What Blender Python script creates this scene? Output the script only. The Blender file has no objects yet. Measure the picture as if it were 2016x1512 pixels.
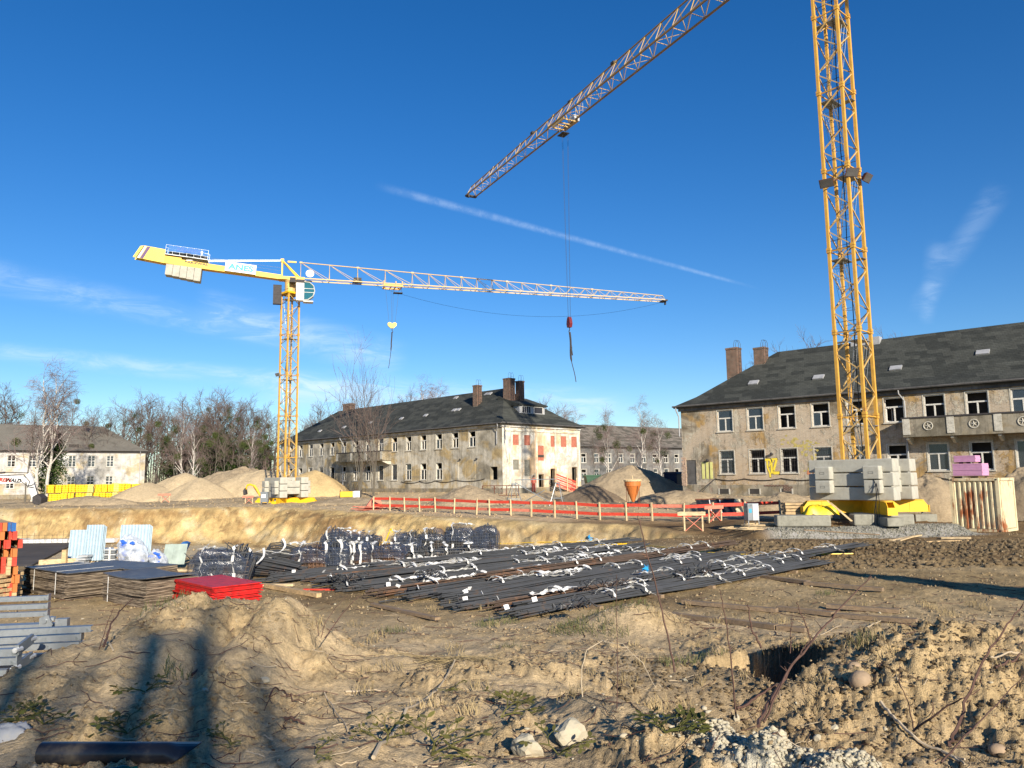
import bpy, math, random
import numpy as np
from mathutils import Vector, Matrix
sc = bpy.context.scene
R_ = math.radians
# ---------------------------------------------------------------- camera
FPX = 1514.0; PITCH = R_(7.0); ROLL = R_(0.8); CAMZ = 3.0
_cp, _sp, _cr, _sr = math.cos(PITCH), math.sin(PITCH), math.cos(ROLL), math.sin(ROLL)
_R0 = Vector((1, 0, 0)); _U0 = Vector((0, -_sp, _cp)); _F = Vector((0, _cp, _sp))
_R = _R0 * _cr - _U0 * _sr; _U = _R0 * _sr + _U0 * _cr
cd = bpy.data.cameras.new('camera'); cam = bpy.data.objects.new('camera', cd); sc.collection.objects.link(cam)
cam.matrix_world = Matrix(((_R.x, _U.x, -_F.x, 0), (_R.y, _U.y, -_F.y, 0), (_R.z, _U.z, -_F.z, CAMZ), (0, 0, 0, 1)))
cd.sensor_fit = 'HORIZONTAL'; cd.sensor_width = 36; cd.lens = FPX / 2016 * 36
cd.clip_start = 0.1; cd.clip_end = 3000
sc.camera = cam
def ray(u, v): return _R * ((u - 1008) / FPX) + _U * (-(v - 756) / FPX) + _F
def atY(u, v, Y):
    d = ray(u, v); t = Y / d.y; return Vector((d.x * t, Y, CAMZ + d.z * t))
def atZ(u, v, Z):
    d = ray(u, v); t = (Z - CAMZ) / d.z; return Vector((d.x * t, d.y * t, Z))
# ---------------------------------------------------------------- light
SUN_AZ = R_(159); SUN_EL = R_(21.0)
sc.render.engine = 'CYCLES'
sc.view_settings.view_transform = 'Standard'; sc.view_settings.look = 'None'
sc.view_settings.exposure = EXPOSURE = 0.62; sc.view_settings.gamma = 1
w = bpy.data.worlds.new('World'); sc.world = w; w.use_nodes = True
nt = w.node_tree; N = nt.nodes; L = nt.links
bg = N['Background']; bg.inputs['Strength'].default_value = 0.085
sky = N.new('ShaderNodeTexSky'); sky.sky_type = 'NISHITA'; sky.sun_disc = False
sky.sun_elevation = SUN_EL; sky.sun_rotation = SUN_AZ
sky.air_density = 1.0; sky.dust_density = 0.1; sky.ozone_density = 4.0; sky.altitude = 200
tc = N.new('ShaderNodeTexCoord')
def wmath(op, a, b=None, c=None, clamp=False):
    n = N.new('ShaderNodeMath'); n.operation = op; n.use_clamp = clamp
    for i, x in enumerate((a, b, c)):
        if x is None: continue
        if isinstance(x, (int, float)): n.inputs[i].default_value = x
        else: L.new(x, n.inputs[i])
    return n.outputs[0]
def wdot(v):
    n = N.new('ShaderNodeVectorMath'); n.operation = 'DOT_PRODUCT'; L.new(tc.outputs['Generated'], n.inputs[0]); n.inputs[1].default_value = v
    return n.outputs['Value']
def wmr(x, a, b):
    n = N.new('ShaderNodeMapRange'); n.interpolation_type = 'SMOOTHSTEP'; L.new(x, n.inputs['Value'])
    n.inputs['From Min'].default_value = a; n.inputs['From Max'].default_value = b; return n.outputs['Result']
def band(p, q, w0, w1, soft=1.0, off=0.0):
    """a streak of cirrus or vapour trail along the great circle from sky point p to sky point q"""
    a = ray(*p).normalized(); b = ray(*q).normalized()
    n = a.cross(b).normalized(); t = (b - a).normalized(); ta, tb = a.dot(t), b.dot(t)
    along = wdot(t); s = wmath('DIVIDE', wmath('SUBTRACT', along, ta), tb - ta)
    wd = wmath('ADD', wmath('MULTIPLY', s, w1 - w0), w0)
    d = wmath('DIVIDE', wmath('ABSOLUTE', wmath('ADD', wdot(n), off)), wd)
    m = wmr(d, 1.0, 1.0 - soft)
    ends = wmath('MULTIPLY', wmr(s, -0.02, 0.12), wmr(s, 1.02, 0.86))
    front = wmr(wdot((0, 1, 0)), 0.0, 0.1)
    return wmath('MULTIPLY', wmath('MULTIPLY', m, ends), front)
def wnoise(scale, detail=6, rough=0.6, stretch=(1, 1, 1), dist=0.0):
    mp = N.new('ShaderNodeMapping'); L.new(tc.outputs['Generated'], mp.inputs[0]); mp.inputs['Scale'].default_value = stretch
    n = N.new('ShaderNodeTexNoise'); L.new(mp.outputs[0], n.inputs['Vector'])
    n.inputs['Scale'].default_value = scale; n.inputs['Detail'].default_value = detail; n.inputs['Roughness'].default_value = rough; n.inputs['Distortion'].default_value = dist
    return n.outputs['Fac']
nz = wmr(wnoise(13, 10, 0.68, (1, 1, 4), 0.8), 0.38, 0.68)
nf = wmr(wnoise(45, 8, 0.75), 0.40, 0.62)
trail = wmath('MULTIPLY', band((745, 366), (1490, 567), 0.0080, 0.0030, 1.0), wmath('ADD', wmath('MULTIPLY', nf, 0.6), 0.4))
st = []
for (p, q, w0, w1, k) in [((-120, 520), (560, 668), .026, .022, .24), ((-100, 682), (700, 765), .014, .018, .30), ((380, 600), (800, 715), .03, .035, .30),
                          ((500, 765), (1250, 800), .035, .025, .40), ((1800, 620), (1975, 360), .016, .020, .09), ((1822, 640), (1850, 470), .010, .018, .10)]:
    st.append(wmath('MULTIPLY', band(p, q, w0, w1, 1.0), k))
acc = st[0]
for s_ in st[1:]: acc = wmath('ADD', acc, s_)
cirr = wmath('MULTIPLY', acc, wmath('ADD', wmath('MULTIPLY', nz, 1.15), 0.28))
cl = wmath('MINIMUM', wmath('ADD', cirr, wmath('MULTIPLY', trail, 0.22)), 0.7)
mx = N.new('ShaderNodeMixRGB'); L.new(cl, mx.inputs[0]); 
hs = N.new('ShaderNodeHueSaturation'); hs.inputs['Saturation'].default_value = 1.28; hs.inputs['Value'].default_value = 1.07; hs.inputs['Hue'].default_value = 0.508
L.new(sky.outputs[0], hs.inputs['Color']); L.new(hs.outputs[0], mx.inputs[1]); mx.inputs[2].default_value = (6.6, 8.0, 9.6, 1)
L.new(mx.outputs[0], bg.inputs['Color'])
sd = bpy.data.lights.new('sun', 'SUN'); so = bpy.data.objects.new('sun', sd); sc.collection.objects.link(so)
sd.energy = 5.0; sd.angle = R_(0.55); sd.color = (1.0, 0.905, 0.76)
SDIR = Vector((math.sin(SUN_AZ) * math.cos(SUN_EL), math.cos(SUN_AZ) * math.cos(SUN_EL), math.sin(SUN_EL)))
so.rotation_euler = (-SDIR).to_track_quat('-Z', 'Y').to_euler(); so.location = SDIR * 60
# ---------------------------------------------------------------- materials
def new_mat(name):
    m = bpy.data.materials.new(name); m.use_nodes = True
    nt = m.node_tree; return m, nt, nt.nodes, nt.links, nt.nodes['Principled BSDF']
class NT:
    """small node-building helper for surface materials"""
    def __init__(s, name, rough=0.8, metal=0.0, spec=0.3):
        s.m, s.t, s.n, s.l, s.b = new_mat(name)
        s.b.inputs['Roughness'].default_value = rough; s.b.inputs['Metallic'].default_value = metal
        s.b.inputs['Specular IOR Level'].default_value = spec
        s.tc = s.n.new('ShaderNodeTexCoord')
    def co(s, kind='Object', scale=(1, 1, 1), rot=(0, 0, 0)):
        mp = s.n.new('ShaderNodeMapping'); s.l.new(s.tc.outputs[kind], mp.inputs[0]); mp.inputs['Scale'].default_value = scale; mp.inputs['Rotation'].default_value = rot
        return mp.outputs[0]
    def noise(s, v, scale, detail=5, rough=0.6, dist=0.0):
        n = s.n.new('ShaderNodeTexNoise'); s.l.new(v, n.inputs['Vector']); n.inputs['Scale'].default_value = scale
        n.inputs['Detail'].default_value = detail; n.inputs['Roughness'].default_value = rough; n.inputs['Distortion'].default_value = dist
        return n.outputs['Fac']
    def ramp(s, f, stops, interp='LINEAR'):
        r = s.n.new('ShaderNodeValToRGB'); s.l.new(f, r.inputs[0]); e = r.color_ramp.elements; r.color_ramp.interpolation = interp
        while len(e) < len(stops): e.new(0.5)
        for i, (p, c) in enumerate(stops):
            e[i].position = p; e[i].color = (c[0], c[1], c[2], 1) if hasattr(c, '__len__') else (c, c, c, 1)
        return r.outputs['Color']
    def mix(s, f, a, b, mode='MIX'):
        n = s.n.new('ShaderNodeMixRGB'); n.blend_type = mode
        for i, x in enumerate((f, a, b)):
            if isinstance(x, (int, float)): n.inputs[i].default_value = x if i == 0 else (x, x, x, 1)
            elif isinstance(x, tuple): n.inputs[i].default_value = (x[0], x[1], x[2], 1)
            else: s.l.new(x, n.inputs[i])
        return n.outputs[0]
    def math(s, op, a, b=0.0):
        n = s.n.new('ShaderNodeMath'); n.operation = op
        for i, x in enumerate((a, b)):
            if isinstance(x, (int, float)): n.inputs[i].default_value = x
            else: s.l.new(x, n.inputs[i])
        return n.outputs[0]
    def sep(s, v):
        n = s.n.new('ShaderNodeSeparateXYZ'); s.l.new(v, n.inputs[0]); return n.outputs
    def comb(s, x, y, z):
        n = s.n.new('ShaderNodeCombineXYZ')
        for i, a in enumerate((x, y, z)):
            if isinstance(a, (int, float)): n.inputs[i].default_value = a
            else: s.l.new(a, n.inputs[i])
        return n.outputs[0]
    def color(s, c): s.l.new(c, s.b.inputs['Base Color']); return s
    def rough(s, c): s.l.new(c, s.b.inputs['Roughness']); return s
    def bump(s, h, strength=0.5, dist=0.02):
        n = s.n.new('ShaderNodeBump'); s.l.new(h, n.inputs['Height']); n.inputs['Strength'].default_value = strength; n.inputs['Distance'].default_value = dist
        s.l.new(n.outputs[0], s.b.inputs['Normal']); return s
def simple(name, c, rough=0.6, var=0.35, scale=4.0, metal=0.0, spec=0.3, dirt=None, bump=0.25, bscale=40):
    """painted or raw surface with mottling, dirt blotches and a little surface relief"""
    h = NT(name, rough, metal, spec); v = h.co()
    f = h.noise(v, scale, 6, 0.65)
    lo = tuple(x * (1 - var) for x in c); hi = tuple(min(1, x * (1 + var * .6)) for x in c)
    col = h.ramp(f, [(0.28, lo), (0.5, c), (0.75, hi)])
    if dirt:
        d = h.ramp(h.noise(v, scale * 1.7 + 1, 8, 0.7), [(0.5, 0.0), (0.68, 1.0)])
        col = h.mix(h.math('MULTIPLY', d, 0.75), col, dirt)
    h.color(col)
    if bump: h.bump(h.noise(v, bscale, 4, 0.6), bump, 0.01)
    return h.m
def plaster(name, base, dark, ochre, brick=None, seed=0.0, brick_amount=0.5, streak=0.5):
    """old rendered wall: blotches, vertical run-off streaks, fallen render over brickwork"""
    h = NT(name, 0.92, 0, 0.15); v = h.co(scale=(1, 1, 1)); mp = v.node; mp.inputs['Location'].default_value = (seed, seed * 2, 0)
    big = h.noise(v, 0.22, 7, 0.62, 0.6); mid = h.noise(v, 1.1, 8, 0.68, 0.3); fine = h.noise(v, 9, 6, 0.7)
    col = h.ramp(big, [(0.39, dark), (0.49, base), (0.60, tuple(min(1, b * 1.15) for b in base))])
    col = h.mix(h.ramp(h.noise(v, 0.33, 6, 0.6, 1.0), [(0.50, 0.0), (0.60, 0.85)]), col, ochre)
    stv = h.co(scale=(1.6, 1.6, 0.09)); stn = h.noise(stv, 2.2, 6, 0.65)
    col = h.mix(h.math('MULTIPLY', h.ramp(stn, [(0.49, 0.0), (0.62, 1.0)]), streak), col, tuple(d * 0.75 for d in dark))
    col = h.mix(0.75, col, h.ramp(mid, [(0.3, 0.4), (0.5, 0.95), (0.7, 1.2)]), 'MULTIPLY')
    col = h.mix(0.4, col, h.ramp(fine, [(0.3, 0.6), (0.6, 1.1)]), 'MULTIPLY')
    hb = mid
    if brick:
        xyz = h.sep(v); bv = h.comb(h.math('ADD', xyz[0], xyz[1]), xyz[2], 0.0)
        bt = h.n.new('ShaderNodeTexBrick'); h.l.new(bv, bt.inputs['Vector']); bt.inputs['Scale'].default_value = 1.0
        bt.inputs['Brick Width'].default_value = 0.26; bt.inputs['Row Height'].default_value = 0.085; bt.inputs['Mortar Size'].default_value = 0.012
        bt.inputs['Color1'].default_value = (*brick, 1); bt.inputs['Color2'].default_value = (brick[0] * 1.4, brick[1] * 1.5, brick[2] * 1.5, 1); bt.inputs['Mortar'].default_value = (0.5, 0.46, 0.38, 1); bt.inputs['Bias'].default_value = -0.1
        msk = h.ramp(h.math('ADD', h.math('MULTIPLY', big, 0.55), h.math('MULTIPLY', h.noise(v, 1.7, 8, 0.75, 0.5), 0.45)), [(brick_amount, 0.0), (brick_amount + 0.03, 1.0)])
        bc = h.mix(0.5, bt.outputs['Color'], h.ramp(fine, [(0.3, 0.5), (0.7, 1.3)]), 'MULTIPLY')
        bc = h.mix(h.math('MULTIPLY', mid, 0.45), bc, base)
        col = h.mix(h.math('MULTIPLY', msk, 0.8), col, bc)
        hb = h.math('SUBTRACT', h.math('MULTIPLY', mid, 0.5), h.math('MULTIPLY', msk, 0.8))
    h.color(col); h.bump(hb, 0.6, 0.05)
    return h.m
def shingle(name, c1, c2, corr=False):
    h = NT(name, 0.9, 0, 0.2); v = h.co(); xyz = h.sep(v)
    along = h.math('ADD', xyz[0], h.math('MULTIPLY', xyz[1], 0.35))
    bv = h.comb(along, h.math('MULTIPLY', xyz[2], 1.0), 0.0)
    if corr:
        wv = h.n.new('ShaderNodeTexWave'); h.l.new(h.comb(xyz[0], 0.0, 0.0), wv.inputs['Vector']); wv.inputs['Scale'].default_value = 2.4; wv.inputs['Distortion'].default_value = 0.3
        col = h.mix(wv.outputs['Fac'], c1, c2)
        col = h.mix(0.7, col, h.ramp(h.noise(v, 0.5, 8, 0.7, 0.5), [(0.3, 0.5), (0.5, 1.0), (0.7, 1.25)]), 'MULTIPLY')
        h.color(col); h.bump(wv.outputs['Fac'], 0.6, 0.05); return h.m
    b = h.n.new('ShaderNodeTexBrick'); h.l.new(bv, b.inputs['Vector']); b.inputs['Scale'].default_value = 1
    b.inputs['Brick Width'].default_value = 1.5; b.inputs['Row Height'].default_value = 0.33; b.inputs['Mortar Size'].default_value = 0.0
    b.inputs['Color1'].default_value = (0, 0, 0, 1); b.inputs['Color2'].default_value = (1, 1, 1, 1); b.offset = 0.37; b.squash = 0.7; b.squash_frequency = 3
    b2 = h.n.new('ShaderNodeTexBrick'); h.l.new(bv, b2.inputs['Vector']); b2.inputs['Scale'].default_value = 1
    b2.inputs['Brick Width'].default_value = 0.34; b2.inputs['Row Height'].default_value = 0.14; b2.inputs['Mortar Size'].default_value = 0.012
    b2.inputs['Color1'].default_value = (0.8, 0.8, 0.8, 1); b2.inputs['Color2'].default_value = (1.1, 1.1, 1.1, 1); b2.inputs['Mortar'].default_value = (0.45, 0.45, 0.45, 1)
    patch = h.ramp(h.math('ADD', h.math('MULTIPLY', b.outputs['Color'], 0.5), h.math('MULTIPLY', h.noise(v, 0.25, 3, 0.6), 0.8)), [(0.60, 0.0), (0.72, 1.0)])
    col = h.mix(patch, c1, c2)
    col = h.mix(0.8, col, b2.outputs['Color'], 'MULTIPLY')
    col = h.mix(0.6, col, h.ramp(h.noise(v, 1.4, 8, 0.7), [(0.3, 0.6), (0.55, 1.0), (0.75, 1.35)]), 'MULTIPLY')
    h.color(col); h.bump(b2.outputs['Color'], 0.5, 0.02); return h.m
def wood(name, c, end=None, rough=0.8, scale=1.0, grey=0.0):
    h = NT(name, rough, 0, 0.2); v = h.co(scale=(0.6 * scale, 6 * scale, 6 * scale))
    f = h.noise(v, 4, 6, 0.6, 0.6)
    col = h.ramp(f, [(0.3, tuple(x * 0.55 for x in c)), (0.5, c), (0.7, tuple(min(1, x * 1.25) for x in c))])
    col = h.mix(h.ramp(h.noise(h.co(), 2.3, 6, 0.7), [(0.45, 0.0), (0.7, 0.55 + grey)]), col, (0.13, 0.11, 0.09))
    h.color(col); h.bump(f, 0.4, 0.01); return h.m
def steel(name, c, rust, amount=0.5, rough=0.55, scale=6, metal=0.0, streak=False):
    h = NT(name, rough, metal, 0.4); v = h.co(scale=(1, 1, 0.22) if streak else (1, 1, 1)); f = h.noise(v, scale, 8, 0.72, 0.3)
    g = h.noise(h.co(), scale * 0.3, 4, 0.6)
    s_ = h.math('ADD', h.math('MULTIPLY', f, 0.6), h.math('MULTIPLY', g, 0.4))
    base = h.mix(0.5, c, h.ramp(h.noise(h.co(), scale * 2, 5, 0.6), [(0.3, 0.7), (0.7, 1.2)]), 'MULTIPLY')
    col = h.mix(h.ramp(s_, [(amount, 0.0), (amount + 0.06, 1.0)]), base, rust)
    h.color(col); h.bump(f, 0.3, 0.01); return h.m
M = {}
M['wall_grey'] = plaster('old grey render', (0.54, 0.495, 0.40), (0.27, 0.24, 0.18), (0.48, 0.35, 0.16), None, 3.0)
M['wall_brick'] = plaster('render fallen off brick', (0.47, 0.42, 0.325), (0.17, 0.135, 0.09), (0.42, 0.26, 0.09), (0.36, 0.24, 0.15), 11.0, 0.485, 0.6)
M['wall_white'] = plaster('old whitewashed render', (0.50, 0.485, 0.45), (0.33, 0.315, 0.28), (0.46, 0.37, 0.22), None, 21.0, 0.5, 0.25)
M['wall_end'] = plaster('whitewashed gable render', (0.70, 0.655, 0.55), (0.42, 0.37, 0.28), (0.66, 0.46, 0.26), (0.4, 0.2, 0.14), 33.0, 0.545, 0.4)
M['wall_dark'] = plaster('shaded grey render', (0.19, 0.185, 0.175), (0.10, 0.10, 0.097), (0.16, 0.14, 0.12), None, 41.0)  # shade over the back block put into the render colour
M['plinth'] = plaster('damp plinth render', (0.30, 0.265, 0.20), (0.17, 0.15, 0.11), (0.27, 0.21, 0.12), (0.22, 0.11, 0.07), 7.0, 0.55)
M['roof_dark'] = shingle('dark bitumen shingles', (0.072, 0.075, 0.064), (0.045, 0.048, 0.042))
M['roof_corr'] = shingle('corrugated roof sheets', (0.20, 0.185, 0.155), (0.115, 0.105, 0.088), True)
M['roof_moss'] = shingle('weathered tile roof', (0.20, 0.175, 0.145), (0.11, 0.098, 0.08))
M['brickwork'] = None
def _brickmat():
    h = NT('chimney brick', 0.9, 0, 0.2); v = h.co(); xyz = h.sep(v)
    b = h.n.new('ShaderNodeTexBrick'); h.l.new(h.comb(h.math('ADD', xyz[0], xyz[1]), xyz[2], 0.0), b.inputs['Vector']); b.inputs['Scale'].default_value = 1
    b.inputs['Brick Width'].default_value = 0.25; b.inputs['Row Height'].default_value = 0.08; b.inputs['Mortar Size'].default_value = 0.011
    b.inputs['Color1'].default_value = (0.15, 0.055, 0.033, 1); b.inputs['Color2'].default_value = (0.08, 0.04, 0.03, 1); b.inputs['Mortar'].default_value = (0.3, 0.26, 0.2, 1)
    col = h.mix(0.7, b.outputs['Color'], h.ramp(h.noise(v, 3, 6, 0.7), [(0.3, 0.5), (0.7, 1.4)]), 'MULTIPLY')
    h.color(col); h.bump(b.outputs['Fac'], 0.5, 0.02); return h.m
M['brickwork'] = _brickmat()
M['red_brick'] = simple('new red brick infill', (0.40, 0.14, 0.09), 0.9, 0.3, 6)
M['inside'] = simple('dark interior', (0.05, 0.045, 0.04), 0.95, 0.4, 1.0)  # near-black tone stands for the unlit rooms behind openings
M['frame_white'] = simple('peeling white window paint', (0.66, 0.64, 0.58), 0.6, 0.25, 7, dirt=(0.35, 0.3, 0.22))
M['trim'] = simple('stone window surround', (0.52, 0.49, 0.41), 0.85, 0.3, 5, dirt=(0.22, 0.19, 0.14))
M['gutter'] = simple('dark zinc gutter', (0.10, 0.095, 0.09), 0.6, 0.4, 3)
M['zinc'] = simple('pale zinc pipe', (0.36, 0.36, 0.36), 0.5, 0.3, 3)
M['black_cable'] = simple('black cable', (0.015, 0.015, 0.017), 0.5, 0.2)
M['rust'] = simple('rusty iron', (0.14, 0.055, 0.03), 0.85, 0.5, 6)
M['iron_dark'] = simple('dark iron', (0.05, 0.045, 0.045), 0.7, 0.4, 6)
M['crane_yellow'] = steel('weathered crane yellow', (0.62, 0.34, 0.06), (0.30, 0.14, 0.05), 0.57, 0.5, 1.6)
M['crane_dark'] = steel('shadowed chord paint', (0.30, 0.19, 0.07), (0.16, 0.09, 0.05), 0.55, 0.6, 1.6)  # underside shade of the right jib put into the chord colour
M['crane_cream'] = steel('pale faded crane paint', (0.55, 0.37, 0.14), (0.36, 0.2, 0.12), 0.60, 0.5, 1.6)
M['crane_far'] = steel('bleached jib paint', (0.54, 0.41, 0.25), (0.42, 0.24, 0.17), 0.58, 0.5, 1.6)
M['yellow_paint'] = steel('bright yellow steel', (0.80, 0.46, 0.015), (0.35, 0.16, 0.03), 0.64, 0.45, 2.0)
M['galv'] = steel('galvanised steel', (0.29, 0.31, 0.32), (0.16, 0.18, 0.18), 0.52, 0.42, 7, 0.55)
M['galv_pale'] = steel('pale aluminium', (0.55, 0.56, 0.56), (0.36, 0.36, 0.35), 0.54, 0.4, 8, 0.3)
M['concrete'] = simple('precast concrete', (0.42, 0.405, 0.34), 0.88, 0.25, 1.6, dirt=(0.34, 0.31, 0.25), bump=0.3, bscale=22)
M['concrete_old'] = simple('damp old concrete', (0.27, 0.26, 0.21), 0.9, 0.3, 2.0, dirt=(0.15, 0.14, 0.11), bump=0.4, bscale=20)
M['red_board'] = simple('red painted board', (0.60, 0.055, 0.03), 0.55, 0.35, 5, dirt=(0.40, 0.10, 0.06))
M['red_faded'] = simple('faded red board', (0.66, 0.20, 0.13), 0.7, 0.3, 6, dirt=(0.5, 0.3, 0.2))
M['red_bright'] = simple('glossy red lacquered edge', (0.56, 0.010, 0.008), 0.5, 0.5, 7, dirt=(0.30, 0.045, 0.03), spec=0.5)
M['pine'] = wood('fresh pine', (0.56, 0.39, 0.20))
M['pine_pale'] = wood('pale sawn timber', (0.62, 0.47, 0.27))
M['old_wood'] = wood('weathered plank', (0.27, 0.19, 0.115), grey=0.2)
M['ply_edge'] = None
def _plyedge(name='ply panel edges', cs=((0.035, 0.026, 0.02), (0.17, 0.13, 0.09), (0.36, 0.29, 0.21))):
    h = NT(name, 0.85, 0, 0.2); v = h.co(scale=(0.5, 0.5, 14)); f = h.noise(v, 3.0, 7, 0.75, 0.4)
    col = h.ramp(f, [(0.42, cs[0]), (0.5, cs[1]), (0.60, cs[2])]); h.color(col); h.bump(f, 0.5, 0.02); return h.m
M['ply_edge'] = _plyedge()
M['ply_face'] = simple('smooth grey film faced ply', (0.085, 0.085, 0.088), 0.45, 0.35, 2.2, dirt=(0.17, 0.155, 0.13), bump=0.1)
M['black_plastic'] = simple('black plastic', (0.014, 0.015, 0.02), 0.28, 0.3, 3, spec=0.5, dirt=(0.07, 0.06, 0.045), bump=0.1)
M['steel_bar'] = steel('ribbed steel bar', (0.072, 0.074, 0.076), (0.12, 0.082, 0.058), 0.56, 0.5, 2.2, 0.2)
M['steel_rust'] = steel('rusted steel bar', (0.085, 0.058, 0.042), (0.17, 0.09, 0.05), 0.53, 0.7, 3.0)
M['strap'] = simple('white lifting strap', (0.74, 0.73, 0.69), 0.7, 0.15, 12, dirt=(0.5, 0.45, 0.36))
M['white_tag'] = simple('white tag', (0.82, 0.82, 0.8), 0.6, 0.1)
M['sheet_blue'] = simple('coated blue grey sheet', (0.42, 0.53, 0.60), 0.35, 0.18, 5, spec=0.5)
M['green_panel'] = simple('pale green boards', (0.32, 0.38, 0.33), 0.7, 0.25, 4)
M['blue'] = simple('blue plastic', (0.02, 0.11, 0.33), 0.45, 0.3, 4)
M['bright_blue'] = simple('bright blue plug', (0.01, 0.30, 0.62), 0.4, 0.2, 4)
M['navy'] = simple('navy painted cabin', (0.012, 0.018, 0.05), 0.5, 0.3, 3)
M['green_dark'] = simple('dark green bin', (0.02, 0.075, 0.035), 0.5, 0.3, 3)
M['orange_rust'] = steel('orange painted hopper', (0.52, 0.16, 0.035), (0.22, 0.08, 0.04), 0.54, 0.6, 4)
M['container'] = steel('cream paint eaten by rust', (0.66, 0.57, 0.36), (0.28, 0.09, 0.03), 0.50, 0.6, 2.4, 0, True)
M['pink'] = simple('pink insulation boards', (0.55, 0.28, 0.44), 0.7, 0.15, 5)
M['pallet_yellow'] = simple('yellow foil wrapped blocks', (0.80, 0.56, 0.012), 0.42, 0.35, 2.6, spec=0.5, dirt=(0.80, 0.30, 0.02))
M['pallet_pale'] = simple('pale yellow foil', (0.80, 0.70, 0.16), 0.42, 0.22, 3.2, spec=0.5)
M['white_paint'] = simple('white machine paint', (0.74, 0.74, 0.71), 0.4, 0.2, 3, dirt=(0.42, 0.38, 0.31))
M['white_clean'] = simple('clean white', (0.82, 0.82, 0.80), 0.5, 0.08)
M['letter_cyan'] = simple('pale blue lettering', (0.05, 0.33, 0.48), 0.5, 0.1)
M['letter_blue'] = simple('blue lettering', (0.03, 0.12, 0.55), 0.5, 0.1)
M['letter_red'] = simple('red lettering', (0.66, 0.06, 0.04), 0.5, 0.1)
M['letter_dark'] = simple('dark lettering', (0.03, 0.03, 0.035), 0.5, 0.1)
M['graffiti'] = simple('yellow spray paint', (0.80, 0.62, 0.06), 0.7, 0.15, 5)
M['spray_red'] = simple('faded orange spray', (0.48, 0.20, 0.10), 0.9, 0.4, 5)
M['spray_yellow'] = simple('faded yellow spray', (0.44, 0.36, 0.12), 0.9, 0.4, 5)
M['purple'] = simple('purple stripe', (0.10, 0.05, 0.14), 0.5, 0.1)
M['skin'] = simple('skin', (0.55, 0.33, 0.24), 0.6, 0.1)
M['workwear'] = simple('orange red workwear', (0.80, 0.20, 0.12), 0.8, 0.2, 8)
M['workwear_low'] = simple('dusty red trousers', (0.50, 0.09, 0.07), 0.8, 0.2, 8)
M['hair'] = simple('dark hair', (0.04, 0.025, 0.02), 0.7, 0.2)
M['bark'] = simple('grey brown bark', (0.13, 0.115, 0.09), 0.95, 0.35, 2.5, bump=0.5, bscale=12)
M['twig'] = simple('winter twigs', (0.135, 0.10, 0.085), 0.95, 0.3, 0.6, bump=0)
M['twig_birch'] = simple('reddish birch twigs', (0.21, 0.155, 0.14), 0.95, 0.3, 0.6, bump=0)
M['branch_dry'] = simple('dry bramble stem', (0.10, 0.055, 0.04), 0.8, 0.4, 8, bump=0)
M['stick'] = simple('bleached stick', (0.46, 0.37, 0.25), 0.85, 0.3, 8, bump=0.2)
def _birch():
    h = NT('birch bark', 0.8, 0, 0.2); v = h.co(scale=(1, 1, 4)); f = h.noise(v, 3, 5, 0.7)
    h.color(h.ramp(f, [(0.36, (0.06, 0.05, 0.045)), (0.46, (0.50, 0.46, 0.40)), (0.7, (0.66, 0.62, 0.56))])); return h.m
M['birch'] = _birch()
def leafmat(name, c):
    h = NT(name, 0.75, 0, 0.2); f = h.noise(h.co(), 1.3, 4, 0.7)
    h.color(h.ramp(f, [(0.3, tuple(x * .45 for x in c)), (0.5, c), (0.72, tuple(x * 1.6 for x in c))])); return h.m
M['mistletoe'] = leafmat('mistletoe leaves', (0.060, 0.080, 0.018)); M['sprig'] = leafmat('olive sprig leaves', (0.13, 0.12, 0.032))
M['ivy'] = leafmat('ivy leaves', (0.045, 0.072, 0.018))
M['leaf'] = leafmat('ground leaves', (0.085, 0.088, 0.020))
M['grass'] = leafmat('short rough grass', (0.10, 0.105, 0.04))
M['drygrass'] = leafmat('dry grass', (0.30, 0.23, 0.12))
def glassmat(name, col, mixf, rough=0.05):
    m = bpy.data.materials.new(name); m.use_nodes = True; t = m.node_tree; n = t.nodes; l = t.links
    n.remove(n['Principled BSDF']); tr = n.new('ShaderNodeBsdfTransparent'); gl = n.new('ShaderNodeBsdfGlossy'); df = n.new('ShaderNodeBsdfDiffuse')
    fr = n.new('ShaderNodeFresnel'); fr.inputs[0].default_value = 1.5; mx1 = n.new('ShaderNodeMixShader'); mx2 = n.new('ShaderNodeMixShader')
    gl.inputs['Roughness'].default_value = rough; gl.inputs['Color'].default_value = (.95, .97, 1, 1); df.inputs['Color'].default_value = (*col, 1); tr.inputs['Color'].default_value = (.85, .9, .95, 1)
    mx1.inputs[0].default_value = mixf; l.new(tr.outputs[0], mx1.inputs[1]); l.new(df.outputs[0], mx1.inputs[2])
    l.new(fr.outputs[0], mx2.inputs[0]); l.new(mx1.outputs[0], mx2.inputs[1]); l.new(gl.outputs[0], mx2.inputs[2]); l.new(mx2.outputs[0], n['Material Output'].inputs[0])
    return m
M['glass'] = glassmat('dusty window glass', (0.10, 0.12, 0.14), 0.35)
M['cab_glass'] = glassmat('tinted cab glass', (0.02, 0.13, 0.15), 0.75)
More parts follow.
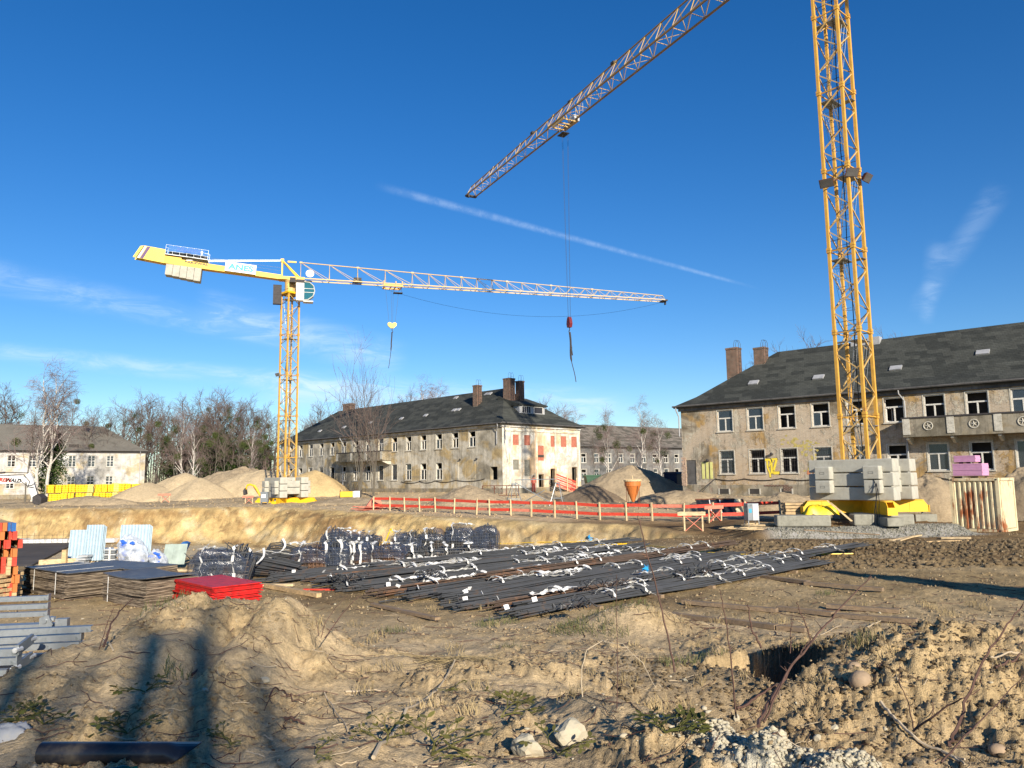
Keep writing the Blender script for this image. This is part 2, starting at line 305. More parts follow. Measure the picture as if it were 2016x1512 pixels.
def filmmat(name, tint, cover):
    m = bpy.data.materials.new(name); m.use_nodes = True; t = m.node_tree; n = t.nodes; l = t.links
    b = n['Principled BSDF']; b.inputs['Base Color'].default_value = (*tint, 1); b.inputs['Roughness'].default_value = 0.18; b.inputs['Specular IOR Level'].default_value = 0.6
    tr = n.new('ShaderNodeBsdfTransparent'); mx = n.new('ShaderNodeMixShader'); tcn = n.new('ShaderNodeTexCoord'); ns = n.new('ShaderNodeTexNoise'); rp = n.new('ShaderNodeValToRGB')
    l.new(tcn.outputs['Object'], ns.inputs['Vector']); ns.inputs['Scale'].default_value = 6; ns.inputs['Detail'].default_value = 6
    l.new(ns.outputs['Fac'], rp.inputs[0]); rp.color_ramp.elements[0].position = 0.35; rp.color_ramp.elements[0].color = (cover * .5,) * 3 + (1,); rp.color_ramp.elements[1].position = 0.7; rp.color_ramp.elements[1].color = (min(1, cover * 1.5),) * 3 + (1,)
    l.new(rp.outputs[0], mx.inputs[0]); l.new(tr.outputs[0], mx.inputs[1]); l.new(b.outputs[0], mx.inputs[2]); l.new(mx.outputs[0], n['Material Output'].inputs[0])
    bp = n.new('ShaderNodeBump'); bp.inputs['Strength'].default_value = 0.8; bp.inputs['Distance'].default_value = 0.05; l.new(ns.outputs['Fac'], bp.inputs['Height']); l.new(bp.outputs[0], b.inputs['Normal'])
    return m
M['film'] = filmmat('clear bluish wrapping film', (0.055, 0.07, 0.11), 0.38)
M['film_white'] = filmmat('milky wrapping film', (0.60, 0.64, 0.70), 0.62)
# ---------------------------------------------------------------- mesh helpers
COL = sc.collection
class MB:
    def __init__(s): s.v = []; s.f = []; s.mi = []; s.cur = 0
    def add(s, vs, fs):
        o = len(s.v); s.v += [tuple(p) for p in vs]; s.f += [tuple(i + o for i in f) for f in fs]; s.mi += [s.cur] * len(fs); return s
    def box(s, c, d, rz=0.0, m=None):
        x, y, z = d[0] / 2, d[1] / 2, d[2] / 2
        vs = [(-x, -y, -z), (x, -y, -z), (x, y, -z), (-x, y, -z), (-x, -y, z), (x, -y, z), (x, y, z), (-x, y, z)]
        if rz:
            a, b = math.cos(rz), math.sin(rz); vs = [(p[0] * a - p[1] * b, p[0] * b + p[1] * a, p[2]) for p in vs]
        if m is not None: vs = [tuple(m @ Vector(p)) for p in vs]
        vs = [(p[0] + c[0], p[1] + c[1], p[2] + c[2]) for p in vs]
        return s.add(vs, [(0, 3, 2, 1), (4, 5, 6, 7), (0, 1, 5, 4), (1, 2, 6, 5), (2, 3, 7, 6), (3, 0, 4, 7)])
    def bx(s, x0, x1, y0, y1, z0, z1): return s.box(((x0 + x1) / 2, (y0 + y1) / 2, (z0 + z1) / 2), (abs(x1 - x0), abs(y1 - y0), abs(z1 - z0)))
    def bar(s, p, q, r, n=4, r2=None, caps=True):
        p = Vector(p); q = Vector(q); d = q - p
        if d.length < 1e-6: return s
        d.normalize(); a = d.cross(Vector((0, 0, 1)) if abs(d.z) < 0.95 else Vector((1, 0, 0))).normalized(); b = d.cross(a)
        r2 = r if r2 is None else r2; vs = []
        for (c, rr) in ((p, r), (q, r2)):
            for i in range(n):
                t = 2 * math.pi * (i + 0.5) / n; vs.append(c + (a * math.cos(t) + b * math.sin(t)) * rr)
        fs = [(i, (i + 1) % n, n + (i + 1) % n, n + i) for i in range(n)]
        if caps: fs += [tuple(range(n - 1, -1, -1)), tuple(range(n, 2 * n))]
        return s.add(vs, fs)
    def tube(s, pts, r, n=5, caps=True):
        pts = [Vector(p) for p in pts]; k = len(pts); vs = []; a = None
        rs = r if hasattr(r, '__len__') else [r] * k
        for i, p in enumerate(pts):
            d = (pts[min(i + 1, k - 1)] - pts[max(i - 1, 0)])
            if d.length < 1e-7: d = Vector((0, 0, 1))
            d.normalize()
            if a is None: a = d.cross(Vector((0, 0, 1)) if abs(d.z) < 0.9 else Vector((1, 0, 0))).normalized()
            else:
                a = (a - d * a.dot(d));  a = a.normalized() if a.length > 1e-6 else d.orthogonal().normalized()
            b = d.cross(a)
            for j in range(n):
                t = 2 * math.pi * j / n; vs.append(p + (a * math.cos(t) + b * math.sin(t)) * rs[i])
        fs = []
        for i in range(k - 1):
            for j in range(n): fs.append((i * n + j, i * n + (j + 1) % n, (i + 1) * n + (j + 1) % n, (i + 1) * n + j))
        if caps: fs += [tuple(range(n - 1, -1, -1)), tuple(range((k - 1) * n, k * n))]
        return s.add(vs, fs)
    def quad(s, a, b, c, d): return s.add([a, b, c, d], [(0, 1, 2, 3)])
    def prism(s, poly, axis, t0, t1):
        """extrude a 2D outline: axis 'y' uses (x,z), 'x' uses (y,z), 'z' uses (x,y)"""
        n = len(poly)
        def P(p, t): return (p[0], t, p[1]) if axis == 'y' else (t, p[0], p[1]) if axis == 'x' else (p[0], p[1], t)
        vs = [P(p, t0) for p in poly] + [P(p, t1) for p in poly]
        return s.add(vs, [tuple(range(n)), tuple(range(2 * n - 1, n - 1, -1))] + [(i, n + i, n + (i + 1) % n, (i + 1) % n) for i in range(n)])
    def lathe(s, prof, c=(0, 0, 0), n=16):
        vs = []; k = len(prof)
        for (r, z) in prof:
            for j in range(n): vs.append((c[0] + r * math.cos(2 * math.pi * j / n), c[1] + r * math.sin(2 * math.pi * j / n), c[2] + z))
        fs = [(i * n + j, i * n + (j + 1) % n, (i + 1) * n + (j + 1) % n, (i + 1) * n + j) for i in range(k - 1) for j in range(n)]
        fs += [tuple(range(n - 1, -1, -1)), tuple(range((k - 1) * n, k * n))]
        return s.add(vs, fs)
    def blob(s, c, r, seed=0, sub=1, rough=0.25):
        vs, fs = ICO[sub]; rnd = random.Random(seed); k = [1 + rnd.uniform(-rough, rough) for _ in vs]
        r = r if hasattr(r, '__len__') else (r, r, r)
        return s.add([(c[0] + v[0] * r[0] * q, c[1] + v[1] * r[1] * q, c[2] + v[2] * r[2] * q) for v, q in zip(vs, k)], fs)
    def mesh(s, name, mats, smooth=False):
        me = bpy.data.meshes.new(name); me.from_pydata(s.v, [], s.f)
        for m in (mats if isinstance(mats, (list, tuple)) else [mats]): me.materials.append(M[m] if isinstance(m, str) else m)
        if any(s.mi): me.polygons.foreach_set('material_index', s.mi)
        if smooth: me.polygons.foreach_set('use_smooth', [True] * len(s.f))
        me.update(); return me
    def build(s, name, mats, parent=None, smooth=False, loc=None, rz=0.0):
        o = bpy.data.objects.new(name, s.mesh(name, mats, smooth)); COL.objects.link(o)
        if parent is not None: o.parent = parent
        if loc is not None: o.location = loc
        if rz: o.rotation_euler = (0, 0, rz)
        return o
def _ico():
    import bmesh
    out = {}
    for sub in (1, 2, 3):
        bm = bmesh.new(); bmesh.ops.create_icosphere(bm, subdivisions=sub, radius=1)
        bm.verts.ensure_lookup_table(); out[sub] = ([tuple(v.co) for v in bm.verts], [tuple(v.index for v in f.verts) for f in bm.faces]); bm.free()
    return out
ICO = _ico()
def tag(o, label=None, cat=None, group=None, kind=None):
    if label: o['label'] = label
    if cat: o['category'] = cat
    if group: o['group'] = group
    if kind: o['kind'] = kind
    return o
def thing(name, label, cat, loc=(0, 0, 0), rz=0.0, group=None):
    o = bpy.data.objects.new(name, None); COL.objects.link(o); o.location = loc; o.rotation_euler = (0, 0, rz); o.empty_display_size = 0.2
    return tag(o, label, cat, group)
def kids(o): return [c for c in bpy.data.objects if c.parent == o]
def copy_tree(o, loc=None, rz=None, label=None, scale=None, tree=None):
    def rec(x, par):
        c = x.copy(); COL.objects.link(c); c.parent = par
        for ch in list(x.children): rec(ch, c)
        return c
    c = rec(o, None)
    if loc is not None: c.location = loc
    if rz is not None: c.rotation_euler = (0, 0, rz)
    if scale is not None: c.scale = (scale, scale, scale) if not hasattr(scale, '__len__') else scale
    if label: c['label'] = label
    return c
def text_mesh(name, txt, size, mat, parent, mtx, depth=0.01, font_shear=0.0, sx=1.0):
    cu = bpy.data.curves.new(name, 'FONT'); cu.body = txt; cu.size = size; cu.extrude = depth; cu.align_x = 'CENTER'; cu.align_y = 'CENTER'; cu.shear = font_shear; cu.offset = size * 0.045
    tmp = bpy.data.objects.new(name, cu); COL.objects.link(tmp); dg = bpy.context.evaluated_depsgraph_get(); me = bpy.data.meshes.new_from_object(tmp.evaluated_get(dg)); me.name = name
    bpy.data.objects.remove(tmp); me.materials.clear(); me.materials.append(M[mat])
    o = bpy.data.objects.new(name, me); COL.objects.link(o)
    if parent is not None: o.parent = parent
    o.matrix_local = mtx @ Matrix.Diagonal((sx, 1, 1, 1)); return o
# ---------------------------------------------------------------- numpy noise
_rs = np.random.RandomState(5); _perm = _rs.permutation(512); _perm = np.concatenate([_perm, _perm, _perm]); _grad = _rs.rand(512) * 2 * np.pi
_gx, _gy = np.cos(_grad), np.sin(_grad)
def perlin(x, y):
    xi = np.floor(x).astype(np.int64); yi = np.floor(y).astype(np.int64); xf = x - xi; yf = y - yi; xi &= 511; yi &= 511
    u = xf * xf * xf * (xf * (xf * 6 - 15) + 10); v = yf * yf * yf * (yf * (yf * 6 - 15) + 10)
    def g(ix, iy, dx, dy):
        h = _perm[_perm[ix & 511] + (iy & 511)] & 511; return _gx[h] * dx + _gy[h] * dy
    n00 = g(xi, yi, xf, yf); n10 = g(xi + 1, yi, xf - 1, yf); n01 = g(xi, yi + 1, xf, yf - 1); n11 = g(xi + 1, yi + 1, xf - 1, yf - 1)
    return (n00 * (1 - u) + n10 * u) * (1 - v) + (n01 * (1 - u) + n11 * u) * v
def fbm(x, y, f, octv=5, gain=0.5, ridged=False):
    a = 1.0; s = np.zeros_like(x); t = 0
    for i in range(octv):
        p = perlin(x * f + 17.3 * i, y * f - 9.1 * i) * 1.5
        if ridged: p = 1 - 2 * np.abs(p)
        s += a * p; t += a; a *= gain; f *= 2.03
    return s / t
def sstep(x, a, b):
    t = np.clip((x - a) / (b - a), 0, 1); return t * t * (3 - 2 * t)
# ================================================================ TERRAIN
PIT = np.array([(-95, 20), (-60, 25), (-14, 25.5), (-10, 31), (2, 33.5), (8.4, 38.6), (9.6, 41.2), (7.0, 44.4), (3, 47.0), (-2, 50.6), (-10.5, 58), (-20, 68), (-46, 73), (-95, 86)], float)
def poly_sdf(x, y, P):
    d = np.full(x.shape, 1e9); inside = np.zeros(x.shape, bool); n = len(P)
    for i in range(n):
        a, b = P[i], P[(i + 1) % n]; e = b - a
        t = np.clip(((x - a[0]) * e[0] + (y - a[1]) * e[1]) / (e @ e), 0, 1)
        d = np.minimum(d, np.hypot(x - a[0] - t * e[0], y - a[1] - t * e[1]))
        c = ((a[1] > y) != (b[1] > y)) & (x < (b[0] - a[0]) * (y - a[1]) / (b[1] - a[1] + 1e-12) + a[0]); inside ^= c
    return np.where(inside, d, -d)
YB = [-80, 0, 3, 5, 8, 11, 14, 20, 28, 35, 39, 45, 55, 65, 78, 90, 130, 200, 1000]
ZB = [.9, 1.42, 1.42, 1.28, .95, .62, .47, .45, .35, .16, .02, .3, .6, .75, .85, 1.2, 1.45, 1.5, 1.5]
def gauss(x, y, cx, cy, rx, ry, a, p=2): return a * np.exp(-(np.abs((x - cx) / rx) ** p + np.abs((y - cy) / ry) ** p))
BUILD = [((13.55, 64.6), (.746, -.666), (0, 45), (-4, 14), 1.35), ((-35.32, 115.24), (.691, -.723), (-2, 52), (-5, 15), 1.5)]
def height(x, y, fine=True):
    x = np.asarray(x, float); y = np.asarray(y, float)
    z = np.interp(y, YB, ZB)
    lf = (1 - sstep(x, -44, -28)) * sstep(y, 70, 85); z = z * (1 - lf) + np.minimum(z, .82) * lf
    for (o, d, rx, ry, h) in BUILD:
        lx = (x - o[0]) * d[0] + (y - o[1]) * d[1]; ly = -(x - o[0]) * d[1] + (y - o[1]) * d[0]
        m = sstep(lx, rx[0] - 4, rx[0]) * (1 - sstep(lx, rx[1], rx[1] + 4)) * sstep(ly, ry[0] - 3, ry[0] + 2.2) * (1 - sstep(ly, ry[1], ry[1] + 4))
        z = z * (1 - m) + h * m
    # foreground heaps
    wx = fbm(x, y + 30, .8, 3) * .35; pm = sstep(x + wx, -4.85, -4.2) * (1 - sstep(x + wx, -2.75, -1.75)) * sstep(y, 4.9, 8.3) * (1 - sstep(y + wx, 9.4, 11.0))
    z = z * (1 - pm) + (1.55 + .16 * fbm(x + 9, y, .6, 3) + .10 * fbm(x, y + 5, 1.7, 4, .6) * 1.4) * pm
    z -= gauss(x, y, -2.95, 8.2, .16, 1.5, .16) + gauss(x, y, -4.15, 7.8, .22, 1.1, .10) + gauss(x, y, -2.2, 7.6, .14, .9, .08)
    z += gauss(x, y, 4.5, 8.1, 1.5, 1.5, .52, 2.2) + gauss(x, y, 6.8, 8.4, 1.6, 1.6, .25)
    z += gauss(x, y, 1.95, 13.0, .85, .6, .40) - gauss(x, y, 2.0, 7.6, .9, 1.2, .18) + gauss(x, y, -1.6, 9.2, .9, .6, .16)
    z -= .30 * sstep(-x, 4.3, 5.0) * sstep(y, 6.0, 7.4) * (1 - sstep(y, 11.5, 14))
    s = (x - 1.05) * .88 + (y - 5.15) * .47
    z -= .50 * sstep(s, 0.0, .55) * sstep(x, -.2, 1.0) * (1 - sstep(y, 6.5, 9)) * (1 - .0 * x)
    z += .14 * np.exp(-(s / .35) ** 2) * sstep(x, -.1, .6) * (1 - sstep(y, 6, 8))
    # square hole beside the right heap
    hx = np.abs((x - 2.78) * .94 + (y - 9.0) * .33) / (.38 + .05 * fbm(x, y, 2.5, 3)); hy = np.abs(-(x - 2.78) * .33 + (y - 9.0) * .94) / .72
    z -= 1.3 * (1 - sstep(np.maximum(hx, hy), .90, 1.04))
    pad = sstep(x, 10.6, 12.2) * (1 - sstep(x, 20.8, 22.0)) * sstep(y, 36.2, 37.1) * (1 - sstep(y, 43.5, 46)); z = z * (1 - pad) + .53 * pad
    # excavation
    sd = poly_sdf(x, y, PIT)
    wob = fbm(x, y, .16, 3) * .9 + fbm(x, y + 11, .6, 4, .6) * .7
    t = sstep(sd + wob * .8, 0.0, 4.2 - 1.6 * sstep(x, -6, 6)); depth = z + 2.0
    far = 1.0
    z = z - depth * t * far
    # ramp going down at the far left
    slope = t * (1 - t) * 4
    z += slope * (fbm(x * .9 + y * .5, y * .22 - x * .1, .5, 4, .5, True) * .30 + fbm(x * .9 + y * .4, y * .4 - x * .2, 1.7, 4, .6, True) * .14)
    # long undulation
    z += fbm(x, y, .07, 3) * .18 * sstep(np.hypot(x, y), 14, 40) * (1 - t)
    if fine:
        r = np.hypot(x, y); near = 1 - sstep(y, 9.5, 14.5); mid = (1 - near)
        z += near * (fbm(x, y, .75, 3) * .13)
        cl = fbm(x, y, 2.6, 4, .55); rgh = .25 + 1.5 * sstep(fbm(x + 3, y, .75, 3), -.12, .22); z += near * (np.abs(cl) ** 1.0) * .15 * (.4 + .6 * rgh)
        z += near * fbm(x, y, 9, 4, .6, True) * .026 * rgh
        hump = gauss(x, y, 4.3, 8.1, 2.2, 2.2, 1) + gauss(x, y, 1.95, 13.0, 1, .8, .7)
        z += hump * (fbm(x, y, 5, 3, .6) * .06 + fbm(x, y, 11, 4, .6) * .035)
        fade = 1 - sstep(r, 45, 90)
        z += mid * fade * (fbm(x, y, .6, 4, .5) * .06 + fbm(x, y, 3.2, 4, .6) * .035 + np.abs(fbm(x, y, 7, 3, .6)) * .03)
        rut = sstep(x, 6, 11) * sstep(y, 19.5, 23) * (1 - sstep(y, 30, 33)) * (1 - sstep(x, 26, 30))
        z += rut * (fbm(x * .35 + y * .12, y * 1.0 + x * .25, 1.1, 4, .6, True) * .13 + fbm(x, y, 4, 4, .7) * .07)
        tr = (1 - sstep(np.abs(np.abs(y - 36.2 + (x - 8) * .12) - .9), .18, .35)) * sstep(x, 3, 8) * (1 - t); z -= tr * .07
        z += (1 - sstep(np.abs(y - 36.7), .5, 1.1)) * sstep(x, 11.5, 13) * (1 - sstep(x, 21, 22)) * .07 * fbm(x, y, 5, 4, .65)
        z += sstep(y, 52, 60) * (1 - sstep(y, 110, 130)) * (1 - t) * (fbm(x, y, .45, 5, .6) * .16 + np.abs(fbm(x, y, 1.6, 4, .6)) * .10)
    return z
def gz(x, y):
    return float(height(np.array([x]), np.array([y]), False)[0])
def gzf(x, y):
    return float(height(np.array([x]), np.array([y]), True)[0])
def gp(u, v):
    """point on the ground seen at photo pixel (u, v), marching along the sight line"""
    d = ray(u, v); t = 3.0; step = 1.02
    while t < 400:
        p = Vector((0, 0, CAMZ)) + d * t
        if p.z < gz(p.x, p.y): break
        t *= step
    lo, hi = t / step, t
    for _ in range(18):
        m = (lo + hi) / 2; p = Vector((0, 0, CAMZ)) + d * m
        if p.z < gz(p.x, p.y): hi = m
        else: lo = m
    p = Vector((0, 0, CAMZ)) + d * hi
    return Vector((p.x, p.y, gz(p.x, p.y)))
def build_ground():
    rr = [1.0]
    while rr[-1] < 950:
        r = rr[-1]; k = .0068 if r < 44 else (.0036 if r < 84 else (.009 if r < 150 else .05)); rr.append(r * (1 + k))
    rr = np.array(rr)
    th = list(np.arange(-43, 43.01, .105)) + list(np.arange(45, 316, 2.5)); th = np.radians(np.array(th))
    Rg, Tg = np.meshgrid(rr, th, indexing='ij'); X = Rg * np.sin(Tg); Y = Rg * np.cos(Tg)
    nr, ntn = X.shape
    Z = np.empty_like(X)
    for i in range(0, nr, 100): Z[i:i + 100] = height(X[i:i + 100], Y[i:i + 100])
    idx = np.arange(nr * ntn).reshape(nr, ntn); j2 = np.roll(idx, -1, axis=1)
    q = np.stack([idx[:-1], j2[:-1], j2[1:], idx[1:]], -1).reshape(-1, 4)
    co = np.stack([X, Y, Z], -1).reshape(-1, 3)
    co = np.vstack([co, [[0, 0, float(Z[0].mean())]]]); c = len(co) - 1
    tri = np.stack([np.full(ntn, c), np.roll(idx[0], -1), idx[0]], -1)
    me = bpy.data.meshes.new('ground'); nf = len(q) + len(tri); nl = q.size + tri.size
    me.vertices.add(len(co)); me.vertices.foreach_set('co', co.astype(np.float32).ravel())
    me.loops.add(nl); me.loops.foreach_set('vertex_index', np.concatenate([q.ravel(), tri.ravel()]).astype(np.int32))
    ls = np.concatenate([np.arange(len(q)) * 4, q.size + np.arange(len(tri)) * 3]).astype(np.int32)
    me.polygons.add(nf); me.polygons.foreach_set('loop_start', ls)
    me.polygons.foreach_set('use_smooth', np.ones(nf, bool))
    # soil kinds: what the ground is made of at each place, plus painted shade in the hole
    x, y = co[:, 0], co[:, 1]; sd = poly_sdf(x, y, PIT) + fbm(x, y, .16, 3) * .7
    def C(*c): return np.array(c)[None, :]
    n1 = fbm(x, y, .22, 4); n2 = fbm(x + 40, y, .9, 4); n3 = fbm(x, y + 70, .05, 3)
    col = np.repeat(C(.50, .37, .20), len(x), 0); ndry = sstep(fbm(x + 3, y, .75, 3), -.12, .22); 
    def blend(c, m):
        nonlocal col; m = np.clip(m, 0, 1)[:, None]; col = col * (1 - m) + C(*c) * m
    blend((.60, .455, .27), (1 - ndry) * .6); mid = sstep(y, 13, 17); blend((.37, .265, .13), mid)
    blend((.20, .135, .068), mid * sstep(n1 + .35 * n2, -.08, .2) * .8); blend((.50, .37, .20), mid * sstep(-n1 + .4 * n2, .08, .35) * .6)
    moist = sstep(x + .35 * (y - 30), 2, 10) * sstep(y, 20, 24) * (1 - sstep(y, 46, 50)); blend((.165, .105, .05), moist * (.72 + .6 * n2))
    blend((.40, .29, .15), gauss(x, y, 5.5, 29.5, 7, 2.0, .8))
    far = sstep(y, 44, 50); blend((.55, .42, .25), far * (1 - .5 * sstep(n1, -.1, .4)))
    blend((.27, .21, .13), sstep(y, 60, 90) * sstep(n3 + n1 * .5, -.1, .25) * .4)
    t = sstep(sd, -.3, .6); blend((.50, .345, .15), t)
    st = fbm(x * .8 + y * .75, y * .14 - x * .12, .55, 6, .6)
    blend((.62, .50, .29), t * sstep(st, .04, .22) * .85); blend((.25, .155, .07), t * sstep(-st, .02, .2) * .85)
    zz_ = co[:, 2]; s2 = fbm(x * .10 + .3 * n2, zz_ * 1.6 + n1, 1.0, 4, .6); blend((.64, .46, .20), t * sstep(s2, .0, .2) * .7); blend((.36, .22, .09), t * sstep(-s2, .05, .25) * .7); rightpart = sstep(x, -6, 2); blend((.30, .225, .125), t * rightpart * .85 * sstep(n2, -.5, .3))
    blend((.52, .44, .30), sstep(sd, 5, 7) * .7)
    # foreground: humus around the hole and heap, white rubble along the ridge
    nearm = 1 - sstep(y, 13, 16)
    blend((.19, .14, .085), nearm * (gauss(x, y, 2.1, 8.0, 1.0, 1.8, .6) + gauss(x, y, 3.1, 5.4, 2.0, .9, .45)) * sstep(n2 + .4, -.1, .5))
    blend((.52, .375, .19), nearm * gauss(x, y, 4.3, 8.1, 2.4, 2.4, .7))
    s = (x - 1.05) * .88 + (y - 5.15) * .47
    rub = np.exp(-((s + .12) / .30) ** 2) * sstep(x, .95, 1.2) * nearm * (1 - sstep(y, 5.2, 5.6)); blend((.56, .51, .38), rub * 1.2 * sstep(n2 + .6, -.1, .4))
    blend((.26, .20, .13), nearm * sstep(fbm(x, y, .9, 5, .6), .12, .4) * .4)
    blend((.36, .34, .30), (1 - sstep(np.abs(y - 36.9), .7, 1.3)) * sstep(x, 11.5, 12.5) * (1 - sstep(x, 21.5, 22.5)))
    hole_shade = gauss(x, y, 2.92, 8.95, .5, .7, 1, 6); blend((.10, .075, .05), hole_shade)  # shade inside the hole painted into the ground colour
    a = me.color_attributes.new('soil', 'FLOAT_COLOR', 'POINT'); a.data.foreach_set('color', np.hstack([col, np.ones((len(x), 1))]).astype(np.float32).ravel())
    me.update(calc_edges=True); me.validate()
    h = NT('site soil', 0.97, 0, 0.12); at = h.n.new('ShaderNodeAttribute'); at.attribute_name = 'soil'; v = h.co()
    f1 = h.noise(v, 1.6, 8, 0.72, 0.3); f2 = h.noise(v, 14, 6, 0.75); f3 = h.noise(v, 70, 3, 0.6)
    c = h.mix(0.75, at.outputs['Color'], h.ramp(f1, [(0.32, 0.62), (0.5, 1.0), (0.68, 1.25)]), 'MULTIPLY')
    c = h.mix(0.75, c, h.ramp(f2, [(0.32, 0.55), (0.48, 0.98), (0.7, 1.28)]), 'MULTIPLY')
    c = h.mix(0.5, c, h.ramp(f3, [(0.35, 0.6), (0.6, 1.15)]), 'MULTIPLY')
    vo = h.n.new('ShaderNodeTexVoronoi'); h.l.new(v, vo.inputs['Vector']); vo.inputs['Scale'].default_value = 22
    c = h.mix(h.ramp(vo.outputs['Distance'], [(0.10, 0.45), (0.16, 0.0)]), c, (.55, .48, .36))
    h.color(c); hb = h.math('ADD', h.math('MULTIPLY', f2, 0.7), h.math('MULTIPLY', f3, 0.3)); h.bump(hb, 0.9, 0.05)
    me.materials.append(h.m); M['soil'] = h.m
    o = bpy.data.objects.new('ground', me); COL.objects.link(o); tag(o, kind='structure')
    return o
build_ground()
# floor slab at the bottom of the pit
mb = MB(); mb.prism([(-66, 43), (-27.5, 43), (-37, 66), (-66, 66)], 'z', -2.35, -1.86)
h = NT('dark wet screed', 0.75, 0, 0.3); v = h.co(); h.color(h.ramp(h.noise(v, 0.35, 7, 0.65), [(0.3, (.055, .045, .034)), (0.55, (.09, .073, .054)), (0.75, (.15, .12, .085))])); h.bump(h.noise(v, 6, 4), .3, .02)
tag(mb.build('floor_slab', h.m), kind='structure')
mb = MB(); rnd = random.Random(3)
for i in range(26): mb.bar((-50 + i * .5, 65.8 + rnd.uniform(-.1, .1), -1.9), (-50 + i * .5 + rnd.uniform(-.1, .1), 65.8, -1.9 + rnd.uniform(.7, 1.15)), .014, 4)
for z in (-1.5, -1.2): mb.bar((-50, 65.8, z), (-37.5, 65.8, z), .012, 4)
tag(mb.build('starter_bar_cage', 'steel_rust'), 'row of thin rusty starter bars standing at the far edge of the dark pit floor', 'reinforcement')
mb = MB()
for i in range(4):
    x = -50 + i * 4.1; mb.box((x + 1.9, 67.0 + rnd.uniform(-.3, .3), -1.75), (3.9, 1.1, .28 + rnd.uniform(0, .15)), rnd.uniform(-.04, .04))
tag(mb.build('edge_insulation', 'white_paint'), 'low white insulation strip behind the starter bars in the pit', 'insulation strip')
def heap(label, c, r, h, col, seed, cat='soil heap', name='soil_heap', group=None, peak=1.0, n=96, k=44, rz=0.0, rough=.13):
    """a tipped heap: conical, slumped foot, wandering crest"""
    th = np.linspace(0, 2 * np.pi, n, endpoint=False); q = np.linspace(0, 1.12, k)
    Q, T = np.meshgrid(q, th, indexing='ij'); X = Q * np.cos(T) * r[0]; Y = Q * np.sin(T) * r[1]
    ang = 1 + .16 * perlin(np.cos(T) * 1.3 + seed, np.sin(T) * 1.3) * 2
    prof = np.clip(1 - (Q / ang) ** 1.25, 0, 1) ** peak
    base = np.array([gz(c[0] + a, c[1] + b) for a, b in zip((X[-1] * math.cos(rz) - Y[-1] * math.sin(rz)), (X[-1] * math.sin(rz) + Y[-1] * math.cos(rz)))])
    Z = h * prof + fbm(X + seed * 7, Y, .55, 5, .55) * h * rough + fbm(X * 1.0 + seed * 3, Y * 1.0, 1.9, 5, .65) * h * rough * .5
    Z = Z - .45 * sstep(Q, .93, 1.1)
    vs = np.stack([X, Y, Z], -1).reshape(-1, 3)
    mb = MB(); mb.v = [tuple(p) for p in vs]
    mb.f = [(i * n + j, i * n + (j + 1) % n, (i + 1) * n + (j + 1) % n, (i + 1) * n + j) for i in range(k - 1) for j in range(n)]; mb.mi = [0] * len(mb.f)
    mb.f = [tuple(reversed(f)) if False else f for f in mb.f]
    o = mb.build(name, col, None, True, (c[0], c[1], float(base.mean()) - .08), rz)
    return tag(o, label, cat, group)
def soilmat(name, c, var=.3):
    h = NT(name, 0.97, 0, 0.1); v = h.co(); f = h.noise(v, .8, 8, .7, .3); g = h.noise(v, 4.5, 8, .8)
    col = h.ramp(f, [(.3, tuple(x * (1 - var) for x in c)), (.5, c), (.7, tuple(min(1, x * (1 + var * .7)) for x in c))]); col = h.mix(.7, col, h.ramp(g, [(.3, .6), (.5, 1.0), (.7, 1.3)]), 'MULTIPLY')
    h.color(col); h.bump(g, .9, .12); return h.m
M['sand_pale'] = soilmat('pale building sand', (.50, .39, .24), .18)
M['sand_yellow'] = soilmat('yellow sand', (.52, .38, .19), .2)
M['earth'] = soilmat('brown subsoil', (.36, .28, .18), .3)
M['earth_dark'] = soilmat('dark topsoil', (.20, .15, .10), .35)  # topsoil tone, also painted shadow on the slope by the cabin
def P2(u, v, y): p = atY(u, v, y); return (p.x, p.y)
heap('pale sand heap partly hiding the right end of the yellow pallets', P2(290, 985, 98), (5.6, 4.5), 2.4, 'sand_pale', 1, 'sand heap', 'sand_heap', 'sand heaps on the left', .95, rough=.02)
heap('tallest pale sand heap with a rounded top, left of the orange crane', P2(362, 985, 101), (6.6, 5), 3.5, 'sand_pale', 2, 'sand heap', 'sand_heap', 'sand heaps on the left', .9, rough=.03)
heap('smooth pointed tan sand heap in front of the rounded one', P2(393, 985, 97), (5.2, 4.5), 2.75, 'sand_pale', 3, 'sand heap', 'sand_heap', 'sand heaps on the left', 1.05, rough=.015)
heap('long rough brown earth bank between sand heaps and crane', P2(478, 985, 108), (9, 6), 4.0, 'earth', 4, group='earth heaps around the yard', peak=.7)
heap('earth bank rising directly behind the ballast of the smaller crane', P2(515, 985, 100), (7, 5), 3.4, 'sand_pale', 5, group='earth heaps around the yard', peak=.6, rough=.06)
heap('yellow sand heap right of the smaller crane base', P2(618, 975, 92), (4.6, 4), 3.1, 'sand_yellow', 6, 'sand heap', 'sand_heap', peak=.75, rough=.04)
heap('small earth heap in front of the lower windows of the centre block', P2(923, 978, 68), (4.1, 3.4), 1.75, 'earth', 7, group='earth heaps around the yard', peak=.9)
heap('big tan earth heap between the two derelict blocks', P2(1245, 975, 72), (6.0, 4.2), 3.2, 'earth', 8, group='earth heaps around the yard', peak=.85, rough=.09)
heap('low dark topsoil heap at the left foot of the big heap', P2(1168, 975, 70), (3.8, 3.4), 1.5, 'earth_dark', 9, group='earth heaps around the yard', peak=.9)
heap('earth slope darkened to stand for shadow, falling towards the navy cabin', P2(1290, 972, 75), (4.2, 3.0), 2.5, 'earth_dark', 10, group='earth heaps around the yard', peak=.9)  # right block's shadow on the big heap put into this slope's colour
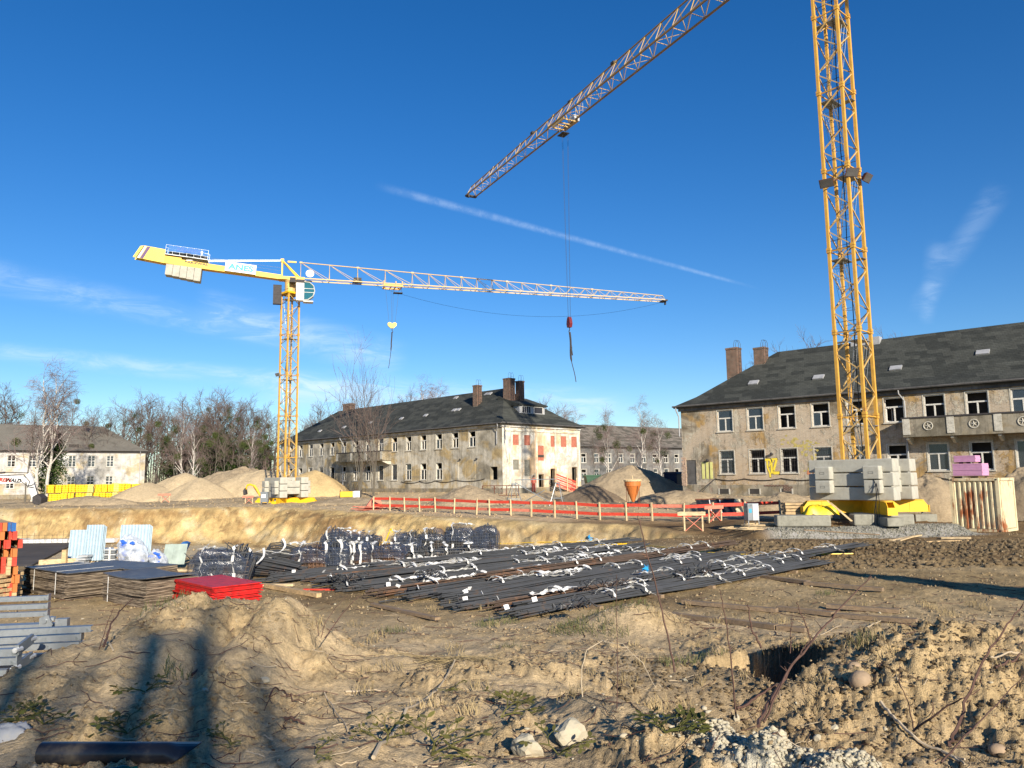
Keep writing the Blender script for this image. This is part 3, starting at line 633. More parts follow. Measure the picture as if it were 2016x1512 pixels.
heap('crumbly earth bank between larger crane ballast and container', P2(1828, 1005, 46), (2.7, 2.0), 2.35, 'earth', 11, group='earth heaps around the yard', peak=.45, rough=.16)
heap('earth bank behind the right side of the rusty container', P2(2035, 1000, 45), (2.6, 2.6), 2.5, 'earth', 12, group='earth heaps around the yard', peak=.5, rough=.16)
heap('crumbly bank under the graffiti wall, left of the ballast', P2(1545, 1000, 51.5), (3.3, 1.6), 1.3, 'earth', 13, group='earth heaps around the yard', peak=.6, rough=.2)
heap('low earth spoil behind the black formwork boards', P2(1440, 1003, 54), (3.6, 2.0), 1.0, 'earth', 14, group='earth heaps around the yard', peak=.6, rough=.2)
heap('low tan spoil behind the red fence below the big heap', P2(1345, 1000, 61), (3.6, 2.0), .8, 'earth', 15, group='earth heaps around the yard', peak=.6, rough=.2)
heap('flat brown spoil beside the leafless trees of the centre block', P2(690, 985, 74), (4.5, 2.6), .7, 'earth', 16, group='earth heaps around the yard', peak=.6, rough=.2)
heap('low sandy spoil at the brink of the pit below the pallets', P2(175, 993, 80), (5.5, 2.2), 1.0, 'earth', 17, group='earth heaps around the yard', peak=.6, rough=.15)
# ================================================================ BUILDINGS
def wall_mesh(W, z0, z1, holes, T=0.42):
    """front wall in the plane y=0 facing -y, x 0..W, with real openings (x0,x1,z0,z1) and reveals T deep"""
    xs = sorted({0.0, W} | {h[0] for h in holes} | {h[1] for h in holes}); zs = sorted({z0, z1} | {h[2] for h in holes} | {h[3] for h in holes})
    mb = MB(); vi = {}
    def V(x, z):
        k = (round(x, 4), round(z, 4))
        if k not in vi: vi[k] = len(mb.v); mb.v.append((x, 0.0, z))
        return vi[k]
    for i in range(len(xs) - 1):
        for j in range(len(zs) - 1):
            cx, cz = (xs[i] + xs[i + 1]) / 2, (zs[j] + zs[j + 1]) / 2
            if any(h[0] < cx < h[1] and h[2] < cz < h[3] for h in holes): continue
            mb.f.append((V(xs[i], zs[j]), V(xs[i + 1], zs[j]), V(xs[i + 1], zs[j + 1]), V(xs[i], zs[j + 1]))); mb.mi.append(0)
    for (a, b, c, d) in holes:
        mb.mi_cur = 0
        mb.quad((a, 0, c), (b, 0, c), (b, T, c), (a, T, c)); mb.quad((a, 0, d), (a, T, d), (b, T, d), (b, 0, d))
        mb.quad((a, 0, c), (a, T, c), (a, T, d), (a, 0, d)); mb.quad((b, 0, c), (b, 0, d), (b, T, d), (b, T, c))
    return mb
def place_on(o, parent, x, side, D, W):
    pass
_winmesh = {}
def window_parts(kind, w, h):
    """frame, casement and glass of one window, centred on x, sill at z=0, outer wall plane y=0"""
    key = (kind, round(w, 2), round(h, 2))
    if key in _winmesh: return _winmesh[key]
    t = .075; fr = MB(); fy0, fy1 = .10, .17
    fr.bx(-w / 2, -w / 2 + t, fy0, fy1, 0, h); fr.bx(w / 2 - t, w / 2, fy0, fy1, 0, h); fr.bx(-w / 2 + t, w / 2 - t, fy0, fy1, 0, t); fr.bx(-w / 2 + t, w / 2 - t, fy0, fy1, h - t, h)
    ca = MB()
    if kind == 'T':
        zt = h * .62; ca.bx(-w / 2 + t, w / 2 - t, fy0 - .01, fy1 + .01, zt - .05, zt + .05); ca.bx(-.045, .045, fy0 - .005, fy1, t, zt - .05)
    elif kind == 'cross':
        zt = h * .52; ca.bx(-w / 2 + t, w / 2 - t, fy0, fy1 + .01, zt - .05, zt + .05); ca.bx(-.055, .055, fy0 - .01, fy1, t, zt - .05); ca.bx(-.055, .055, fy0 - .01, fy1, zt + .05, h - t)
        for sx in (-1, 1):
            for zz in (h * .27, h * .76): ca.bx(min(sx * .06, sx * (w / 2 - t)), max(sx * .06, sx * (w / 2 - t)), fy0 + .02, fy1 - .01, zz - .015, zz + .015)
    elif kind == 'bar': ca.bx(-w / 2 + t, w / 2 - t, fy0, fy1, h * .6 - .035, h * .6 + .035)
    surround = MB(); s = .07
    surround.bx(-w / 2 - s, -w / 2, -.02, .06, -.02, h + s); surround.bx(w / 2, w / 2 + s, -.02, .06, -.02, h + s); surround.bx(-w / 2, w / 2, -.02, .06, h, h + s)
    sill = MB(); sill.bx(-w / 2 - s - .03, w / 2 + s + .03, -.09, .10, -.09, -.02)
    pn = MB(); pn.bx(-w / 2 + t, w / 2 - t, .132, .138, t, h - t)
    ph = MB(); ph.bx(-w / 2 + t, -.03, .132, .138, t, h * .6)
    sa = MB(); lw, lh = w / 2 - .12, h * .56; sa.bx(0, .05, -.02, .02, 0, lh); sa.bx(lw - .05, lw, -.02, .02, 0, lh); sa.bx(.05, lw - .05, -.02, .02, 0, .05); sa.bx(.05, lw - .05, -.02, .02, lh - .05, lh)
    gr = MB()
    for i in range(7):
        x = -w / 2 + w * (i + .5) / 7; gr.bar((x, .04, .02), (x, .04, h - .02), .009, 4)
    for i in range(5):
        z = h * (i + .5) / 5; gr.bar((-w / 2, .05, z), (w / 2, .05, z), .012, 4)
    r = dict(sash=sa.mesh('open_sash', 'frame_white'), frame=fr.mesh('frame', 'frame_white'), casement=ca.mesh('casement', 'frame_white') if ca.v else None, surround=surround.mesh('surround', 'trim'),
             sill=sill.mesh('sill', 'trim'), pane=pn.mesh('pane', 'glass'), half=ph.mesh('pane', 'glass'), grille=gr.mesh('grille', 'iron_dark'))
    _winmesh[key] = r; return r
def link(name, me, parent, loc=(0, 0, 0), rz=0.0):
    o = bpy.data.objects.new(name, me); COL.objects.link(o); o.parent = parent; o.location = loc; o.rotation_euler = (0, 0, rz); return o
def add_window(root, hole, kind, rnd, glass=.5, grille=False, side='front', W=0, sur=True):
    a, b, c, d = hole; p = window_parts(kind, b - a, d - c)
    if side == 'front': loc = ((a + b) / 2, 0, c); rz = 0.0
    else: loc = (W, (a + b) / 2, c); rz = R_(90)
    f = link('window', p['frame'], root, loc, rz)
    if p['casement'] and rnd.random() < .93: link('casement', p['casement'], f)
    if sur: link('surround', p['surround'], f); link('sill', p['sill'], f)
    q = rnd.random()
    if q < glass: link('pane', p['pane'], f)
    elif q < glass + .25: link('pane', p['half'], f)
    if kind == 'T' and not grille and rnd.random() < .35:
        o = link('open_sash', p['sash'], f, (-(b - a) / 2 + .08, .15, .08), R_(rnd.uniform(25, 80))) if rnd.random() < .5 else link('open_sash', p['sash'], f, ((b - a) / 2 - .08, .15, .08), R_(180 - rnd.uniform(25, 80)))
    if grille: link('grille', p['grille'], f)
    return f
def hip_roof(W, D, ze, zr, ov=.45, th=.16):
    x0, x1, y0, y1 = -ov, W + ov, -ov, D + ov; hd = (y1 - y0) / 2
    A, B, C, Dd = (x0, y0, ze), (x1, y0, ze), (x1, y1, ze), (x0, y1, ze); E, F = (x0 + hd, (y0 + y1) / 2, zr), (x1 - hd, (y0 + y1) / 2, zr)
    vs = []; n = 9; mb = MB()
    # a slight flare at the eaves
    k = .22; zk = ze + (zr - ze) * k * .80
    def lerp(a, b, t): return tuple(a[i] + (b[i] - a[i]) * t for i in range(3))
    a, b, c, d = [lerp(p, q, k) for p, q in ((A, E), (B, F), (C, F), (Dd, E))]; a, b, c, d = [(p[0], p[1], zk) for p in (a, b, c, d)]
    P = [A, B, C, Dd, a, b, c, d, E, F]; mb.v = [tuple(p) for p in P]
    mb.f = [(0, 1, 5, 4), (1, 2, 6, 5), (2, 3, 7, 6), (3, 0, 4, 7), (4, 5, 9, 8), (5, 6, 9), (6, 7, 8, 9), (7, 4, 8)]; mb.mi = [0] * 8
    # fascia and soffit
    Q = [(p[0], p[1], ze - th) for p in (A, B, C, Dd)]; o = len(mb.v); mb.v += Q
    mb.f += [(0, o, o + 1, 1), (1, o + 1, o + 2, 2), (2, o + 2, o + 3, 3), (3, o + 3, o, 0), (o, o + 3, o + 2, o + 1)]; mb.mi += [0] * 5
    return mb
def chimney(root, roof, x, y, w, d, z0, z1, flues=3):
    mb = MB(); mb.bx(x - w / 2, x + w / 2, y - d / 2, y + d / 2, z0, z1 - .16)
    mb.bx(x - w / 2 - .04, x + w / 2 + .04, y - d / 2 - .04, y + d / 2 + .04, z1 - .16, z1)
    c = mb.build('chimney', 'brickwork', roof)
    lad = MB()
    for s in (-.18, .18):
        X = x + w / 2 + .07; lad.tube([(X, y + s, z0 + .3), (X, y + s, z1 + .35), (X - .12, y + s, z1 + .62), (X - .35, y + s, z1 + .62), (X - .45, y + s, z1 + .3), (X - .45, y + s, z1)], .018, 4)
    z = z0 + .5
    while z < z1 + .2: lad.bar((x + w / 2 + .07, y - .18, z), (x + w / 2 + .07, y + .18, z), .012, 4); z += .3
    lad.build('ladder', 'iron_dark', c)
    ft = MB(); ft.bx(x - w / 2 - .12, x + w / 2 + .12, y - d / 2 - .12, y + d / 2 + .12, z0 + .55, z0 + .72); 
    return c
def roof_z(x, y, W, D, ze, zr, ov=.45):
    hd = D / 2 + ov; m = min(x + ov, W + ov - x, y + ov, D + ov - y) / hd; k = .22; f = k * .8
    return ze + (zr - ze) * (m / k * f if m < k else f + (m - k) / (1 - k) * (1 - f))
def building(name, label, cat, O, ang, W, D, z0, zf, ze, zr, mats, up, low, kinds=('T', 'T'), end_holes=(), end_kinds=(), seed=1, glass=.5, gril=(), ghost=(), plinth_h=1.0, sur=True, group=None, extra_holes=(), end_sur=True):
    """O: left end of the front wall (world x,y); ang: bearing of the local x axis. Local z equals world z."""
    d = (math.sin(R_(ang)), math.cos(R_(ang))); root = thing(name, label, cat, (O[0], O[1], 0), math.atan2(d[1], d[0]), group); rnd = random.Random(seed)
    zp = zf
    wm = wall_mesh(W, zp, ze - .04, list(up) + list(low) + list(extra_holes)); wm.build('wall', mats[0], root)
    em = wall_mesh(D, zp, ze - .04, list(end_holes)); e = em.build('wall', mats[1], root); e.location = (W, 0, 0); e.rotation_euler = (0, 0, R_(90))
    bk = MB(); bk.quad((W, D, zp), (0, D, zp), (0, D, ze - .04), (W, D, ze - .04)); bk.quad((0, D, zp), (0, 0, zp), (0, 0, ze - .04), (0, D, ze - .04)); bk.build('wall', mats[0], root)
    pl = MB(); pl.bx(-.05, W + .05, -.05, D + .05, z0 - 1.2, zp); pl.build('plinth', mats[2], root)
    ins = MB(); ins.bx(.9, W - .9, .9, D - .9, zp + .01, ze - .3); ins.bx(.02, W - .02, .45, D - .45, (zp + ze) / 2 - .15, (zp + ze) / 2 + .1); ins.build('interior', 'inside', root)
    rf = hip_roof(W, D, ze, zr).build('roof', mats[3], root)
    co = MB(); co.bx(-.16, W + .16, -.16, -.001, ze - .42, ze - .17); co.bx(W + .001, W + .16, 0, D, ze - .42, ze - .17); co.bx(-.3, W + .3, -.3, D + .3, ze - .172, ze - .163); co.build('cornice', mats[4], root)
    gt = MB(); gt.tube([(-.5, -.52, ze - .02), (W + .5, -.52, ze - .05)], .075, 6); gt.tube([(W + .52, -.5, ze - .02), (W + .52, D + .5, ze - .05)], .075, 6); gt.build('gutter', 'gutter', root)
    for i, h in enumerate(up): add_window(root, h, kinds[0], rnd, glass, False, sur=sur)
    for i, h in enumerate(low): add_window(root, h, kinds[1], rnd, glass, i in gril, sur=sur)
    for h, k in zip(end_holes, end_kinds):
        if k == 'brick':
            b = MB(); b.bx(h[0], h[1], .07, .12, h[2], h[3]); o = b.build('bricked_window', 'red_brick', root); o.location = (W, 0, 0); o.rotation_euler = (0, 0, R_(90))
        elif k == 'block':
            b = MB(); n = 8
            for i in range(n): b.bx(h[0], h[1], .10, .15, h[2] + (h[3] - h[2]) * i / n + .012, h[2] + (h[3] - h[2]) * (i + 1) / n - .012)
            o = b.build('blocked_window', 'wall_grey_c', root) if False else b.build('blocked_window', 'concrete_old', root); o.location = (W, 0, 0); o.rotation_euler = (0, 0, R_(90))
        elif k == 'door':
            b = MB(); t = .07; b.bx(h[0], h[0] + t, .1, .2, h[2], h[3]); b.bx(h[1] - t, h[1], .1, .2, h[2], h[3]); b.bx(h[0] + t, h[1] - t, .1, .2, h[3] - t, h[3])
            o = b.build('door_frame', 'old_wood', root); o.location = (W, 0, 0); o.rotation_euler = (0, 0, R_(90))
    return root, rf
def downpipe(root, x, y, z0, z1, dx=.28):
    mb = MB(); mb.tube([(x, y - .5, z1 - .1), (x, y - .45, z1 - .35), (x + dx, y - .12, z1 - .85), (x + dx, y - .12, z0)], .05, 6); mb.build('downpipe', 'zinc', root)
def balcony(root, x0, x1, zb, zt, dep=1.25, mat='plinth', npan=3, rosette=True):
    b = MB(); b.bx(x0, x1, -dep, -.002, zb - .16, zb)
    b = b.build('balcony', mat, root)
    w = MB(); w.bx(x0, x1, -dep, -dep + .16, zb, zt - .10); w.bx(x0, x0 + .16, -dep + .16, -.002, zb, zt - .10); w.bx(x1 - .16, x1, -dep + .16, -.002, zb, zt - .10); w.build('parapet', mat, b)
    c = MB(); c.bx(x0 - .06, x1 + .06, -dep - .06, -dep + .22, zt - .10, zt); c.bx(x0 - .06, x0 + .22, -dep + .22, -.002, zt - .10, zt); c.bx(x1 - .22, x1 + .06, -dep + .22, -.002, zt - .1, zt); c.build('coping', 'iron_dark', b)
    n = npan
    for i in range(n + 1):
        x = x0 + .25 + (x1 - x0 - .5) * i / n; p = MB(); p.bx(x - .22, x + .22, -dep - .05, -dep - .001, zb, zt - .1); p.build('pilaster', 'trim', b)
        k = MB(); k.prism([(-dep + .15, zb - .16), (-dep + .15, zb - .30), (-.35, zb - .62), (-.002, zb - .62), (-.002, zb - .16)], 'x', x - .09, x + .09); k.build('bracket', 'trim', b)
        if rosette and i < n:
            xm = x + (x1 - x0 - .5) / n / 2; r = MB(); zc = (zb + zt) / 2 - .05; pts = [(xm + .27 * math.cos(a), -dep - .02, zc + .27 * math.sin(a)) for a in np.linspace(0, 2 * math.pi, 17)]
            r.tube(pts, .035, 5, False)
            for a in range(5): r.bar((xm, -dep - .02, zc), (xm + .2 * math.cos(a * 1.257 + .5), -dep - .02, zc + .2 * math.sin(a * 1.257 + .5)), .045, 5, .02)
            r.build('rosette', 'trim', b)
    return b
def swag(root, pts, y, r=.028, sag=.28):
    mb = MB(); P = []
    for i in range(len(pts) - 1):
        a, b = pts[i], pts[i + 1]
        for k in range(7):
            t = k / 7; P.append((a[0] + (b[0] - a[0]) * t, y, a[1] + (b[1] - a[1]) * t - sag * 4 * t * (1 - t)))
    P.append((pts[-1][0], y, pts[-1][1])); mb.tube(P, r, 5); return mb.build('cable', 'black_cable', root)
def skylight(roof, x, y, W, D, ze, zr, w=.75, h=.6):
    z = roof_z(x, y, W, D, ze, zr); sl = (roof_z(x, y + .2, W, D, ze, zr) - roof_z(x, y - .2, W, D, ze, zr)) / .4
    m = Matrix.Rotation(math.atan(sl), 4, 'X'); mb = MB(); mb.box((x, y, z + .06), (w, h, .12), m=m); mb.build('skylight', 'zinc', roof)
# ---- right block
WR, DR, ZE, ZRD = 45.0, 12.2, 8.8, 13.45
dR = (math.sin(R_(131.6)), math.cos(R_(131.6))); nR = (-dR[1], dR[0])
OR = (13.55 + .45 * dR[0] + .45 * nR[0], 64.6 + .45 * dR[1] + .45 * nR[1])
ox = -.45
up = [(3.75 + ox + 2.54 * k + (0.03 if k else 0), 5.05 + ox + 2.54 * k, 6.52, 8.24) for k in range(16)]
low = [(3.8 + ox + 2.54 * k, 5.05 + ox + 2.54 * k, 3.13, 4.97) for k in range(16)]
door_hole = (0.30, 1.20, 2.3, 4.3)
right, rroof = building('barrack_building', 'long two-storey block on the right, ochre stained walls with bare brick, graffiti and stone balcony', 'building', OR, 131.6, WR, DR, 1.2, 2.25, ZE, ZRD,
    ('wall_brick', 'wall_brick', 'plinth', 'roof_dark', 'wall_dark'), up, low, ('T', 'T'), seed=4, glass=.30, gril=(0, 1, 2, 3, 4), group='derelict barrack blocks', extra_holes=[door_hole])
for (x, y, z0, z1, w, d_) in ((2.95, 4.3, 9.8, 13.95, 1.0, .9), (5.1, 5.0, 10.8, 13.8, .95, .85)): chimney(right, rroof, x, y, w, d_, z0, z1)
balcony(right, 17.45, 28.6, 5.55, 6.72, 1.25, 'plinth', 4)
downpipe(right, -.18, -.02, 6.3, ZE, .05); downpipe(right, 17.15, 0, 1.6, ZE, .25)
b = MB(); b.bx(door_hole[0] + .02, door_hole[1] - .02, .06, .12, door_hole[2], door_hole[3]); o = b.build('door', 'gutter', right); o['label'] = 'plain grey steel door'
for i in range(3):
    b = MB(); x = 1.75 + i * .36; b.bx(x, x + .22, -.035, -.003, 2.75, 4.1); b.build('wall_cabinet', simple('pale yellow panel', (.62, .6, .22), .6, .2, 4) if i == 0 else bpy.data.materials['pale yellow panel'], right)
swag(right, [(2.9, 2.75), (5.4, 2.72), (8.4, 2.72), (11.2, 2.68), (13.6, 2.85), (16.2, 2.45), (19.0, 2.7), (22.0, 2.45), (24.6, 2.72), (28, 2.5), (34, 2.7)], -.06, .03, .14)
b = MB(); b.tube([(2.9, -.06, 2.75), (2.4, -.6, 2.1), (1.9, -1.3, 1.3)], .028, 5); b.build('cable', 'black_cable', right)
for (x, y) in ((5.6, 2.1), (10.9, 2.0), (16.4, 2.2), (21.8, 3.0), (26.5, 2.3), (32, 2.6)): skylight(rroof, x, y, WR, DR, ZE, ZRD, .8, .55)
b = MB(); b.bx(12.3, 13.6, 5.6, 6.4, 12.9, 13.55); b.bx(13.601, 14.5, 5.5, 6.2, 12.9, 13.62); b.build('ridge_box', 'zinc', rroof)
for k in range(5):   # cellar openings under the lamps of the plinth
    b = MB(); x = 3.7 + ox + 2.54 * k; b.bx(x, x + .8, -.075, -.052, 1.55, 1.93); b.build('cellar_window', 'inside', right)
    b = MB(); b.bx(x - .1, x, -.09, -.052, 1.5, 1.95); b.bx(x + .8, x + .9, -.09, -.052, 1.5, 1.95); b.build('cellar_window_reveal', 'trim', right)
for (x0, x1, z0, z1) in ((7.0, 8.9, 2.12, 2.24), (8.5, 9.2, 1.75, 2.12)):
    b = MB(); b.bx(x0, x1, -.08, -.052, z0, z1); b.build('brick_course', 'brickwork', right)
# ruined brick edge at the left corner
rnd = random.Random(8); b = MB()
for i in range(150):
    z = rnd.uniform(2.2, 4.5); x = rnd.uniform(-.02, .27 - .05 * abs(z - 3.2)); b.box((x, -.03, z), (.22, .10, .07), rnd.uniform(-.3, .3))
b.build('broken_brick_edge', M['red_brick'] if False else simple('weathered pale brick', (.42, .30, .22), .9, .45, 9), right)
# graffiti: fat yellow letters between two barred windows
def letter(polys, x, z, s, nm='graffiti_letter', mat='graffiti'):
    for k_, (mt, gr, yy) in enumerate((('letter_dark', .035, -.006), (mat, 0, -.016))):
        b = MB()
        for p in polys:
            cx = sum(q[0] for q in p) / len(p); cz = sum(q[1] for q in p) / len(p)
            pp = []
            for q in p:
                dx, dz = q[0] - cx, q[1] - cz; l = math.hypot(dx, dz); pp.append((x + q[0] * s + dx / l * gr, z + q[1] * s + dz / l * gr))
            b.prism(pp, 'y', yy - .008, yy)
        o = b.build(nm, mt, right)
S = 1.0; gx, gzz = 7.60 + ox, 3.0
letter([[(.0, 1.35), (.0, 1.55), (.50, 1.55), (.62, 1.30), (.52, 1.0), (.38, .72), (.30, .80), (.42, 1.05), (.46, 1.25), (.40, 1.35)], [(.12, 1.34), (.28, 1.34), (.26, .78), (.50, .15), (.52, -.25), (.36, -.25), (.34, .12), (.12, .75)]], gx + .0, gzz, .80)
letter([[(.52, 1.2), (.72, 1.2), (.72, .12), (.50, .12)]], gx + .0, gzz, .80)
letter([[(.72, 1.38), (.60, 1.58), (1.20, 1.60), (1.22, 1.40), (.86, 1.38), (.82, 1.20), (.72, 1.2)], [(1.02, 1.42), (1.24, 1.42), (.92, .45), (.82, .30), (.74, .55)], [(.74, .32), (1.36, .30), (1.34, .05), (.76, .03)]], gx + .0, gzz, .80)
for (x, z, sx, sz, mt, sd_) in ((10.7, 3.6, .25, .42, 'spray_yellow', 1), (10.85, 2.95, .3, .3, 'spray_red', 2), (10.45, 4.9, .35, .3, 'spray_yellow', 3), (9.3, 5.4, .5, .25, 'spray_yellow', 4)):
    r_ = random.Random(sd_); b = MB()
    for i in range(26):
        cx, cz = x + r_.gauss(0, sx), z + r_.gauss(0, sz); w_, h_ = r_.uniform(.05, .2), r_.uniform(.04, .14); a0 = r_.uniform(0, 1)
        b.prism([(cx + w_ * math.cos(a + a0) * r_.uniform(.6, 1), cz + h_ * math.sin(a + a0) * r_.uniform(.6, 1)) for a in np.linspace(0, 2 * math.pi, 8)[:-1]], 'y', -.004 - .0002 * i, -.001)
    tag(b.build('paint_splash', mt, right), kind='stuff')
for (x, z) in ((2.35, 4.2), (7.75, 4.55)):
    b = MB(); b.lathe([(.07, 0), (.10, .05), (.10, .26), (.06, .28)], (0, 0, 0), 10); o = b.build('wall_lamp', 'iron_dark', right); o.rotation_euler = (R_(75), 0, 0); o.location = (x, -.02, z)
# ---- centre block
WC, DC = 48.6, 12.2; dC = (math.sin(R_(136.3)), math.cos(R_(136.3))); nC = (-dC[1], dC[0])
nearC = (-1.11 - .45 * dC[0] + .45 * nC[0], 79.46 - .45 * dC[1] + .45 * nC[1]); OC = (nearC[0] - WC * dC[0], nearC[1] - WC * dC[1])
sft = WC + .45
upc = [(-5.82 - 2.905 * k + sft, -4.68 - 2.905 * k + sft, 6.46, 8.18) for k in range(15)]
lowc = [(-5.82 - 2.905 * k + sft, -4.68 - 2.905 * k + sft, 2.98, 4.88) for k in range(2, 15)]
eh = [(1.5 + a, 1.5 + b, c, d) for (a, b, c, d) in ((.0, .9, 6.5, 7.6), (1.7, 2.62, 6.5, 7.6), (5.8, 6.7, 6.42, 7.62), (7.45, 8.4, 6.42, 7.62), (9.2, 10.15, 6.42, 7.62), (3.75, 4.7, 4.88, 6.5), (.0, .9, 3.9, 4.97), (1.67, 2.57, 3.2, 4.97), (3.8, 4.65, 2.02, 3.42), (5.7, 6.45, 2.05, 4.02), (9.2, 10.1, 2.25, 4.2))]
ek = ['brick'] * 6 + ['block', 'block', 'door', 'door', 'door']
centre, croof = building('barrack_building', 'long two-storey block in the centre with a sunlit whitewashed end wall and bricked-up windows', 'building', OC, 136.3, WC, DC, 1.3, 2.0, ZE, 13.4,
    ('wall_grey', 'wall_end', 'plinth', 'roof_dark', 'wall_white'), upc, lowc, ('T', 'T'), eh, ek, seed=9, glass=.35, group='derelict barrack blocks', extra_holes=[(-2.35 + sft, -1.25 + sft, 2.9, 4.25)])
chimney(centre, croof, WC - 8.0, 3.6, .75, .75, 11.0, 13.75); chimney(centre, croof, WC - 3.5, 4.4, .95, .95, 10.8, 14.15); chimney(centre, croof, WC - 3.3, 5.9, .7, .7, 10.8, 13.95); chimney(centre, croof, 8.6, 6.3, 2.0, .9, 12.6, 14.3)
balcony(centre, sft - 31.0, sft - 20.35, 5.55, 6.6, 1.35, 'plinth', 3, False)
downpipe(centre, sft - 31.6, 0, 2.0, ZE, .25); downpipe(centre, -.2, -.02, 2.0, ZE, .2); downpipe(centre, WC - .2, -.02, 6.6, ZE, -.5)
for (x, y) in ((8.5, 1.6), (14.5, 1.9), (20.5, 2.3), (27.3, 2.4), (32.2, 2.5), (37.2, 2.9), (38.0, 2.9), (34.5, 5.4), (40.3, 5.3), (40.8, 5.3)): skylight(croof, x, y, WC, DC, ZE, 13.4, .6, .5)
swag(centre, [(sft - 18.3, 2.8), (sft - 14.6, 2.8), (sft - 11.7, 2.85), (sft - 8.0, 2.9), (sft - 3.2, 3.0)], -.06, .03, .2)
for x in (-8.7, -5.9):
    b = MB(); b.bx(x + sft, x + 1.15 + sft, -.04, -.003, 3.05, 4.9); b.build('walled_up_window', 'wall_grey', centre)
    b = MB(); b.lathe([(.05, 0), (.09, .05), (.09, .22)], (0, 0, 0), 8); o = b.build('wall_lamp', 'iron_dark', centre); o.rotation_euler = (R_(70), 0, 0); o.location = (x + 1.5 + sft, -.02, 5.1)
# dormer on the end hip: flat shed dormer with two windows
b = MB(); yd0, yd1 = 4.2, 8.2; xf = WC - 1.7; zd = roof_z(WC - 1.7, 6.1, WC, DC, ZE, 13.4)
b.bx(xf - 2.6, xf, yd0, yd1, zd - .1, zd + .85)
dm = b.build('dormer', 'zinc', croof)
b = MB(); b.prism([(xf + .25, zd + .85), (xf + .25, zd + .97), (xf - 3.2, zd + 2.1), (xf - 3.2, zd + .85)], 'y', yd0 - .3, yd1 + .3); b.build('dormer_roof', 'roof_dark', dm)
for ya in (4.6, 6.5):
    b = MB(); b.bx(xf + .001, xf + .02, ya, ya + 1.3, zd + .08, zd + .74); o = b.build('dormer_opening', 'letter_dark', dm)  # darkness of the opening painted as a near-black plate
    b = MB(); b.bx(xf + .02, xf + .06, ya - .06, ya, zd + .05, zd + .78); b.bx(xf + .02, xf + .06, ya + 1.3, ya + 1.36, zd + .05, zd + .78); b.bx(xf + .02, xf + .06, ya, ya + 1.3, zd + .74, zd + .80)
    if ya < 5: [b.bx(xf + .02, xf + .05, ya + k * .32, ya + k * .32 + .04, zd + .08, zd + .74) for k in (1, 2, 3)]
    b.build('dormer_frame', 'frame_white', dm)
for y in (.9, 4.9, 7.9, 11.6):
    b = MB(); b.bx(WC + .001, WC + .05, y, y + .28, 2.0, ZE - .42); b.build('pilaster', 'wall_end', centre)
b = MB(); b.bx(WC + .051, WC + .09, .3, DC - .3, 7.95, 8.12); b.build('band_course', 'wall_end', centre)
# ---- left block
dL = (math.sin(R_(54.9)), math.cos(R_(54.9))); nL = (-dL[1], dL[0]); exL = 24.0
rx, ry = -64.54, 136.65
WL = 46.0; OL = (rx - (WL + .45) * dL[0] + .45 * nL[0], ry - (WL + .45) * dL[1] + .45 * nL[1])
s_ = WL + .45 - 22.0
upl = [(1.12 + s_ - .0 + 2.87 * k, 2.22 + s_ + 2.87 * k, 5.98, 7.86) for k in range(-8, 6)]
lowl = [(1.10 + s_ + 2.87 * k, 2.20 + s_ + 2.87 * k, 2.5, 4.36) for k in range(-8, 6)]
left, lroof = building('barrack_building', 'pale two-storey block on the far left with a grey corrugated roof', 'building', OL, 54.9, WL, DC, 1.0, 1.5, ZE - .05, 13.3,
    ('wall_white', 'wall_white', 'plinth', 'roof_corr', 'iron_dark'), upl, lowl, ('cross', 'cross'), seed=14, glass=.7, group='derelict barrack blocks')
downpipe(left, WL - .9, 0, 1.6, ZE - .05, .05)
b = MB(); xd = s_ + 9.5; b.bx(xd, xd + 1.9, .5, 1.9, ZE + .35, ZE + 1.05); dd = b.build('dormer', 'roof_corr', lroof); b = MB(); b.bx(xd + .15, xd + 1.75, .47, .499, ZE + .42, ZE + .98); b.build('dormer_opening', 'inside', dd)
# ---- block in the gap
b0 = atZ(1156, 878, 8.8); b1 = atZ(1327, 881, 8.8); dB = Vector((b1.x - b0.x, b1.y - b0.y)).normalized(); angB = math.degrees(math.atan2(dB.x, dB.y)); nB = (-dB.y, dB.x)
OB = (b0.x - 4 * dB.x, b0.y - 4 * dB.y)
upb = [(5.6 + 3.13 * k, 6.85 + 3.13 * k, 5.7, 7.4) for k in range(-1, 11)]; lowb = [(5.6 + 3.13 * k, 6.85 + 3.13 * k, 2.7, 4.5) for k in range(-1, 11)]
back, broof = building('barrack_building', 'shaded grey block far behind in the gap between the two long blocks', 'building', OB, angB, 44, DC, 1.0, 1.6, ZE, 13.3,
    ('wall_dark', 'wall_dark', 'plinth', 'roof_moss', 'iron_dark'), upb, lowb, ('T', 'T'), seed=21, glass=.6, group='derelict barrack blocks')
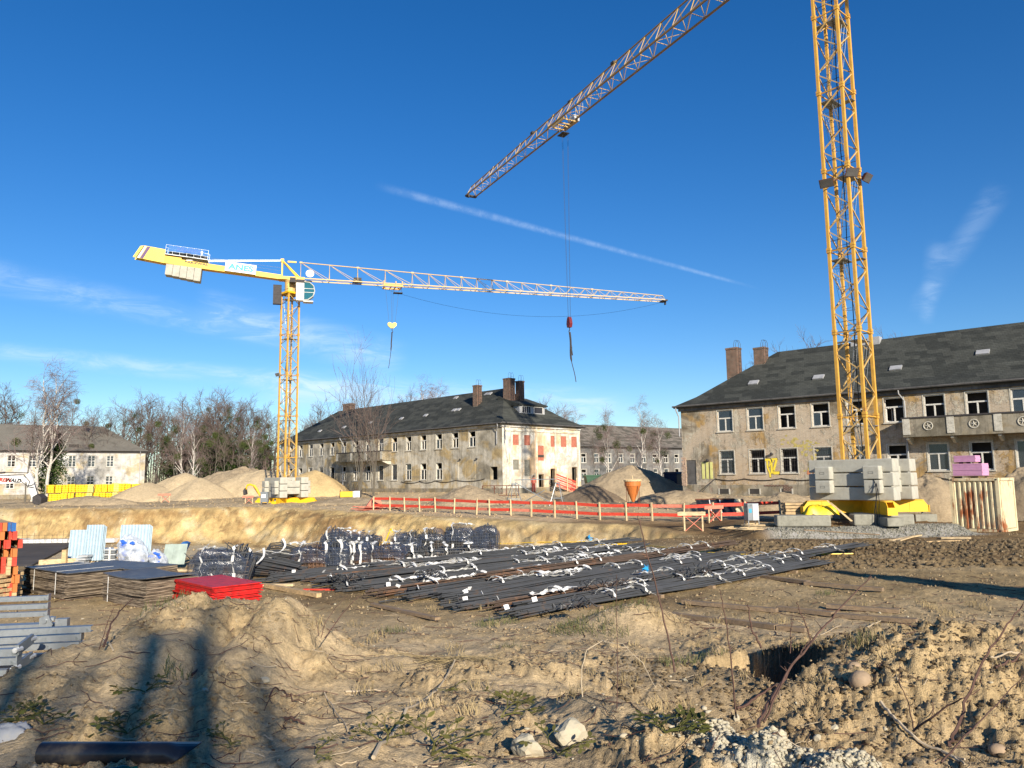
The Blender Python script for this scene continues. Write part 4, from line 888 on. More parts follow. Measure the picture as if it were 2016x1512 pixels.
# ================================================================ TOWER CRANES
def mast_section(w, h, leg=.075, dg=.038, n=4):
    mb = MB(); a = w / 2 - .07; C = [(-a, -a), (a, -a), (a, a), (-a, a)]
    for c in C:
        mb.box((c[0], c[1], h / 2), (leg * 2, leg * 2, h)); mb.box((c[0], c[1], .07), (leg * 2.9, leg * 2.9, .12)); mb.box((c[0], c[1], h - .07), (leg * 2.9, leg * 2.9, .12))
    for i in range(4):
        p, q = C[i], C[(i + 1) % 4]
        mb.bar((p[0], p[1], h - .05), (q[0], q[1], h - .05), dg, 4)
        for k in range(n):
            z0, z1 = h * k / n + .03, h * (k + 1) / n - .03; A, B = (p, q) if (k + i) % 2 else (q, p); mb.cur = 1
            mb.bar((A[0], A[1], z0), (B[0], B[1], z1), dg, 4); mb.cur = 0
    return mb
def ladder_mesh(w, h, s):
    a = w / 2 - .25; mb = MB(); x0, x1 = (-a, a) if s else (a, -a)
    for y in (-.18, .18): mb.bar((x0, y, 0), (x1 * .55, y, h), .026, 4)
    n = int(h / .3)
    for i in range(1, n):
        t = i / n; x = x0 + (x1 * .55 - x0) * t; mb.bar((x, -.18, h * t), (x, .18, h * t), .014, 4)
    for i in range(2, 7):
        t = i / 7.5; x = x0 + (x1 * .55 - x0) * t; d = 1 if s else -1
        pts = [(x + d * (.08 + .62 * math.sin(u)) * 1.0, -.34 * math.cos(u), h * t + .05) for u in np.linspace(0, math.pi, 7)]; mb.tube(pts, .014, 3, False)
    for k in (-.3, 0, .3):
        d = 1 if s else -1; mb.bar((x0 + (x1 * .55 - x0) * .27 + d * .6, k, h * .27), (x0 + (x1 * .55 - x0) * .8 + d * .6, k, h * .8), .01, 3)
    return mb
def ballast(root, yaw, Lb, z, lev=3, rnd=None):
    h = .645; pt = .695; off = 1.13; rnd = random.Random(3)
    def blk(c, d, mark=False):
        mb = MB(); mb.box((0, 0, 0), d); o = mb.build('ballast_block', 'concrete', root); m = Matrix.Rotation(yaw, 4, 'Z') @ Matrix.Translation(c); o.matrix_local = m; bev(o, .045)
        if mark:
            k = MB(); x0, y0 = .12, -d[1] / 2 - .002; [k.bx(a, b, y0 - .004, y0, e, f) for a, b, e, f in ((-x0, x0, .03, .045), (-x0, x0, -.06, -.045), (-x0, -x0 + .015, -.045, .03), (x0 - .015, x0, -.045, .03))]; k.build('cast_mark', 'gutter', o)
        k = MB(); k.tube([(-.09, 0, d[2] / 2 - .01), (-.08, 0, d[2] / 2 + .04), (.08, 0, d[2] / 2 + .04), (.09, 0, d[2] / 2 - .01)], .014, 4); k.build('lifting_eye', 'rust', o)
    for i in range(lev):
        for s in (-1, 1): blk((rnd.uniform(-.03, .03), s * off, z + h / 2 + .03 + i * pt), (Lb, .80, h))
    for i in range(lev - 1):
        for s in (-1, 1): blk((s * 1.22, rnd.uniform(-.03, .03), z + h / 2 + .03 + pt / 2 + i * pt), (.80, 3.85, h + .005), True)
    blk((.45, 0, z + h / 2 + .03 + 2 * pt), (.78, 1.2, h))
def bev(o, w, seg=2):
    m = o.modifiers.new('edge', 'BEVEL'); m.width = w; m.segments = seg; m.limit_method = 'ANGLE'; return o
def undercarriage(root, yaw, r, z, feet_to):
    for k in range(4):
        a = yaw + R_(45 + 90 * k); c = (math.cos(a), math.sin(a)); mb = MB()
        m = Matrix.Rotation(a, 4, 'Z')
        prof = [(0, z), (r, z), (r, z + .28), (r - .25, z + .62), (0, z + .62)]
        for s in (-.17, .17):
            vs = [m @ Vector((p[0], s + e, p[1])) for e in (-.015, .015) for p in prof]; n = 5
            mb.add(vs, [tuple(range(n)), tuple(range(2 * n - 1, n - 1, -1))] + [(i, n + i, n + (i + 1) % n, (i + 1) % n) for i in range(n)])
        for (zz, x1) in ((z + .605, r - .27), (z + .015, r)):
            vs = [m @ Vector((x, y, zz + e)) for e in (-.015, .015) for x, y in ((0, -.22), (x1, -.22), (x1, .22), (0, .22))]; mb.add(vs, [(0, 3, 2, 1), (4, 5, 6, 7), (0, 1, 5, 4), (1, 2, 6, 5), (2, 3, 7, 6), (3, 0, 4, 7)])
        vs = [m @ Vector((r + x, y, zz)) for x in (0.001, .03) for y, zz in ((-.24, z - .02), (.24, z - .02), (.24, z + .34), (-.24, z + .34))]; mb.add(vs, [(0, 1, 2, 3), (7, 6, 5, 4), (0, 4, 5, 1), (1, 5, 6, 2), (2, 6, 7, 3), (3, 7, 4, 0)])
        for q in (.45, .7): mb.box((c[0] * r * q, c[1] * r * q, z + .31), (.03, .40, .58), a)
        mb.build('base_arm', 'yellow_paint', root)
        f = MB(); f.lathe([(.16, 0), (.16, .06), (.07, .08), (.07, .3)], (c[0] * (r - .25), c[1] * (r - .25), feet_to), 10); f.lathe([(.05, 0), (.05, max(.05, z - feet_to))], (c[0] * (r - .25), c[1] * (r - .25), feet_to), 8); f.build('base_foot', 'galv', root)
        if z - feet_to > .3: f = MB(); f.box((c[0] * (r - .25), c[1] * (r - .25), feet_to + .18), (1.1, .8, .40), a); bev(f.build('foundation_pad', 'concrete_old', root), .05)
def jib_truss(L, bay, h0, h1, w, ch=.055, dg=.026, split=(), seg_from=0, xs0=0.0, alt=None):
    """triangular truss from x=xs0 to xs0+L: bottom chords at z=0, single top chord"""
    mb = MB(); n = max(1, round(L / bay))
    def H(x): return h0 + (h1 - h0) * min(1, max(0, x / TOT))
    TOT = split[0] if split else L + xs0
    for s in (-1, 1): mb.box((xs0 + L / 2, s * w / 2, 0), (L, ch * 1.6, ch * 2.0))
    mb.bar((xs0, 0, H(xs0)), (xs0 + L, 0, H(xs0 + L)), ch, 6)
    mb.cur = 1
    for i in range(n):
        a = xs0 + L * i / n; b = xs0 + L * (i + 1) / n; ha, hb = H(a), H(b)
        for s in (-1, 1):
            if not alt: mb.bar((a, s * w / 2, 0), (a, 0, ha), dg * 1.15, 4); mb.bar((b, s * w / 2, 0), (a, 0, ha), dg, 4)
            else:
                m_ = (a + b) / 2; mb.bar((a, s * w / 2, 0), (m_, 0, H(m_)), dg, 4); mb.bar((b, s * w / 2, 0), (m_, 0, H(m_)), dg, 4)
        mb.bar((a, -w / 2, 0), (a, w / 2, 0), dg, 4); mb.bar((a, -w / 2 if i % 2 else w / 2, 0), (b, w / 2 if i % 2 else -w / 2, 0), dg * .9, 4)
    mb.bar((xs0 + L, -w / 2, 0), (xs0 + L, w / 2, 0), dg, 4)
    for s in (-1, 1): mb.bar((xs0 + L, s * w / 2, 0), (xs0 + L, 0, H(xs0 + L)), dg, 4)
    mb.box((xs0 + .02, 0, H(xs0)), (.28, .16, .16))
    return mb
def crane(label, base, zg, ztop, yaw, jibdir, jib_len, cj_len, byaw, nsec, blade_lights, w=1.44, h0=1.95, h1=.85, bay=1.62, detail=True, rope_x=30, hook_z=13, mats=('crane_yellow', 'crane_cream', 'crane_far'), Lb=4.0, rz_jib=None, zoff=.42):
    root = thing('tower_crane', label, 'tower crane', (base[0], base[1], 0), 0, 'tower cranes on the site')
    zb = zg + zoff; undercarriage(root, byaw, 3.15, zb, zg); ballast(root, byaw, Lb, zb + .62)
    zm = zb + .5; H = ztop - zm; hs = H / nsec; me = mast_section(w, hs - .004).mesh('mast_section', (mats[0], mats[1])); lms = [ladder_mesh(w, hs, s).mesh('ladder', 'galv') for s in (0, 1)]
    pf = MB(); pf.box((-.32, 0, 0), (.7, w - .2, .04)); pf.box((.45, .4, 0), (.6, .4, .04)); pf = pf.mesh('platform', 'galv')
    rl = MB()
    for z in (.55, 1.05):
        for s in (-1, 1): rl.bar((-w / 2 + .15, s * (w / 2 - .14), z), (w / 2 - .15, s * (w / 2 - .14), z), .016, 4)
    rl = rl.mesh('platform_rail', 'iron_dark')
    for i in range(nsec):
        s = link('mast_section', me, root, (0, 0, zm + i * hs), yaw)
        l = link('ladder', lms[i % 2], s); p = link('platform', pf, s, (0, 0, hs * .88), R_(180) * (i % 2)); link('platform_rail', rl, p)
    # power cable hanging down the inside of the mast
    c = MB(); r_ = random.Random(2); c.tube([(w * .22 + r_.uniform(-.04, .04), -w * .36 + r_.uniform(-.04, .04), zb + .3 + H * t) for t in np.linspace(0, 1, 24)], .025, 4); c.build('power_cable', 'black_cable', root).rotation_euler = (0, 0, yaw)
    a = math.atan2(jibdir[1], jibdir[0])
    # slewing ring, tower head
    sl = MB(); sl.box((0, 0, ztop + .10), (w + .35, w + .35, .2)); o = sl.build('slewing_frame', 'yellow_paint', root); o.rotation_euler = (0, 0, yaw)
    sl = MB(); sl.lathe([(.62, 0), (.66, .1), (.60, .15), (.60, 1.15), (.66, 1.2), (.66, 1.35)], (0, 0, ztop + .2), 20); hd = sl.build('slewing_drum', mats[1], root)
    zj = ztop + 1.75
    ar = MB(); ar.prism([(-.07, 0), (.07, 0), (.07, .55), (.17, .55), (0, .85), (-.17, .55), (-.07, .55)], 'y', -.66, -.63); ar.build('arrow_mark', 'pallet_pale', hd).location = (0, 0, ztop + .32)
    jr = bpy.data.objects.new('slewing_platform', MB().bx(-1.2, 1.4, -.62, .62, -.2, .12).mesh('slewing_platform', 'yellow_paint')); COL.objects.link(jr); jr.parent = root; jr.location = (0, 0, zj); jr.rotation_euler = (0, 0, a)
    return root, jr, zj, zm, hs
# ---- smaller-looking crane on the left
PL = atY(564, 940, 80); zj_l = atY(590, 549, 80).z
tipL = atZ(1305, 592, zj_l); jd = Vector((tipL.x - PL.x, tipL.y - 80)); JL = jd.length; jd.normalize()
gl_ = gz(PL.x, 80) + .05
cl, jl, zjl, zml, hsl = crane('complete yellow tower crane on the left with counterweights and a white lettered banner', (PL.x, 80), gl_, zj_l - 1.75, R_(-40), jd, JL, 14, R_(-50), 5, False, Lb=4.0, zoff=-.18)
# A-frame, jib, counter-jib in the frame of the slewing platform (x along the jib)
def head(jr, hA):
    b = MB()
    for s in (-.45, .45):
        b.bar((-.9, s, .1), (-.9, s * .3, hA), .10, 4); b.bar((-.9, s * .3, hA), (.9, s, .1), .10, 4)
    b.box((-.9, 0, hA), (.34, .5, .3)); b.box((.1, 0, hA - .08), (.9, .14, .16)); b.build('tower_head', 'yellow_paint', jr)
head(jl, 1.95)
def seg(jr, x0, L, bay, w, h0, h1, TOT, mat, z=.02, alt=None, ch=.055, dg=.028, chord=None):
    return jib_truss(L, bay, h0, h1, w, ch, dg, split=(TOT,), xs0=x0, alt=alt).build('jib_section', (chord or mat, mat), jr)
x = 1.0; TOT = JL
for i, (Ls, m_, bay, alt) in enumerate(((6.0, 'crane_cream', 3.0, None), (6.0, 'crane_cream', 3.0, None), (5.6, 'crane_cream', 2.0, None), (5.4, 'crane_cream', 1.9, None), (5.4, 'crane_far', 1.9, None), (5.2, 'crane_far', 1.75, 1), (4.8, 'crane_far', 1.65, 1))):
    Ls = min(Ls, JL - x) if i < 6 else JL - x
    if Ls > .5: seg(jl, x, Ls, bay, 1.15, 1.9, .62, TOT, m_, alt=alt)
    x += Ls
b = MB(); b.box((JL + .1, 0, -.05), (.5, 1.2, .16)); b.box((JL + .3, 0, -.25), (.12, .3, .5)); b.build('jib_nose', 'iron_dark', jl)
b = MB(); P = [(8.5, 0, -.1), (13, 0, -1.3), (20, 0, -2.6), (28, 0, -3.0), (36, 0, -1.9), (JL, 0, -.3)]; 
pp = []
for i in range(41):
    t = i / 40; xx = 8.8 + (JL - 8.8) * t; pp.append((xx, .1, -.15 - 2.6 * 4 * t * (1 - t) * (1.0)))
b.tube(pp, .014, 3); b.build('slack_rope', 'black_cable', jl)
# trolley, hoist rope, hook block
def trolley(jr, xt, z, w=1.5, mat='crane_yellow'):
    b = MB()
    for s in (-1, 1): b.box((xt, s * w / 2, z - .05), (2.0, .09, .22)); [b.lathe([(.12, -.03), (.12, .03)], (xt + k, s * (w / 2 - .08), z + .05), 8) for k in (-.8, .8)]
    for k in (-.95, -.2, .3, .95): b.box((xt + k, 0, z - .12), (.08, w, .1))
    for k in (-1.0, .3, 1.0): b.box((xt + k, -w / 2, z + .15), (.09, .08, .6))
    t = b.build('trolley', mat, jr); b = MB(); b.box((xt + .6, -.2, z - .75), (1.0, .7, .05))
    for k in (.2, 1.0): b.bar((xt + k, -.2, z - .75), (xt + k, -.2, z - .1), .02, 4)
    b.build('trolley_basket', 'iron_dark', t); return t
xl = (Vector((atY(770, 570, 84.0).x, 84.0)) - Vector((PL.x, 80))).dot(jd)
trolley(jl, xl, -.2)
hkz = atY(771, 640, 80 + jd.y * xl).z - zj_l
b = MB()
for k in (-.75, -.12, .12, .75): b.bar((xl + k, 0, -.3), (xl + k * .45, 0, hkz + .3), .012, 3, caps=False)
b.build('hoist_rope', 'black_cable', jl)
b = MB(); b.prism([(-.5, .18), (-.28, .30), (0, .18), (.28, .30), (.5, .18), (.46, -.08), (.15, -.36), (-.15, -.36), (-.46, -.08)], 'y', -.12, .12); hk = b.build('hook_block', 'pallet_yellow', jl); hk.location = (xl, 0, hkz)
b = MB(); b.tube([(0, 0, -.36), (0, 0, -.6), (.10, 0, -.72), (.06, 0, -.86), (-.08, 0, -.82)], .04, 6); b.build('hook', 'iron_dark', hk)
wp = PL + Vector((jd.x * xl, jd.y * xl, 0)); r_ = random.Random(6); b = MB(); L_ = 4.0
pts = [(-.02 - .35 * t * t + r_.uniform(-.02, .02), 0, -L_ * t) for t in np.linspace(0, 1, 14)]; b.tube(pts, [.07 if t < .5 else .03 for t in np.linspace(0, 1, 14)], 5); 
o = b.build('chain_sling', 'iron_dark', None); o.location = (wp.x, 80 + jd.y * xl, zj_l + hkz - .80); tag(o, 'dark chain sling dangling from the yellow hook block of the left crane', 'chain sling')
# operator cab on the right of the head, seen from outside
b = MB(); b.bx(.55, 1.35, -1.55, -.75, -2.6, -.75); cb = b.build('operator_cab', 'white_paint', jl)
b = MB(); prof = [(1.36, -2.55), (1.75, -2.5), (2.25, -2.1), (2.42, -1.55), (2.3, -1.0), (1.9, -.65), (1.36, -.6)]; b.prism(prof, 'y', -1.52, -.78); b.build('cab_glazing', 'cab_glass', cb)
b = MB()
for yy in (-1.56, -.74): b.tube([(p[0] + .02, yy, p[1]) for p in prof], .045, 4)
for zz in (-1.35, -1.75): b.bx(1.36, 2.38, -1.56, -1.535, zz, zz + .05)
b.bx(1.30, 2.3, -1.6, -.7, -2.75, -2.62); b.build('cab_frame', 'frame_white', cb)
b = MB(); b.bx(-.1, .5, -1.5, -.8, -.7, -.2); b.bx(.55, 1.4, -1.45, -.85, -.74, -.35); b.build('cab_bracket', 'iron_dark', cb)
b = MB(); b.box((0, 0, 0), (.55, .4, .9)); o = b.build('control_cabinet', 'white_paint', jl); o.location = (-1.35, -.8, -1.5)
b = MB(); b.bx(-1.75, -.9, -1.1, -.5, -3.0, -1.0); [b.bar((-1.75, -1.1, z), (-.9, -1.1, z), .03, 4) for z in (-1.0, -2.0, -3.0)]; o = b.build('access_platform', 'iron_dark', jl); o.scale = (1, 1, 1)
b = MB(); b.lathe([(.42, -.05), (.45, 0), (.42, .05)], (0, 0, 0), 14); o = b.build('rope_drum', 'white_paint', jl); o.rotation_euler = (R_(80), 0, 0); o.location = (1.95, -.35, .62)
# counter-jib: box girder, wind vane end plate, ballast, walkway rail, tie bars, banners
CJ = -(Vector((atY(268, 500, 77.0).x, 77.0)) - Vector((PL.x, 80))).dot(jd)
b = MB(); b.add([(-.9, y, z) for y in (-.45, .45) for z in (-.28, .2)] + [(-CJ + 4.5, y, z) for y in (-.45, .45) for z in (-.30, .35)], [(0, 2, 3, 1), (4, 5, 7, 6), (0, 1, 5, 4), (2, 6, 7, 3), (1, 3, 7, 5), (0, 4, 6, 2)])
b.add([(-CJ + 4.5, y, z) for y in (-.44, .44) for z in (-.30, .55)] + [(-CJ + 1.0, y, z) for y in (-.44, .44) for z in (-.16, .50)], [(0, 2, 3, 1), (4, 5, 7, 6), (0, 1, 5, 4), (2, 6, 7, 3), (1, 3, 7, 5), (0, 4, 6, 2)])
cj = b.build('counter_jib', 'yellow_paint', jl); cj.rotation_euler = (0, R_(4.8), 0)
b = MB(); b.prism([(-CJ, -.08), (-CJ + 2.95, -.26), (-CJ + 2.9, 1.15), (-CJ + .95, 1.25), (-CJ + .55, 1.15)], 'y', -.50, -.46); b.prism([(-CJ, -.08), (-CJ + 2.95, -.26), (-CJ + 2.9, 1.15), (-CJ + .95, 1.25), (-CJ + .55, 1.15)], 'y', .46, .50); b.bx(-CJ + .6, -CJ + 2.9, -.459, .459, 1.05, 1.12)
ev = b.build('end_panel', 'pallet_yellow', cj)
for (x0, wd, mt) in ((.42, .10, 'letter_dark'), (.56, .17, 'white_clean'), (.80, .30, 'purple')):
    b = MB(); b.prism([(-CJ + x0 - .14, -.09), (-CJ + x0 + wd - .14, -.12), (-CJ + x0 + wd + .40, 1.19), (-CJ + x0 + .40, 1.18)], 'y', -.512, -.501); b.build('stripe', mt, ev)
for i in range(5):
    x0 = -CJ + 3.15 + i * .68; b = MB(); b.bx(x0, x0 + .66, -.55, .55, -1.45 - .06 * i, -.32 + (.0)); o = b.build('counterweight', 'concrete', cj); bev(o, .03)
b = MB(); xa, xb = -CJ + 2.95, -CJ + 7.0
b.bx(xa, xb, -.70, .70, .62, .68)
for s in (-.70, .70):
    for z in (.98, 1.3, 1.62): b.bar((xa, s, z), (xb, s, z), .014, 4)
    for k in range(7): xk = xa + (xb - xa) * k / 6; b.bar((xk, s, .65), (xk, s, 1.62), .018, 4)
b.build('walkway', 'galv', cj)
b = MB(); b.bx(xa + .3, xa + 3.9, -.35, .35, .72, 1.05); b.lathe([(.3, 0), (.3, .5)], (xa + 2.0, 0, .9), 10); b.build('hoist_winch', 'letter_dark', cj)
# mesh sign hung on the rail with pale blue letters and a white arrow (name on it unreadable in the photo)
b = MB(); b.bx(xa + .25, xb - .35, -.735, -.72, 1.02, 1.55); sg = b.build('rail_sign', glassmat('sign mesh', (.10, .25, .62), .55), cj)
text_mesh('rail_lettering', 'KRANTA', .5, 'letter_blue', sg, Matrix.Translation((xa + 2.2, -.745, 1.28)) @ Matrix.Rotation(R_(90), 4, 'X'), .004, sx=1.15)
b = MB(); b.prism([(-.06, -.22), (.06, -.22), (.06, .04), (.15, .04), (0, .24), (-.15, .04), (-.06, .04)], 'y', -.75, -.74); o = b.build('arrow_mark', 'white_clean', sg); o.location = (xb - .62, 0, 1.25)
text_mesh('girder_lettering', 'BAKZWAL', .30, 'letter_dark', cj, Matrix.Translation((xa + 3.0, -.452, .16)) @ Matrix.Rotation(R_(90), 4, 'X'), .004, sx=1.6)
b = MB(); b.bx(-6.6, -3.55, -.62, -.58, -.22, .78); bn = b.build('banner', 'white_clean', cj)
text_mesh('banner_lettering', 'ANES', .80, 'letter_cyan', bn, Matrix.Translation((-5.05, -.63, .28)) @ Matrix.Rotation(R_(90), 4, 'X'), .006, sx=1.25)
b = MB()
for s in (-.3, .3): b.bar((-.9, s * .4, 1.95), (-CJ + 5.0, s, 1.25), .035, 4)
for s in (-1,): 
    for z in (.75, 1.1): b.bar((-1.0, s * .6, z * .9), (-CJ + 6.0, s * .6, z * .9 + .7), .01, 3)
b.build('tie_bar', 'galv_pale', jl)
b = MB(); b.box((7.0, 0, .35), (.8, .8, .3)); b.box((7.0, 0, .12), (1.0, .9, .12)); b.build('trolley_winch', 'iron_dark', jl)
b = MB(); b.box((0, 0, 0), (.7, .12, .35)); o = b.build('floodlight', 'galv', cl); o.location = (-1.05, -.35, zml + hsl * 3.0); o.rotation_euler = (R_(25), 0, R_(-40))
# grey switch box at the foot of this crane
b = MB(); b.box((0, 0, .75), (.75, .45, 1.0)); 
for s in (-.3, .3): b.box((s, 0, .13), (.06, .3, .26))
pc = atZ(521, 993, gl_ - .1); sb = thing('switch_cabinet', 'small grey switch cabinet with a white notice at the foot of the left crane', 'switch cabinet', (pc.x, pc.y, gz(pc.x, pc.y)))
b.build('housing', 'galv', sb); b = MB(); b.box((-.05, -.24, .85), (.4, .02, .32)); b.build('notice', 'white_clean', sb)
# ---- nearer crane on the right
PR = atY(1690, 900, 40); TR = atY(1640, 0, 40); zj_r = 34.4
PR = Vector(((PR.x * .6 + TR.x * .4), 40.0, 0)); gr_ = .53
tipR = atZ(928, 385, zj_r); jdr = Vector((tipR.x - PR.x, tipR.y - 40)); JR = jdr.length; jdr.normalize()
def zat(v, u=1690): return atY(u, v, 40).z
# sections sized so that the joints fall at 812, 651 and 493
hs_t = (zat(493) - zat(812)) / 2; zm_t = zat(812) - hs_t
ns = max(1, round((zj_r - 1.75 - (gr_ + 1.0)) / hs_t)); 
cr_, jr_, zjr, zmr, hsr = crane('tall yellow tower crane on the right, its jib reaching across the sky from above', (PR.x, 40), gr_, zj_r - 1.75, R_(-49), jdr, JR, 14, R_(-47), ns, True, Lb=4.25, zoff=.50)
head(jr_, 1.95)
x = 1.0; i = 0
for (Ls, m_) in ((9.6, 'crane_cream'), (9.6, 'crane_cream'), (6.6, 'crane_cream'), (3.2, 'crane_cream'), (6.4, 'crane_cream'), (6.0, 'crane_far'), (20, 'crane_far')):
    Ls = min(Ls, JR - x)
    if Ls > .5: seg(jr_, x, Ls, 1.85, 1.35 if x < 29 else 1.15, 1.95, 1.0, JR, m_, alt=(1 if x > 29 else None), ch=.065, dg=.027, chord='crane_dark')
    x += Ls
b = MB(); b.box((JR + .1, 0, -.05), (.4, 1.3, .16)); b.box((JR, .4, -.1), (.3, .3, .3)); b.build('jib_nose', 'iron_dark', jr_)
for xx in (20.6, 27.2, 34): b = MB(); b.box((xx, 0, 1.65 if xx < 25 else 1.4), (.4, .22, .2)); b.build('chord_joint', 'iron_dark', jr_)
b = MB(); b.add([(-.9, y, z) for y in (-.45, .45) for z in (-.28, .2)] + [(-13.5, y, z) for y in (-.45, .45) for z in (-.30, .5)], [(0, 2, 3, 1), (4, 5, 7, 6), (0, 1, 5, 4), (2, 6, 7, 3), (1, 3, 7, 5), (0, 4, 6, 2)]); cjr = b.build('counter_jib', 'yellow_paint', jr_)
for i in range(5): b = MB(); x0 = -13.2 + i * .98; b.bx(x0, x0 + .95, -.55, .55, -1.5, -.32); b.build('counterweight', 'concrete', cjr)
tr = atY(1112, 255, 65); xr = None
best = 1e9
for k in range(200, 470):
    t = k / 10; p = Vector((PR.x + jdr.x * t, 40 + jdr.y * t, zj_r)); c = p - Vector((0, 0, CAMZ)); uu = 1008 + FPX * c.dot(_R) / c.dot(_F)
    if abs(uu - 1112) < best: best = abs(uu - 1112); xr = t
tt = trolley(jr_, xr, -.2, 1.35, 'crane_cream')
b = MB(); b.box((xr - .3, -.8, .2), (.8, .6, .5)); [b.bar((xr - .9 + k * .6, -1.35, .8), (xr - .9 + k * .6, -1.35, 1.6), .02, 4) for k in range(3)]; [b.bar((xr - .9, -1.35, z), (xr + .3, -1.35, z), .02, 4) for z in (1.2, 1.6)]; b.build('service_cage', 'galv_pale', tt)
yr = 40 + jdr.y * xr; hz = atY(1137, 635, yr).z - zj_r; dx = 0
b = MB()
for k in (-.55, -.4, .4, .55): b.bar((xr + k, 0, -.3), (xr + k * .35, 0, hz + .3), .009, 3, caps=False)
b.build('hoist_rope', 'black_cable', jr_)
b = MB(); b.prism([(-.12, .48), (.12, .48), (.22, .2), (.28, -.1), (.18, -.42), (-.18, -.42), (-.28, -.1), (-.22, .2)], 'y', -.14, .14); hk = b.build('hook_block', simple('dark red paint', (.16, .02, .025), .5, .3, 5), jr_); hk.location = (xr, 0, hz)
b = MB(); b.tube([(0, 0, -.42), (0, 0, -.62), (.11, 0, -.74), (.06, 0, -.9), (-.08, 0, -.86)], .045, 6); b.build('hook', 'iron_dark', hk)
wp = Vector((PR.x + jdr.x * xr, yr, zj_r + hz - .84)); Ls_ = wp.z - atY(1145, 752, yr).z; b = MB()
pts = [(.42 * t * t + .05 * math.sin(t * 9), 0, -Ls_ * t) for t in np.linspace(0, 1, 16)]; b.tube(pts, [.09 if t < .55 else .035 for t in np.linspace(0, 1, 16)], 5)
for k in range(3): b.tube([(.05 * k + .1 * t, .05, -.6 * k - .8 * t) for t in np.linspace(0, 1, 4)], .05, 4)
o = b.build('chain_sling', 'iron_dark', None); o.location = wp; tag(o, 'long dark chain sling dangling from the dark red hook block in mid sky', 'chain sling')
# floodlights clamped to the near mast
zl = zat(368, 1655)
for (lx, ly, rz, dz) in ((-1.25, -.95, -35, -.15), (.05, -1.15, 5, .35), (1.2, -.45, 40, .3)):
    b = MB(); b.add([(-.36, 0, -.24), (.36, 0, -.24), (.36, 0, .24), (-.36, 0, .24), (-.22, .22, -.14), (.22, .22, -.14), (.22, .22, .14), (-.22, .22, .14)], [(0, 1, 2, 3), (7, 6, 5, 4), (0, 4, 5, 1), (1, 5, 6, 2), (2, 6, 7, 3), (3, 7, 4, 0)])
    b.bar((0, .2, 0), (-lx * .35, .7, -.1), .03, 4); o = b.build('floodlight', 'rust', cr_); o.location = (lx, ly, zl + dz); o.rotation_euler = (R_(35), 0, R_(rz))
    b = MB(); b.box((0, -.012, 0), (.64, .02, .42)); b.build('lamp_glass', 'gutter', o)
# loose cables at the crane foot
b = MB(); r_ = random.Random(5)
for k in range(3):
    x0 = -.55 + k * .14; b.tube([(x0 + r_.uniform(-.02, .02) + .12 * math.sin(t * 3 + k * 2) - .2 * k * t, -2.0 - .55 * min(1, t * 3), 3.1 - 2.7 * t) for t in np.linspace(0, 1, 10)], .017, 4)
b.build('power_cable', 'black_cable', cr_)
# ================================================================ YARD: things on the site
def ground_thing(name, label, cat, u, v, rz=0.0, group=None, y=None):
    p = gp(u, v) if y is None else atY(u, v, y)
    return thing(name, label, cat, (p.x, p.y, gz(p.x, p.y)), rz, group)
# foundation beams under the near crane
for (u0, v0, u1, lab) in ((1533, 1031, 1640, 'left concrete foundation beam below the yellow tarpaulin at the near crane'), (1685, 1038, 1805, 'right concrete foundation beam with a recessed plate at the near crane')):
    a = atY(u0, v0, 37.7); c = atY(u1, v0 + 1.5, 37.3); d = (c - a); L_ = d.length; rz = math.atan2(d.y, d.x); o = thing('concrete_beam', lab, 'concrete beam', ((a.x + c.x) / 2, (a.y + c.y) / 2 + .45, .50), rz, 'concrete foundation beams')
    b = MB(); b.box((0, 0, .27), (L_, .9, .54)); bm_ = b.build('beam', 'concrete_old', o); bev(bm_, .07)
    if 'recess' in lab: b = MB(); [b.bx(x0, x1, -.462, -.451, z0, z1) for x0, x1, z0, z1 in ((-.25, .35, .38, .40), (-.25, .35, .20, .22), (-.25, -.23, .22, .38), (.33, .35, .22, .38))]; b.build('plate_frame', 'concrete', o)
def tarp(name, label, loc, size, rz, mat, seed, cat, group=None):
    n = 18; mb = MB(); rnd = random.Random(seed); 
    for j in range(n + 1):
        for i in range(n + 1):
            x, y = i / n * 2 - 1, j / n * 2 - 1; r = max(abs(x), abs(y)); z = size[2] * (1 - max(0, (r - .55) / .45) ** 1.6)
            z += .20 * size[2] * math.sin(5 * x + seed + y * 2) * math.cos(4 * y) + rnd.uniform(-.11, .11) * size[2]
            mb.v.append((x * size[0] / 2 * (1 + .06 * math.sin(7 * y)), y * size[1] / 2, max(z, 0.0)))
    mb.f = [(j * (n + 1) + i, j * (n + 1) + i + 1, (j + 1) * (n + 1) + i + 1, (j + 1) * (n + 1) + i) for j in range(n) for i in range(n)]; mb.mi = [0] * len(mb.f)
    o = mb.build(name, mat, None, True, loc, rz); return tag(o, label, cat, group)
p = atY(1615, 1012, 38.2); tarp('yellow_tarpaulin', 'crumpled bright yellow tarpaulin on the concrete beam at the near crane', (p.x, p.y, 1.02), (1.55, .85, .42), -.1, 'pallet_yellow', 3, 'tarpaulin')
for k, lb in enumerate(('upper of two thin pale laths leaning beside the yellow tarpaulin', 'lower of two thin pale laths leaning beside the yellow tarpaulin')):
    b = MB(); a_ = atY(1628 + k * 8, 985 + k * 5, 37.6); c_ = atY(1676 + k * 2, 1026, 37.2); b.bar(a_, c_, .035, 4); tag(b.build('lath', 'pine_pale'), lb, 'lath')
